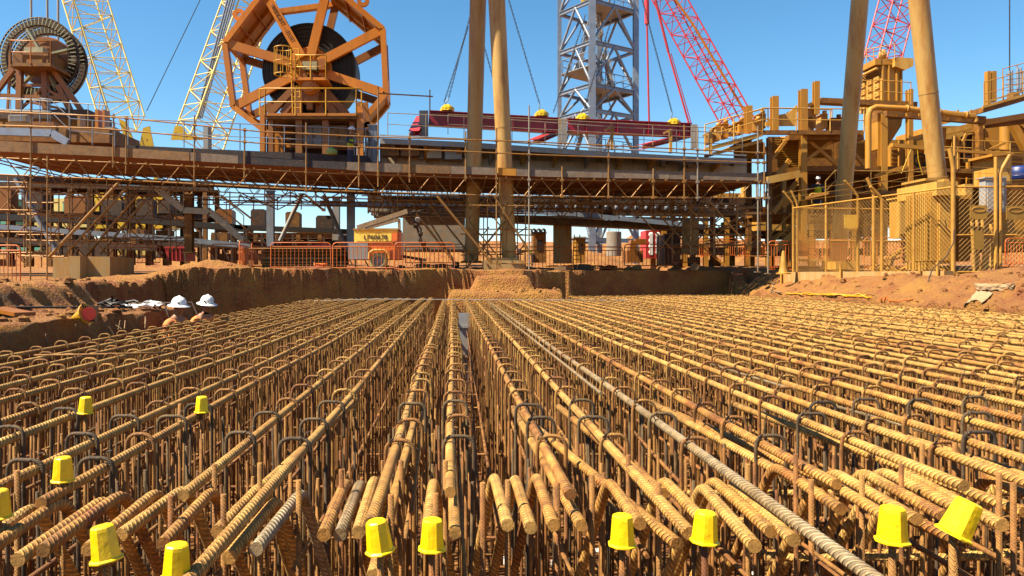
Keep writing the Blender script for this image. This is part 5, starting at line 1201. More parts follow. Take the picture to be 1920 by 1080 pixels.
t = thing('traffic_cone', 'orange cone and red round paddle lying on the left ledge', 'traffic cone', P(150, 600, 9.3)); c = P(163, 588, 9.3)
m = MB(); m.lathe(c, [(0, 0), (.13, 0), (.13, .02), (.10, .03), (.02, .23), (0, .23)], 16, axis=(-1, .3, -.28), smooth=False); m.build('cone', M['hose'], t)
m = MB(); m.lathe(c + Vector((.05, -.05, .0)), [(0, 0), (.085, 0), (.085, .02), (0, .02)], 20, axis=(.25, -1, 0), smooth=False); m.build('red_disc', M['redD'], t)
m = MB(); m.box(c + Vector((.05, .0, 0)), (.18, .02, .2)); m.tube(c + Vector((-.04, -.03, -.1)), c + Vector((-.04, -.03, .13)), .012, 6); m.build('back_plate', M['dark'], t)
rb = random.Random(5)
BG = thing('bag_pile', 'pile of crumpled white bags on the left dirt ledge', 'bags', (-6, 12.3, -.5))
for k in range(16):
    c = P(rb.uniform(238, 300), rb.uniform(576, 588), 12.3 + rb.uniform(-.4, .6)); c.z = -.50 + rb.uniform(0, .05)
    m = MB(); r_ = rb.uniform(.05, .1); n_ = 9; pf = [(.3, -.35), (.9, -.3), (1.05, 0), (.8, .35), (.35, .5), (0, .52)]
    m.lathe(c, [(a_ * r_ * rb.uniform(.85, 1.15), b_ * r_ * .7) for a_, b_ in pf], n_, axis=(rb.uniform(-.4, .4), rb.uniform(-.4, .4), 1), smooth=False); m.v = [tuple(Vector(v) + Vector((noise.noise(Vector(v) * 14), noise.noise(Vector(v) * 15 + Vector((9, 0, 0))), 0)) * .05) for v in m.v]
    m.build('bag', M['white'], BG)
m = MB()
for k in range(14):
    c = P(rb.uniform(193, 238), 583, 12.0 + rb.uniform(-.4, .4)); c.z = -.50 + rb.uniform(0, .08)
    m.path([c, c + Vector((rb.uniform(-.15, .15), rb.uniform(-.1, .1), rb.uniform(0, .1))), c + Vector((rb.uniform(-.2, .2), rb.uniform(-.1, .1), 0))], .025, 5)
tag(m.build('tool_heap', M['black']), 'heap of dark straps and tools beside the white bags', 'tools')
m = MB(); m.beam((-7.9, 12, -.42), (-5.55, 9.7, -.50), .25, .05); tag(m.build('timber_board', M['oranD']), 'long flat board lying on the left ledge', 'board')
m = MB(); m.path([(-8, 10.5, -.5), (-6.9, 11, -.46), (-5.6, 11.3, -.48), (-5.1, 11.9, -.5)], .02, 6); tag(m.build('black_hose', M['black']), 'black hose lying along the left ledge', 'hose')
m = MB(); m.path([(-5.7, 12.6, -.48), (-4.78, 12.4, -.46), (-4.68, 12.35, -.7), (-4.66, 12.3, -1.3)], .02, 6); m.path([(-5.4, 12.9, -.48), (-4.5, 12.9, -.46), (-4.35, 12.8, -.7), (-4.3, 12.8, -1.3)], .018, 6); tag(m.build('cable_loop', M['dark']), 'dark cables looping over the edge of the left ledge', 'cables')
for k in range(22):
    y = rb.uniform(7.5, 12.5); c = Vector((-4.72, y, -.62 - rb.random() * .3)); m = MB(); m.path([c, c + Vector((rb.uniform(-.02, .1), rb.uniform(-.2, .2), rb.uniform(-.15, .15)))], .006, 4)
    tag(m.build('root', M['tarp']), 'pale root or stalk sticking out of the left dirt face', 'root', 'roots in the left dirt face')
# clods and stones on the banks
for k in range(280):
    u = rb.random()
    if u < .35: x, y = rb.uniform(-9.5, -6.2), rb.uniform(9, 24)
    elif u < .75: x, y = rb.uniform(11.0, 13.5), rb.uniform(13, 29)
    elif u < .9: x, y = rb.uniform(-6.3, -4.9), rb.uniform(7, 13.5)
    else: x, y = rb.uniform(-.2, 3.4), rb.uniform(22.4, 25)
    s = rb.uniform(.03, .11); m = MB(); z = H(x, y); n_ = 7; vs = [Vector((x, y, z + s))]
    for i in (0, 1):
        for j in range(n_): q = 2 * math.pi * j / n_ + i; rr = s * rb.uniform(.7, 1.25) * (1.0 if i else .75); vs.append(Vector((x + rr * math.cos(q), y + rr * math.sin(q), z + (s * .6, -.02)[i])))
    fs = [(0, 1 + j, 1 + (j + 1) % n_) for j in range(n_)] + [(1 + j, 1 + n_ + j, 1 + n_ + (j + 1) % n_, 1 + (j + 1) % n_) for j in range(n_)]
    m.add(vs, fs, False); tag(m.build('clod', M['soil']), 'loose clod of ochre earth lying on a bank of the pit', 'clod', 'loose earth clods')
# sacks, hoses and strings on the right bank
def drape(name, quad, mat, label, cat, n=10, amp=.07, thick=.015, seed=0):
    A, B, C, D = [Vector(q) for q in quad]; vs = []; N_ = n + 1
    for i in range(N_):
        for j in range(N_):
            p = lerp(lerp(A, B, i / n), lerp(D, C, i / n), j / n); p += Vector((0, 0, .03 + amp * abs(noise.noise(Vector((i * .45 + seed, j * .45, seed))))))
            p.z = max(p.z, H(p.x, p.y) + .02 + amp * .5 * abs(noise.noise(Vector((i * .6, j * .6, seed))))); e = .08 * noise.noise(Vector((i * .5, j * .5, seed + 7))); vs.append(p + Vector((e, e, 0)))
    top = len(vs); vs += [v - Vector((0, 0, thick)) for v in vs]
    fs = [(i * N_ + j, i * N_ + j + 1, (i + 1) * N_ + j + 1, (i + 1) * N_ + j) for i in range(n) for j in range(n)]; fs += [tuple(reversed([k + top for k in f])) for f in fs]
    for i in range(n):
        fs += [(i * N_, (i + 1) * N_, (i + 1) * N_ + top, i * N_ + top), (i * N_ + n, i * N_ + n + top, (i + 1) * N_ + n + top, (i + 1) * N_ + n), (i, i + top, i + 1 + top, i + 1), (n * N_ + i, n * N_ + i + 1, n * N_ + i + 1 + top, n * N_ + i + top)]
    m = MB(); m.add(vs, fs, True); tag(m.build(name, M[mat]), label, cat)
def G3(px, py, Y): p = P(px, py, Y); return Vector((p.x, p.y, p.z))
def onpix(px, py):
    Y = 9.0
    while Y < 30:
        p = P(px, py, Y)
        if p.z <= H(p.x, p.y): break
        Y += .03
    p = P(px, py, Y); return Vector((p.x, p.y, H(p.x, p.y)))
def onb(px, Y): x = (px - CX) * Y / F; return Vector((x, Y, H(x, Y)))
drape('sack_cloth', [onpix(1826, 537), onpix(1903, 538), onpix(1898, 550), onpix(1832, 549)], 'tarp', 'pale dusty sack lying flat on the right bank, upper piece', 'sack', seed=2)
drape('sack_cloth', [onpix(1829, 551), onpix(1862, 552), onpix(1846, 573), onpix(1806, 584)], 'tarp', 'pale dusty sack hanging down the right bank, lower piece', 'sack', seed=4)
def ground_path(pp, r, mat, name, label, cat, lift=.02):
    m = MB(); pts = []
    for (a, b) in zip(pp, pp[1:]):
        for k in range(6): px, Y = lerp(a[0], b[0], k / 6), lerp(a[1], b[1], k / 6) + 1.2 * math.sin(k * 1.9); q = onpix(px, Y); q.z += r + lift; pts.append(q)
    m.path(pts, r, 6); tag(m.build(name, M[mat]), label, cat)
ground_path([(1474, 553), (1520, 556), (1560, 557), (1600, 559), (1640, 562)], .028, 'hose', 'orange_hose', 'flat orange hose lying on the slope below the concrete kerb', 'hose')
ground_path([(1500, 551), (1540, 555), (1590, 556), (1632, 556)], .02, 'hose', 'orange_hose', 'thinner orange hose beside the flat one on the right slope', 'hose')
ground_path([(1648, 573), (1668, 571), (1720, 563)], .015, 'barr', 'red_cord', 'thin reddish cord on the right slope', 'cord')
ground_path([(1446, 528), (1450, 540), (1444, 548), (1468, 552)], .02, 'tarp', 'rope', 'pale rope coiled on the cut face at the right', 'rope')
m = MB(); m.path([P(1789, 430, 19.6), P(1788, 455, 19.5), P(1775, 480, 19.4), P(1748, 505, 19.2), P(1741, 525, 19), P(1738, 547, 19)], .015, 6); m.path([P(1772, 412, 19.6), P(1775, 428, 19.6), P(1782, 436, 19.6)], .012, 5); tag(m.build('cable', M['dark']), 'dark cable drooping from the fence over the kerb', 'cable')
# kerb of the fenced compound
FA = Vector((12.1, 26.5, .02)); FB = Vector((13.55, 20.2, .02))
m = MB(); o = Vector((-.12, 0, -.0)); 
a, b = FA + Vector((-.25, .1, 0)), FB + Vector((-.25, -.2, 0)); m.beam(a + Vector((0, 0, -.28)), b + Vector((0, 0, -.28)), .3, .78); tag(m.build('concrete_kerb', M['conc']), 'low concrete kerb wall below the wire mesh fence', 'kerb')
for f, dx in ((.02, 0), (.45, 0), (.985, 0), (.9, 0)):
    c = lerp(a, b, f) + Vector((-.22, 0, -.75)); m = MB(); m.tube(c, c + Vector((0, 0, 1.1)), .035, 8); tag(m.build('steel_stake', M['fence']), ['short steel stake at the left end of the kerb', 'short steel stake half way along the kerb', 'short steel stake at the right end of the kerb', 'thin steel stake near the right end of the kerb'][[.02, .45, .985, .9].index(f)], 'stake')

# ------------------------------------------------------------ chain link fence
def mesh_panel(m, A, B, z0, z1, cell=.125, r=.0043):
    A = Vector(A); B = Vector(B); d = (B - A); d.z = 0; L = d.length; e = d / L; h = z1 - z0
    def pt(s, z): return Vector((A.x + e.x * s, A.y + e.y * s, z0 + z))
    n = int((L + h) / cell)
    for k in range(n):
        s = -h + k * cell
        for sg in (1, -1):
            s0, s1, za, zb = s, s + h, 0, h
            if s0 < 0: za = -s0; s0 = 0
            if s1 > L: zb = h - (s1 - L); s1 = L
            if s1 - s0 < .03: continue
            if sg > 0: p, q = pt(s0, za), pt(s1, zb)
            else: p, q = pt(s0, h - za), pt(s1, h - zb)
            m.path([p, q], r, 3, caps=False, smooth=False)
FN = thing('chain_link_fence', 'dusty chain link fence with bent-top posts round the transformer compound', 'fence', FA)
FC = Vector((17.2, 20.0, .1)); FD = Vector((17.0, 27, .1))
m = MB(); mesh_panel(m, FA, FB, .12, 2.38); m.build('mesh', M['fence'], FN)
m = MB(); mesh_panel(m, FB, FC, .12, 2.38); m.build('mesh', M['fence'], FN)
m = MB(); mesh_panel(m, FA, FD, .12, 2.38, 0.14, .0045); m.build('mesh', M['fence'], FN)
m = MB()
for p, q in ((FA, FB), (FB, FC), (FA, FD)):
    for z in (.1, 2.4): m.tube(Vector((p.x, p.y, z)), Vector((q.x, q.y, z)), .028, 6)
m.tube(Vector((FB.x, FB.y, 1.1)), Vector((15.2, 20.1, 1.1)), .025, 6); m.tube((FA.x, FA.y, 1.25), (FD.x, FD.y, 1.25), .02, 6)
m.build('rails', M['fence'], FN)
def fpost(p, z1, arm, r=.04, name='post'):
    m = MB(); p = Vector(p); m.path([Vector((p.x, p.y, 0)), Vector((p.x, p.y, z1)), Vector((p.x, p.y, z1 + .04)) + Vector(arm) * .25, Vector((p.x, p.y, z1)) + Vector(arm)], r, 8); m.box((p.x, p.y, .06), (.16, .16, .08)); m.build(name, M['fence'], FN)
fpost(FA, 2.5, (-.36, 0, .5)); fpost(FA + Vector((.12, -.05, 0)), 2.5, (-.22, 0, .52)); fpost(lerp(FA, FB, .47), 2.5, (-.42, 0, .5)); fpost(lerp(FA, FB, .57), 2.5, (-.2, 0, .5), .05); fpost(lerp(FA, FB, .62), 2.3, (-.35, 0, .4), .05)
fpost(lerp(FA, FB, .80), 2.4, (0, 0, .05), .035); fpost(FB, 2.9, (-.1, 0, .55), .055); fpost(FB + Vector((.1, .1, 0)), 3.6, (0, 0, .2), .03)
for X in (14.63, 14.75): fpost((X, 20.1, 0), 2.75 if X > 14.7 else 3.1, (.26, 0, .5) if X > 14.7 else (0, 0, .1), .045)
fpost((14.9 + 1.5, 20.05, 0), 2.5, (.26, 0, .4)); fpost(lerp(FA, FD, .5), 2.4, (0, 0, .2)); fpost(FD, 2.4, (0, 0, .2)); fpost(lerp(FA, FD, .25), 2.4, (0, 0, .2))
m = MB()
for k in range(3):
    z = 2.62 + k * .16; o = Vector((-.12 - k * .12, 0, 0)); m.path([FA + o + Vector((0, 0, z - FA.z)), lerp(FA, FB, .5) + o + Vector((0, 0, z - .04 - FA.z)), FB + o + Vector((0, 0, z + .08 - FA.z))], .006, 3)
    m.path([FB + Vector((0, 0, z)), Vector((15, 20.1, z - .05)), FC + Vector((0, 0, z - .1))], .006, 3)
m.build('barbed_wire', M['fence'], FN)
M['signY'] = paint('dusty_sign_plate', (0.78, 0.52, 0.18), (0.7, 0.42, 0.12), 0.55, scale=5)
M['signB'] = paint('brown_dusty_sign', (0.50, 0.30, 0.09), (0.4, 0.23, 0.07), 0.6, scale=6)
def sign(x0, y0, x1, y1, Y, mat, label, oval=False, lines=0):
    t = thing('fence_sign', label, 'sign', P((x0 + x1) / 2, y1, Y)); m = MB(); m.pbox(x0, y0, x1, y1, Y, .015); m.build('plate', M[mat], t)
    if oval:
        c = P((x0 + x1) / 2, lerp(y0, y1, .3), Y - .006); rx = (x1 - x0) * .38 * Y / F; rz = (y1 - y0) * .17 * Y / F; m = MB(); m.path([c + Vector((rx * math.cos(q), 0, rz * math.sin(q))) for q in [k * math.pi / 10 for k in range(20)]], .008, 4, closed=True); m.build('oval_border', M['fence'], t)
    m = MB()
    for cx_, cy_ in ((x0 + 2, y0 + 2), (x1 - 2, y0 + 2), (x0 + 2, y1 - 2), (x1 - 2, y1 - 2)): m.lathe(P(cx_, cy_, Y - .004), [(0, 0), (.012, 0), (.012, .01)], 6, axis=(0, 1, 0))
    m.build('bolts', M['dark'], t)
sign(1583, 403, 1607, 428, 23.4, 'signY', 'blank yellowish sign plate on the left fence panel')
sign(1819, 385, 1851, 411, 19.9, 'signB', 'brown dusty warning sign with an oval, left one of the upper pair', True)
sign(1887, 386, 1922, 412, 19.9, 'signB', 'brown dusty warning sign with an oval at the right edge', True)
sign(1826, 432, 1845, 468, 19.85, 'signB', 'narrow brown sign hanging below the left warning sign')
# leaning stakes inside the gate
for k, (a, b) in enumerate((((1822, 412), (1827, 508)), ((1832, 412), (1833, 506)), ((1842, 412), (1846, 505)), ((1855, 430), (1850, 507)), ((1858, 420), (1862, 500)), ((1868, 430), (1856, 508)), ((1830, 455), (1838, 508)), ((1846, 468), (1842, 508)))):
    m = MB(); ptube(m, a, b, 20.6 + .08 * k, .045, n=7); tag(m.build('leaning_pole', M['ochL']), 'ochre pole leaning inside the mesh gate', 'pole', 'poles leaning inside the gate')
# transformer and cabinets
TR = thing('transformer', 'big ochre finned transformer behind the chain link fence', 'transformer', P(1750, 500, 21.8))
xl_ = P(1759, 0, 21.5).x; zt_, zb_ = P(0, 356, 21.5).z, P(0, 492, 21.5).z
m = MB(); m.pbox(1759, 352, 1792, 494, 21.5, 1.25); m.build('tank', M['ochL'], TR)
m = MB(); m.pbox(1756, 340, 1796, 366, 21.35, 1.9); m.pbox(1770, 336, 1780, 339.8, 21.6, .3); m.build('top_box', M['ochL'], TR)
for k in range(14):
    y = 21.56 + k * .088; m = MB(); m.box((xl_ - .10, y, (zt_ + zb_) / 2), (.19, .03, zt_ - zb_ - .1)); m.build('cooling_fin', M['ochL'], TR)
for k in range(9):
    m = MB(); m.pbox(1799 + k * 2.4, 374, 1800 + k * 2.4, 490, 21.8, .5); m.build('cooling_fin', M['och'], TR)
m = MB(); m.pbox(1797, 366, 1822, 373, 21.7, .7); m.build('fin_header', M['och'], TR)
for k in range(8):
    m = MB(); y = 21.6 + k * .15; m.box((xl_ - .12, y, zb_ - .1), (.2, .06, .22)); m.build('base_fin', M['ochL'], TR)
m = MB(); m.pbox(1762, 372, 1789, 488, 21.46, .035); m.pbox(1784, 420, 1787, 436, 21.42, .035); m.build('front_door', M['ochL'], TR)
m = MB(); m.pbox(1768, 372, 1782, 378, 21.42, .03); m.build('rating_plate', M['signB'] if 'signB' in M else M['white'], TR)
def boxy(name, x0, y0, x1, y1, Y, d, mat, label, cat, lid=True, parts=None):
    t = thing(name, label, cat, P((x0 + x1) / 2, y1, Y)); m = MB(); m.pbox(x0, y0, x1, y1, Y, d); m.build('body', M[mat], t)
    if lid: m = MB(); m.pbox(x0 - 1.5, y0 - 2.5, x1 + 1.5, y0 - .1, Y - .06, d + .12); m.build('lid', M[mat], t)
    m = MB(); m.pbox(lerp(x0, x1, .1), lerp(y0, y1, .12), lerp(x0, x1, .88), lerp(y0, y1, .9), Y - .035, .03); m.build('door', M[mat], t)
    m = MB(); m.pbox(lerp(x0, x1, .78), lerp(y0, y1, .45), lerp(x0, x1, .82), lerp(y0, y1, .6), Y - .07, .03); m.build('handle', M['dark'], t)
    return t
boxy('electrical_cabinet', 1686, 372, 1706, 446, 24.5, .55, 'ochL', 'ochre cabinet left of the transformer behind the fence', 'cabinet')
boxy('electrical_cabinet', 1848, 334, 1887, 398, 22.6, .28, 'grey', 'greyish control cabinet with a glass front above the brown signs', 'cabinet')
boxy('electrical_cabinet', 1809, 345, 1824, 402, 22.0, .8, 'ochL', 'bright narrow ochre cabinet right of the transformer', 'cabinet', False)
t = boxy('switch_house', 1868, 293, 1897, 345, 24, 1.1, 'ochL', 'ochre kiosk with a sloping roof and a white lamp above the compound', 'kiosk', False)
m = MB(); q0 = P(1866, 293, 23.85); q1 = P(1901, 293, 23.85); m.prism([q0 + Vector((-.1, 0, .0)), q1 + Vector((0, 0, .06)), q1 + Vector((0, 0, .14)), q0 + Vector((-.1, 0, .08))], (0, 1.35, 0)); m.build('roof', M['och'], t)
m = MB(); q = P(1868, 310, 24.5); m.lathe(q - Vector((.02, 0, 0)), [(0, .1), (.08, .08), (.11, 0), (.08, -.03), (0, -.03)], 12, axis=(-1, 0, 0)); m.build('lamp', M['white'], t)
m = MB(); c = P(1912, 338, 25); m.lathe(c, [(0, 0), (.35, 0), (.38, .04), (.38, .40), (.3, .46), (0, .48)], 24); m.lathe(c, [(.385, .1), (.395, .12), (.385, .14)], 24); tag(m.build('blue_tank', M['blue']), 'dark blue tank at the right edge beside the kiosk', 'tank')
m = MB(); m.pbox(1738, 338, 1772, 400, 24.4, 1.15); m.pbox(1735, 334, 1776, 338.5, 24.35, 1.3); tag(m.build('plinth', M['ochL']), 'ochre plinth carrying the right tall pipe', 'plinth')
for k in range(26):
    c = Vector((rb.uniform(12.8, 16.5), rb.uniform(22.5, 27.5), .02)); m = MB(); a_ = rb.random() * 3.1; L_ = rb.uniform(.4, 1.6); m.path([c, c + Vector((math.cos(a_) * L_, math.sin(a_) * L_ * .4, rb.uniform(0.02, .5)))], rb.uniform(.015, .04), 6); tag(m.build('offcut_tube', M['fence']), 'short dusty tube lying on the ground inside the fenced compound', 'tube', 'loose tubes in the compound')
m = MB()
for k in range(10): a = P(1640 + rb.uniform(-10, 30), 505, 23.4 + rb.random()); b = P(1700 + rb.uniform(-20, 10), 462 + rb.uniform(-8, 25), 24.2 + rb.random()); m.path([a, (a + b) / 2 + Vector((0, 0, .12)), b], .02, 5)
tag(m.build('cable_bundle', M['fence']), 'bundle of dusty cables rising toward the transformer', 'cables')
m = MB(); m.pbox(1567, 490, 1612, 505, 26, .9); m.pbox(1500, 486, 1560, 489, 27.4, .9); tag(m.build('pallet_load', M['ochL']), 'dusty yellow crate on the ground inside the compound', 'crate')

# ------------------------------------------------------------ ochre processing plant at the right
PL = thing('processing_plant', 'ochre steel plant platform with columns, louvres and rails left of the dust collector', 'plant', P(1530, 480, 34))
YP = 34.0
def pp(name, x0, y0, x1, y1, Y, d, mat): m = MB(); m.pbox(x0, y0, x1, y1, Y, d); return m.build(name, M[mat], PL)
for x0, x1, y0, y1, mt in ((1397, 1409, 199, 250, 'och'), (1446, 1458, 181, 250, 'och'), (1499, 1512, 168, 250, 'och'), (1525, 1535, 153, 215, 'och')):
    m = MB(); a = P((x0 + x1) / 2, y1, YP); b = P((x0 + x1) / 2, y0, YP); m.ibeam(a, b, (x1 - x0) * YP / F, (x1 - x0) * YP / F, .04); m.build('column', M[mt], PL)
for x0, x1, y0, y1, Y, mt in ((1500, 1511, 250, 470, 33.4, 'och'), (1438, 1446, 258, 470, 33.6, 'ochD'), (1563, 1575, 255, 470, 37, 'ochD'), (1467, 1473, 335, 480, 35, 'ochL'), (1620, 1630, 320, 480, 36, 'ochD'), (1400, 1408, 262, 470, 37, 'ochD')):
    m = MB(); a = P((x0 + x1) / 2, y1, Y); b = P((x0 + x1) / 2, y0, Y); m.ibeam(a, b, (x1 - x0) * Y / F, (x1 - x0) * Y / F, .04); m.build('column', M[mt], PL)
m = MB(); m.prism([P(1322, 277, YP - 1), P(1430, 247, YP - 1), P(1430, 255, YP - 1), P(1322, 284, YP - 1)], (0, .15, 0)); m.prism([P(1322, 290, YP - .6), P(1430, 260, YP - .6), P(1430, 266, YP - .6), P(1322, 296, YP - .6)], (0, .15, 0)); m.build('conveyor_edge', M['ochL'], PL)
m = MB(); m.prism([P(1330, 280, YP - .9), P(1430, 252, YP - .9), P(1430, 254, YP + 3), P(1330, 281, YP + 3)], (0, 0, .06)); m.build('conveyor_deck', M['och'], PL)
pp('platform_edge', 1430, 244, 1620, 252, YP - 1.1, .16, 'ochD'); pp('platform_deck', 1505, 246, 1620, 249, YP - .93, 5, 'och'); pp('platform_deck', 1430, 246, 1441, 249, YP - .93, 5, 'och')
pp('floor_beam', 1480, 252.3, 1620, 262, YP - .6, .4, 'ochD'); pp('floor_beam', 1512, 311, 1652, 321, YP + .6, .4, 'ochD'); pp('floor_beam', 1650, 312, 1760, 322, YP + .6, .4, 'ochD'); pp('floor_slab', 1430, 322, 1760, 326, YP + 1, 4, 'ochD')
pbm = MB(); pbeam(pbm, (1439, 338), (1499, 326), YP - .9, .25, .32); pbm.build('yellow_beam', M['ochL'], PL)
pbm = MB(); pbeam(pbm, (1480, 212), (1535, 190), YP + .8, .5, .16); pbeam(pbm, (1535, 190), (1714, 198), YP + .8, .5, .24); pbm.build('roof_beam', M['ochD'], PL)
m = MB(); m.prism([P(1436, 236, YP + .2), P(1495, 236, YP + .2), P(1495, 196, YP + .2), P(1478, 212, YP + .2), P(1462, 215, YP + .2), P(1436, 228, YP + .2)], (0, .08, 0)); m.build('side_plate', M['ochL'], PL)
for k, (x0, y0, x1, y1, mt) in enumerate(((1342, 238, 1352, 262, 'ochL'), (1356, 232, 1366, 258, 'och'), (1370, 236, 1384, 252, 'ochL'), (1386, 228, 1396, 250, 'och'), (1412, 226, 1432, 245, 'ochL'), (1424, 214, 1436, 240, 'och'), (1328, 250, 1340, 268, 'ochD'), (1516, 205, 1530, 240, 'och'), (1540, 215, 1552, 240, 'ochL'), (1512, 228, 1526, 245, 'ochD'), (1560, 222, 1585, 244, 'ochD'), (1590, 215, 1606, 244, 'och'))):
    m = MB(); m.pbox(x0, y0, x1, y1, YP + .6 + .3 * (k % 3), .6); m.pbox(x0 - 1, y0 - 1.5, x1 + 1, y0 - .1, YP + .5 + .3 * (k % 3), .8); c = P((x0 + x1) / 2, y0 - 1.5, YP + .9); m.lathe(c, [(0, 0), (.10, 0), (.10, .14), (0, .16)], 10); m.build('drive_unit', M[mt], PL)
for pts, Y in (([(1322, 276), (1430, 246)], YP - 1.1), ([(1430, 245), (1620, 247)], YP - 1.1), ([(1350, 262), (1440, 240), (1560, 243)], YP + 3.5)):
    m = MB(); handrail(m, [P(a, b, Y) for a, b in pts], 1.0, .028, 1.2); m.build('guard_rail', M['ochL'], PL)
for j, (x0, x1, y0, y1) in enumerate(((1376, 1432, 268, 300), (1440, 1498, 258, 300), (1458, 1500, 300, 318), (1514, 1560, 282, 300), (1600, 1625, 268, 300))):
    m = MB()
    for k in range(int((y1 - y0) / 3.2)): y = y0 + k * 3.2; a = P(x0, y, YP + 1.4); b = P(x1, y, YP + 1.4); m.box((a + b) / 2, (b.x - a.x, .14, .035), Matrix.Rotation(.6, 3, 'X'))
    m.build('louvre', M['och'], PL)
for a, b, w_ in (((1512, 300), (1562, 262), .16), ((1446, 300), (1480, 255), .14), ((1514, 262), (1570, 310), .14), ((1446, 345), (1480, 300), .2), ((1490, 345), (1468, 390), .18), ((1580, 262), (1620, 310), .14), ((1450, 400), (1498, 335), .16), ((1580, 330), (1620, 400), .14), ((1640, 330), (1700, 312), .14)):
    m = MB(); pbeam(m, a, b, YP - .1, w_, w_); m.build('brace', M['och'], PL)
m = MB(); m.pbox(1330, 362, 1400, 400, 42, 3); m.pbox(1395, 350, 1410, 410, 41, .5); m.pbox(1420, 400, 1480, 432, 40, 2); m.build('ore_bin', M['ochL'], PL)
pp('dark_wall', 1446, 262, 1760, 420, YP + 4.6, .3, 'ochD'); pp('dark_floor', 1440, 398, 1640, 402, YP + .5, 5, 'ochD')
# second platform with looped rails
m = MB(); handrail(m, [P(1548, 378, 31), P(1566, 358, 31), P(1700, 360, 31), P(1768, 362, 31)], .85, .024, 1.0); m.build('guard_rail', M['ochL'], PL)
m = MB(); m.pbox(1555, 358, 1770, 364, 31.05, 2.2); m.build('lower_deck', M['ochD'], PL)
# dust collector
DCt = thing('dust_collector', 'ochre baghouse dust collector with a hopper, top duct and valves', 'dust collector', P(1655, 320, 36))
def dp(name, x0, y0, x1, y1, Y, d, mat): m = MB(); m.pbox(x0, y0, x1, y1, Y, d); return m.build(name, M[mat], DCt)
dp('filter_house', 1654, 122, 1692, 197, 35.1, 1.95, 'ochL')
XL = P(1654, 0, 35.1).x
for x in (1655, 1666, 1681, 1690): dp('wall_rib', x, 122, x + 2.5, 197, 35.0, .08, 'och')
m = MB(); m.prism([P(1655, 224, 35.1), P(1692, 224, 35.1), P(1690, 236, 35.1), P(1664, 276, 35.1), P(1657, 276, 35.1)], (0, 1.4, 0)); m.build('hopper', M['och'], DCt)
dp('skirt', 1654, 197.3, 1693, 223.7, 35.2, 1.6, 'ochD')
m = MB(); m.prism([P(1678, 107, 34.8), P(1713, 109, 34.8), P(1713, 124, 34.8), P(1697, 131, 34.8), P(1678, 124, 34.8)], (0, 1.2, 0)); m.build('top_duct', M['ochL'], DCt)
dp('fan_box', 1641, 110, 1678, 121, 35, 1.4, 'och'); m = MB(); c = P(1655, 110, 35.3); m.lathe(c, [(0, 0), (.17, 0), (.17, .3), (.12, .33), (.12, .40), (0, .42)], 16); m.build('fan_motor', M['ochL'], DCt)
m = MB()
for k in range(11): c = Vector((XL - .22, 35.2 + k * .17, P(0, 131, 35.1).z)); m.tube(c, c + Vector((.2, 0, -.2)), .035, 5)
m.build('valve_row', M['ochD'], DCt)
m = MB(); m.tube((XL - .25, 35.05, P(0, 128, 35.1).z), (XL - .25, 37.1, P(0, 128, 35.1).z), .07, 8); m.build('air_header', M['ochL'], DCt)
for k in range(4):
    for j in range(3): m = MB(); m.box((XL - .05, 35.45 + j * .6, P(0, 145 + k * 14, 35.1).z), (.09, .42, .24)); m.box((XL - .11, 35.45 + j * .6, P(0, 145 + k * 14, 35.1).z), (.03, .1, .03)); m.build('access_hatch', M['ochL'], DCt)
m = MB(); handrail(m, [P(1612, 122, 37), P(1652, 118, 35), P(1678, 112, 34.8)], .75, .02, .6); handrail(m, [P(1611, 192, 34.2), P(1655, 192, 33.8), P(1708, 196, 33.8)], 1.0, .022, .8); m.build('guard_rail', M['fence'], DCt)
for x0, x1, y0, y1 in ((1649, 1661, 210, 480), (1701, 1709, 168, 480)):
    m = MB(); a = P((x0 + x1) / 2, y1, 34.6); b = P((x0 + x1) / 2, y0, 34.6); m.ibeam(a, b, (x1 - x0) * .0247, .3, .03); m.build('leg', M['och'], DCt)
m = MB(); m.path([P(1628, 316, 32), P(1628, 225, 32), P(1629, 213, 32), P(1633, 205, 32), P(1642, 201, 32), P(1700, 204, 32), P(1827, 218, 32), P(1829, 228, 32)], .125, 14)
for x in (1700, 1760, 1810): c = P(x, interp([(1642, 201), (1700, 204), (1827, 218)], x), 32); m.lathe(c - Vector((.03, 0, 0)), [(.125, 0), (.17, 0), (.17, .06), (.125, .06)], 14, axis=(1, 0, -.1))
tag(m.build('bent_pipe', M['och']), 'ochre pipe rising and bending right across the plant', 'pipe')
t = thing('pipe_bridge', 'dark ochre beam carrying the bent pipe across to the right building', 'pipe bridge', P(1770, 240, 33)); m = MB(); pbeam(m, (1660, 212), (1845, 226), 32.8, .25, .32); m.build('beam', M['ochD'], t)
m = MB(); 
for k in range(6): x = 1700 + k * 24; m = MB(); pbeam(m, (x, 206), (x, 218), 32.4, .06); m.build('hanger', M['och'], t)
m = MB(); pbeam(m, (1700, 262), (1742, 250), 33, .12); pbeam(m, (1672, 272), (1745, 279), 32.6, .16, .16); pbeam(m, (1745, 279), (1920, 292), 32.6, .12, .12); m.build('lower_pipes', M['och'], t)
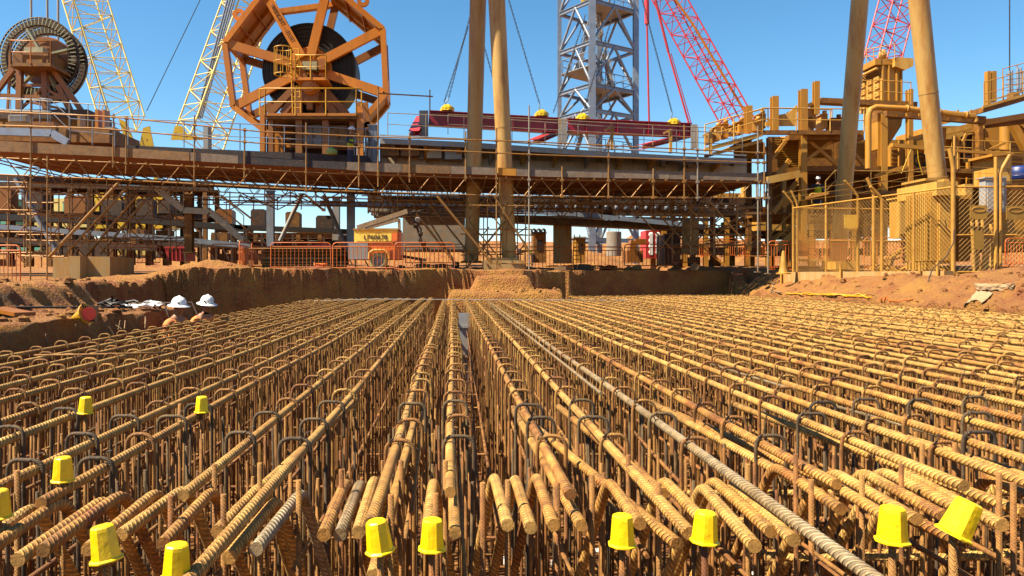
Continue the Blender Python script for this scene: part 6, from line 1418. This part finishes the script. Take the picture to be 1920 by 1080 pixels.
# clad building behind, right
BD = thing('plant_building', 'ochre ribbed-clad plant building at the right with beams and pipes', 'building', P(1800, 470, 38))
def bp(name, x0, y0, x1, y1, Y, d, mat): m = MB(); m.pbox(x0, y0, x1, y1, Y, d); return m.build(name, M[mat], BD)
bp('wall', 1670, 262, 1846, 420, 38, 3, 'och'); bp('wall', 1846.5, 222, 1990, 470, 37, 4, 'och'); bp('upper_wall', 1745, 236, 1846, 261.7, 37.8, 3, 'och')
m = MB()
for k in range(14): m.pbox(1672, 280 + k * 8, 1844, 281.6 + k * 8, 37.93, .06)
for k in range(22): m.pbox(1892, 226 + k * 8, 1988, 227.8 + k * 8, 36.93, .06)
m.build('cladding_ribs', M['ochD'], BD)
for k in range(7): bp('wall_post', 1690 + k * 25, 262, 1694 + k * 25, 420, 37.6, .3, 'och')
m = MB(); pbeam(m, (1708, 262), (1838, 232), 37, .25, .25); pbeam(m, (1760, 262), (1838, 244), 36.8, .2, .2); m.build('roof_edge', M['ochL'], BD)
m = MB(); pbeam(m, (1838, 231), (1990, 206), 34, .3, .24); m.build('roof_edge', M['ochL'], BD); m = MB(); pbeam(m, (1850, 236), (1990, 220), 34.6, .3, .2); m.build('roof_edge', M['ochD'], BD)
bp('dark_doorway', 1809, 249, 1841, 298, 36.9, .3, 'dark'); bp('corner_post', 1836, 226, 1844, 420, 36.4, .4, 'ochD')
m = MB()
for x in (1809, 1825, 1841): m.pbox(x - .8, 247, x + .8, 300, 36.7, .06)
m.pbox(1806, 247, 1844, 249, 36.7, .3); m.build('door_frame', M['ochD'], BD)
m = MB(); ptube(m, (1885, 229), (1885, 282), 36.5, .25, n=16); m.build('vent_pipe', M['och'], BD)
for a, b, w_ in (((1898, 232), (1928, 290), .3), ((1905, 226), (1945, 260), .14), ((1848, 284), (1884, 268), .12), ((1790, 300), (1812, 250), .1), ((1765, 310), (1768, 240), .2), ((1740, 310), (1770, 262), .12), ((1792, 205 + 50), (1792, 370), .22), ((1788, 260), (1799, 340), .12)):
    m = MB(); pbeam(m, a, b, 35.8, w_, w_); m.build('brace', M['och'], BD)
m = MB(); handrail(m, [P(1745, 315, 34), P(1846, 320, 34), P(1990, 330, 34)], 1.0, .024, 1.2); handrail(m, [P(1770, 300, 36), P(1846, 303, 36), P(1990, 310, 36)], 1.0, .02, 1.0); m.build('guard_rail', M['ochL'], BD)
bp('walkway', 1745, 316, 1990, 322, 34, 2, 'ochD')
m = MB(); c = P(1725, 300, 36); m.path([c + Vector((.3 * math.cos(q), 0, .3 * math.sin(q))) for q in [k * math.pi / 6 for k in range(12)]], .05, 6, closed=True); m.build('hose_reel', M['dark'], BD)
m = MB(); m.path([P(1690, 325, 33), P(1708, 280, 33), P(1718, 262, 33), P(1722, 300, 33), P(1730, 328, 33)], .018, 5); m.build('yellow_strap', M['yelS'], BD)
# upper right platform
UP = thing('upper_platform', 'ochre platform with rails and pale grey tubes at the upper right edge', 'platform', P(1900, 210, 33))
m = MB(); m.prism([P(1844, 200, 32), P(1990, 158, 32), P(1990, 168, 32), P(1844, 210, 32)], (0, 3, 0)); m.build('deck', M['ochD'], UP)
m = MB(); m.prism([P(1843, 198, 31.9), P(1990, 156, 31.9), P(1990, 161, 31.9), P(1843, 203, 31.9)], (0, .08, 0)); m.prism([P(1846, 190, 31.95), P(1990, 148, 31.95), P(1990, 151, 31.95), P(1846, 193, 31.95)], (0, .05, 0)); m.build('edge_beam', M['ochL'], UP)
m = MB(); handrail(m, [P(1845, 198, 32), P(1990, 157, 32)], 1.0, .022, .8); handrail(m, [P(1880, 190, 34.5), P(1990, 160, 34.5)], 1.5, .022, .6); m.build('guard_rail', M['fence'], UP)
for x0, y0, x1, y1 in ((1852, 133, 1859, 196), (1861, 133, 1869, 190)): m = MB(); m.pbox(x0, y0, x1, y1, 32.6, .22); m.build('stub_column', M['och'], UP)
for x0, y0, x1, y1 in ((1890, 133, 1894, 180), (1895.5, 132, 1899, 178), (1906, 128, 1910, 175), (1912, 127, 1916, 174)): m = MB(); a = P((x0 + x1) / 2, y1, 33.5); b = P((x0 + x1) / 2, y0, 33.5); m.tube(a, b, .05, 8); m.build('grey_tube', M['greyB'], UP)
m = MB()
for k in range(4): pbeam(m, (1886, 140 + k * 10), (1920, 136 + k * 10), 33.3, .03)
m.pbox(1900, 172, 1912, 185, 33, .4); m.build('tube_clamps', M['scaf'], UP)
# access stairs by the fence
ST = thing('access_stairs', 'ochre steel access stairs rising right to the platform beside the fence', 'stairs', P(1460, 480, 36))
YS = 34.0
for dy in (0, 1.0):
    m = MB(); pbeam(m, (1446, 478), (1522, 404), YS + dy, .06, .25); m.build('stringer', M['ochL'], ST)
m = MB()
for k in range(11): c = P(lerp(1449, 1521, k / 10), lerp(476, 404, k / 10), YS); m.box(c + Vector((0, .5, 0)), (.26, .95, .04))
m.build('treads', M['ochL'], ST)
m = MB(); handrail(m, [P(1446, 478, YS - .05), P(1522, 404, YS - .05), P(1560, 404, YS - .05)], 1.0, .026, 1.0); handrail(m, [P(1446, 478, YS + 1.05), P(1522, 404, YS + 1.05), P(1560, 404, YS + 1.05)], 1.0, .026, 1.0); m.build('handrail', M['ochL'], ST)
m = MB(); m.pbox(1520, 404, 1600, 408, YS - .05, 1.6); m.build('landing', M['ochD'], ST)
m = MB(); handrail(m, [P(1436, 400, 35), P(1500, 365, 35)], 1.0, .03, .9); pbeam(m, (1436, 402), (1500, 367), 35, .08, .25); pbeam(m, (1440, 455), (1500, 412), 35, .08, .2); m.build('upper_flight', M['och'], ST)

# ------------------------------------------------------------ people
def skin_obj(name, joints, edges, mat, parent, extra=None, sub=1):
    me = bpy.data.meshes.new(name); me.from_pydata([j[0] for j in joints], edges, [])
    o = bpy.data.objects.new(name, me); COL.objects.link(o)
    o.modifiers.new('Skin', 'SKIN'); s_ = o.modifiers.new('Sub', 'SUBSURF'); s_.levels = sub; s_.render_levels = sub
    for i, j in enumerate(joints):
        v = me.skin_vertices[0].data[i]; v.radius = j[1] if isinstance(j[1], tuple) else (j[1], j[1]); v.use_root = (i == 0)
    bpy.context.view_layer.update(); dg = bpy.context.evaluated_depsgraph_get()
    m2 = bpy.data.meshes.new_from_object(o.evaluated_get(dg)); bpy.data.objects.remove(o)
    vs = [v.co.copy() for v in m2.vertices]; fs = [tuple(p.vertices) for p in m2.polygons]
    m = MB(); m.add(vs, fs, True)
    if extra: extra(m)
    me3 = bpy.data.meshes.new(name); me3.from_pydata(m.v, [], m.f); me3.polygons.foreach_set('use_smooth', [True] * len(m.f)); me3.materials.append(M[mat])
    n = bpy.data.objects.new(name, me3); COL.objects.link(n); n.parent = parent; return n
def person(x, y, z, rz, label, shirt='hio', legsc='navy', brim=False, lean=0.0, arms=((.12, .25, -.5), (.12, .25, -.5)), head=(0, 0), stance=.1, vest=None):
    """figure 1.76 m tall, facing -Y before rz; arms: hand offset from the shoulder (out, forward, up)"""
    t = thing('person', label, 'person', (x, y, z)); t.rotation_euler = (0, 0, rz)
    pel = Vector((0, 0, .96)); ln = Vector((0, -math.sin(lean), math.cos(lean)))
    waist = pel + ln * .14; chest = pel + ln * .36; neck0 = pel + ln * .52; neck = pel + ln * .58
    hd = neck + Vector((head[0] * .05, -.02 - head[1] * .06, .10))
    J = [(pel, (.14, .10)), (waist, (.125, .095)), (chest, (.15, .11)), (neck0, (.10, .08)), (neck, .055), (neck + (hd - neck) * .5, .06), (hd, (.078, .092)), (hd + Vector((0, 0, .10)), (.072, .085))]
    E = [(0, 1), (1, 2), (2, 3), (3, 4), (4, 5), (5, 6), (6, 7)]
    hands = []
    for s, a in ((-1, arms[0]), (1, arms[1])):
        sh = neck0 + Vector((s * .18, 0, -.05)); hnd = sh + Vector((s * a[0], -a[1], a[2])); d = hnd - sh; L = min(d.length, .56); hnd = sh + d.normalized() * L
        bend = math.sqrt(max(0.0, .29 ** 2 - (L / 2) ** 2)); el = (sh + hnd) / 2 + Vector((s * .4, .8, -.3)).normalized() * bend
        i = len(J); J += [(sh, .062), (el, .045), (hnd, .028), (hnd + (hnd - el).normalized() * .07, (.036, .018))]; E += [(3, i), (i, i + 1), (i + 1, i + 2), (i + 2, i + 3)]; hands.append((el, hnd, s, sh))
    feet = []
    for s in (-1, 1):
        i = len(J); kn = Vector((s * stance * 1.1, -.03, .50)); an = Vector((s * stance * 1.2, .02 * s, .09))
        J += [(Vector((s * .09, 0, .88)), .085), (kn, .06), (an, .042), (an + Vector((s * .02, -.16, -.05)), (.04, .03))]; E += [(0, i), (i, i + 1), (i + 1, i + 2), (i + 2, i + 3)]; feet.append((kn, an, s))
    def ex(m):
        for el, hnd, s, sh in hands:
            e = (hnd - el).normalized(); sd_ = e.cross(Vector((0, 0, 1))).normalized(); palm = hnd + e * .085
            for k in range(4):
                b0 = palm + sd_ * (.024 * (k - 1.5)); l = (.07, .08, .075, .058)[k]; c = Vector((0, -.02, -.02)); m.path([b0 - e * .02, b0 + e * l * .5 + c * .3, b0 + e * l + c], .0085, 5, r2=.007)
            b0 = hnd + e * .03 - sd_ * .03 * s; m.path([b0, b0 - sd_ * .03 * s + e * .03, b0 - sd_ * .035 * s + e * .06], .0095, 5, r2=.008)
        # nose, ears, brow
        m.path([hd + Vector((0, -.088, .045)), hd + Vector((0, -.112, .012)), hd + Vector((0, -.092, .005))], .011, 5)
        for s in (-1, 1): m.lathe(hd + Vector((s * .076, .0, .02)), [(0, .0), (.022, .0), (.028, .01), (.015, .018), (0, .016)], 8, axis=(s, .2, 0))
        m.path([hd + Vector((-.025, -.086, -.03)), hd + Vector((0, -.094, -.032)), hd + Vector((.025, -.086, -.03))], .007, 5)
    body = skin_obj('body', J, E, 'skin', t, ex)
    m = MB()
    for s in (-1, 1): m.lathe(hd + Vector((s * .03, -.086, .035)), [(0, -.012), (.010, -.008), (.012, 0), (0, .004)], 8, axis=(0, -1, 0))
    mm = [tuple(v) for v in m.v]; o = m.build('eyes', M['black'], None); o.parent = t; o.location = Vector(o.location)
    # clothing
    JS = [(pel + Vector((0, 0, -.02)), (.155, .115)), (waist, (.145, .115)), (chest, (.168, .128)), (neck0, (.115, .095)), (neck0 + ln * .03, .07)]; ES = [(0, 1), (1, 2), (2, 3), (3, 4)]
    for el, hnd, s, sh in hands: i = len(JS); JS += [(sh, .076), (el, .058), (lerp(el, hnd, .9), .040)]; ES += [(3, i), (i, i + 1), (i + 1, i + 2)]
    skin_obj('shirt', JS, ES, shirt, t)
    if vest:
        JV = [(pel + Vector((0, 0, .03)), (.165, .125)), (waist, (.156, .124)), (chest, (.178, .138)), (neck0 + ln * -.04, (.14, .11))]; skin_obj('vest', JV, [(0, 1), (1, 2), (2, 3)], vest, t)
    JT = [(pel + Vector((0, 0, .03)), (.15, .112)), (pel + Vector((0, 0, -.05)), (.15, .11))]; ET = [(0, 1)]
    for kn, an, s in feet: i = len(JT); JT += [(Vector((s * .09, 0, .84)), .098), (kn, .076), (an + Vector((0, 0, .04)), .058)]; ET += [(1, i), (i, i + 1), (i + 1, i + 2)]
    skin_obj('trousers', JT, ET, legsc, t)
    for kn, an, s in feet: skin_obj('boot', [(an + Vector((0, .02, -.02)), .058), (an + Vector((0, -.05, -.05)), (.055, .038)), (an + Vector((s * .02, -.17, -.055)), (.05, .032))], [(0, 1), (1, 2)], 'tarp', t)
    m = MB(); c = hd + Vector((0, .005, .075)); n = 20
    prof = [(.108, -.005), (.122, .0), (.121, .03), (.108, .075), (.078, .11), (.035, .128), (0, .132)]
    prof = [(.182, -.028), (.174, -.016), (.13, .002)] + prof[1:] if brim else [(.135, -.008)] + prof
    tilt = Matrix.Rotation(head[1] * .25, 3, 'X') @ Matrix.Rotation(head[0] * .15, 3, 'Y'); vs = []
    for r_, h_ in prof:
        for k in range(n):
            q = 2 * math.pi * k / n; p = Vector((r_ * math.cos(q) * .92, r_ * math.sin(q) * 1.06, h_ + (-.012 if (r_ > .19) else 0) * abs(math.sin(q)))); 
            if not brim and r_ > .13 and math.sin(q) < -.3: p.y *= 1.3
            vs.append(c + tilt @ p)
    m.add(vs, [(i * n + k, i * n + (k + 1) % n, (i + 1) * n + (k + 1) % n, (i + 1) * n + k) for i in range(len(prof) - 1) for k in range(n)], True)
    m.path([c + tilt @ Vector((0, y_, z_)) for y_, z_ in ((-.125, .02), (-.09, .095), (0, .136), (.09, .095), (.125, .02))], .012, 5)
    o = m.build('hard_hat', M['white'], None); o.parent = t
    m = MB(); 
    for s in (-1, 1): m.box(c + tilt @ Vector((s * .085, -.09, .035)), (.012, .035, .02))
    o = m.build('hat_vents', M['black'], None); o.parent = t
    return t
rn = lambda px, Y: (px - CX) * Y / F
Yw = 12.0
person(rn(327, Yw), Yw, -.37 - 1.80, R(60), 'left of two men in the pit, wide-brimmed white hard hat and orange shirt', 'hio', brim=True, lean=.12, arms=((.05, .3, -.35), (.05, .32, -.3)), head=(0, .35))
person(rn(379, 12.6), 12.6, -.35 - 1.80, R(40), 'right of two men in the pit, white hard hat, bending toward his colleague', 'hio', brim=True, lean=.22, arms=((.05, .3, -.35), (.1, .35, -.35)), head=(.3, .6))
person(rn(368, 24), 23.2, -.62 - 1.79, R(20), 'distant worker in a white hat standing in the shaded end of the trench', 'navy', lean=.05)
person(rn(657, 28.8), 28.8, P(657, interp(pk_b, 657) - 2, YF).z + .055, R(75), 'worker in white hard hat and yellow vest on the walkway by the orange reel', 'navy', vest='hiy', arms=((.08, .3, -.3), (.08, .3, -.3)), head=(0, .5))
person(rn(1534, 34.5), 34.5, P(0, 404, 34).z + .01, R(-15), 'worker in a white hard hat and yellow vest on the access stairs holding the rail', 'navy', vest='hiy', arms=((.42, .2, -.3), (.1, .15, -.5)), head=(0, .3))
person(rn(1694, 30), 30.0, P(0, 411, 30).z - 1.79, R(60), 'dark-clothed worker in a white hard hat behind the chain link fence', 'dark2' if 'dark2' in M else 'navy', head=(0, .5), arms=((.08, .3, -.35), (.08, .3, -.35)))
person(rn(998, 56), 56, P(0, 457, 56).z - 1.79, R(80), 'worker in a yellow vest walking behind the barriers right of the tall pipes', 'navy', vest='hiy', stance=.14)
person(rn(970, 57), 57, P(0, 459, 57).z - 1.79, R(-50), 'worker in a white hard hat close behind the tall pipe', 'navy', vest='hio', stance=.12)
# ------------------------------------------------------------ unseen box boom added above the frame to shade the tall pipes
BM = thing('shade_boom', 'unseen ochre box boom added above the view to shade the tall pipes', 'added shade boom', (-3, 32, 13))
for y in (26.9, 28.1): m = MB(); m.ibeam((-12, y, 13.1), (3, y, 13.1), .4, 1.8, .06); m.build('girder', M['och'], BM)
m = MB(); m.box((-5.2, 27.5, 16.6), (13, 1.35, 7.2)); m.build('shade_box', M['och'], BM)
m = MB(); m.box((7.2, 26.7, 16.6), (7, 1.35, 7.2)); m.build('shade_box', M['och'], BM)
m = MB(); m.ibeam((3, 27.3, 13.4), (16, 26.6, 13.4), .4, 1.0, .06); m.build('girder', M['och'], BM)
for k in range(8): m = MB(); m.box((-10.8 + k * 1.65, 26.77, 16.6), (.14, .1, 7.2)); m.build('rib', M['ochD'], BM)
m = MB(); m.box((2.0, 28.6, 13.0), (.9, 3.4, .6)); m.build('cross_head', M['och'], BM)
# ------------------------------------------------------------ earth bund and dark plant far behind, closing the view under the deck
vs = []; fs = []; nX = 90
prof = [(-14, -0.5), (-9, 2.2), (-3, 4.0), (3, 4.3), (10, 0)]
for i in range(nX + 1):
    x = lerp(-130, 110, i / nX)
    for (dy, z) in prof:
        s_ = 1 + .22 * noise.noise(Vector((x * .05, 0, 4))) + .10 * noise.noise(Vector((x * .3, dy, 9)))
        vs.append((x, 105 + dy + 2 * noise.noise(Vector((x * .1, dy, 2))), .8 + z * s_))
k_ = len(prof)
fs = [(i * k_ + j, (i + 1) * k_ + j, (i + 1) * k_ + j + 1, i * k_ + j + 1) for i in range(nX) for j in range(k_ - 1)]
m = MB(); m.add(vs, fs, True); o = m.build('earth_bund', M['soil']); o['kind'] = 'structure'
def rack(x0, x1, y0, y1, Y, label, bays, mat='ochD', mat2='dark'):
    t = thing('steel_trestle', label, 'steel frame', P((x0 + x1) / 2, y1, Y))
    for k in range(bays + 1):
        x = lerp(x0, x1, k / bays)
        for d in (0, 2.2): m = MB(); m.ibeam(P(x, y1, Y) + Vector((0, d, 0)), P(x, y0, Y) + Vector((0, d, 0)), .24, .24, .03); m.build('column', M[mat], t)
    for f in (0, .36, .7):
        for d in (0, 2.2): y = lerp(y0, y1, f) + 2; m = MB(); m.ibeam(P(x0 - 3, y, Y) + Vector((0, d, 0)), P(x1 + 3, y, Y) + Vector((0, d, 0)), .26, .36, .03); m.build('beam', M[mat2 if f else mat], t)
        y = lerp(y0, y1, f); m = MB(); m.prism([P(x0, y, Y), P(x1, y, Y), P(x1, y, Y) + Vector((0, 2.2, 0)), P(x0, y, Y) + Vector((0, 2.2, 0))], (0, 0, .06)); m.build('grating', M['dark'], t)
    for k in range(bays):
        a, b = lerp(x0, x1, k / bays), lerp(x0, x1, (k + 1) / bays); f0, f1 = ((0, .36), (.36, .7), (.7, 1))[k % 3]
        m = MB(); pbeam(m, (a, lerp(y0, y1, f0)), (b, lerp(y0, y1, f1)), Y, .12, .12); m.build('brace', M[mat], t)
        m = MB(); c = lerp(a, b, rb.uniform(.3, .7)); w_ = (b - a) * rb.uniform(.18, .34); f = rb.choice((.36, .7, 1)); yb = lerp(y0, y1, f); m.pbox(c - w_, yb - rb.uniform(10, 22), c + w_, yb - .3, Y + .5, 1.2); m.pbox(c - w_ * .4, yb - 26, c + w_ * .3, yb - 22, Y + .7, .5); m.build('plant_unit', M[rb.choice(('dark', 'ochD', 'oranD'))], t)
    return t
rack(-60, 210, 345, 499, 42, 'dark steel trestle full of plant behind the scaffold at the left', 7)
rack(215, 385, 352, 497, 44, 'dark steel trestle behind the dirt mound at the left', 5)
rack(1245, 1440, 392, 500, 41, 'dusty steel trestle behind the scaffold at the right', 5, 'och')
rack(1440, 1640, 400, 500, 40.5, 'ochre trestle behind the access stairs and fence', 5, 'och')
rack(700, 930, 372, 404, 43, 'dark steel frame above the brown site building', 6, 'ochD')
rack(400, 640, 440, 496, 46, 'low dark steel frame behind the dusty tube stack', 6)

# loose ground clutter beyond the pit edge
def clutter(n, xr_, yr_, fn):
    for _ in range(n): fn(rb.uniform(*xr_), rb.uniform(*yr_))
def tubebit(x, y):
    z = H(x, y) + .05; a_ = rb.random() * 3.1; L_ = rb.uniform(.6, 2.2); m = MB(); d = Vector((math.cos(a_), math.sin(a_) * .6, 0)) * L_; m.tube(Vector((x, y, z)), Vector((x, y, z)) + d, .035, 6)
    tag(m.build('loose_tube', M[rb.choice(('scaf', 'ochD', 'fence'))]), 'loose dusty tube lying on the ground under the walkway', 'tube', 'loose tubes on the ground under the walkway')
clutter(40, (-16, 10), (27, 38), tubebit)
def blockbit(x, y):
    z = H(x, y); s_ = rb.uniform(.1, .32); m = MB(); r_ = Matrix.Rotation(rb.random() * 3, 3, 'Z'); m.box((x, y, z + s_ * .4), (s_ * rb.uniform(1, 3), s_, s_ * .8), r_); m.box((x, y, z + s_ * .84), (s_ * .8, s_ * .7, s_ * .07), r_)
    tag(m.build('timber_block', M[rb.choice(('plank', 'conc', 'dark', 'plank'))]), 'small timber or block lying on the ground under the walkway', 'block', 'small blocks on the ground under the walkway')
clutter(45, (-15, 10), (27.2, 40), blockbit)
for k, (x0, x1, Y, lab) in enumerate(((870, 960, 34, 'barrier far behind the two tall pipes'), (760, 868, 36, 'barrier behind the trailer mast in shade'), (200, 300, 33, 'barrier behind the concrete block at the left'), (395, 446, 31, 'barrier left of the end-on barriers'), (1262, 1308, 33, 'barrier beside the dark machine under the bridge'))):
    barrier(x0, x1, 458, 496, Y, 'orange ' + lab, bars=12)
tower(1010, 1130, 368, 400, 30, 2.4, 5, 1, 'hanging scaffold bay under the walkway right of the tall pipes')
tower(400, 640, 360, 384, 30, 2.2, 6, 1, 'hanging scaffold bay under the walkway left of the trailer')
tower(1150, 1290, 372, 402, 30.5, 2.4, 5, 1, 'hanging scaffold bay under the right of the walkway')
tower(745, 870, 366, 396, 30.2, 2.4, 5, 1, 'hanging scaffold bay above the trailer mast')
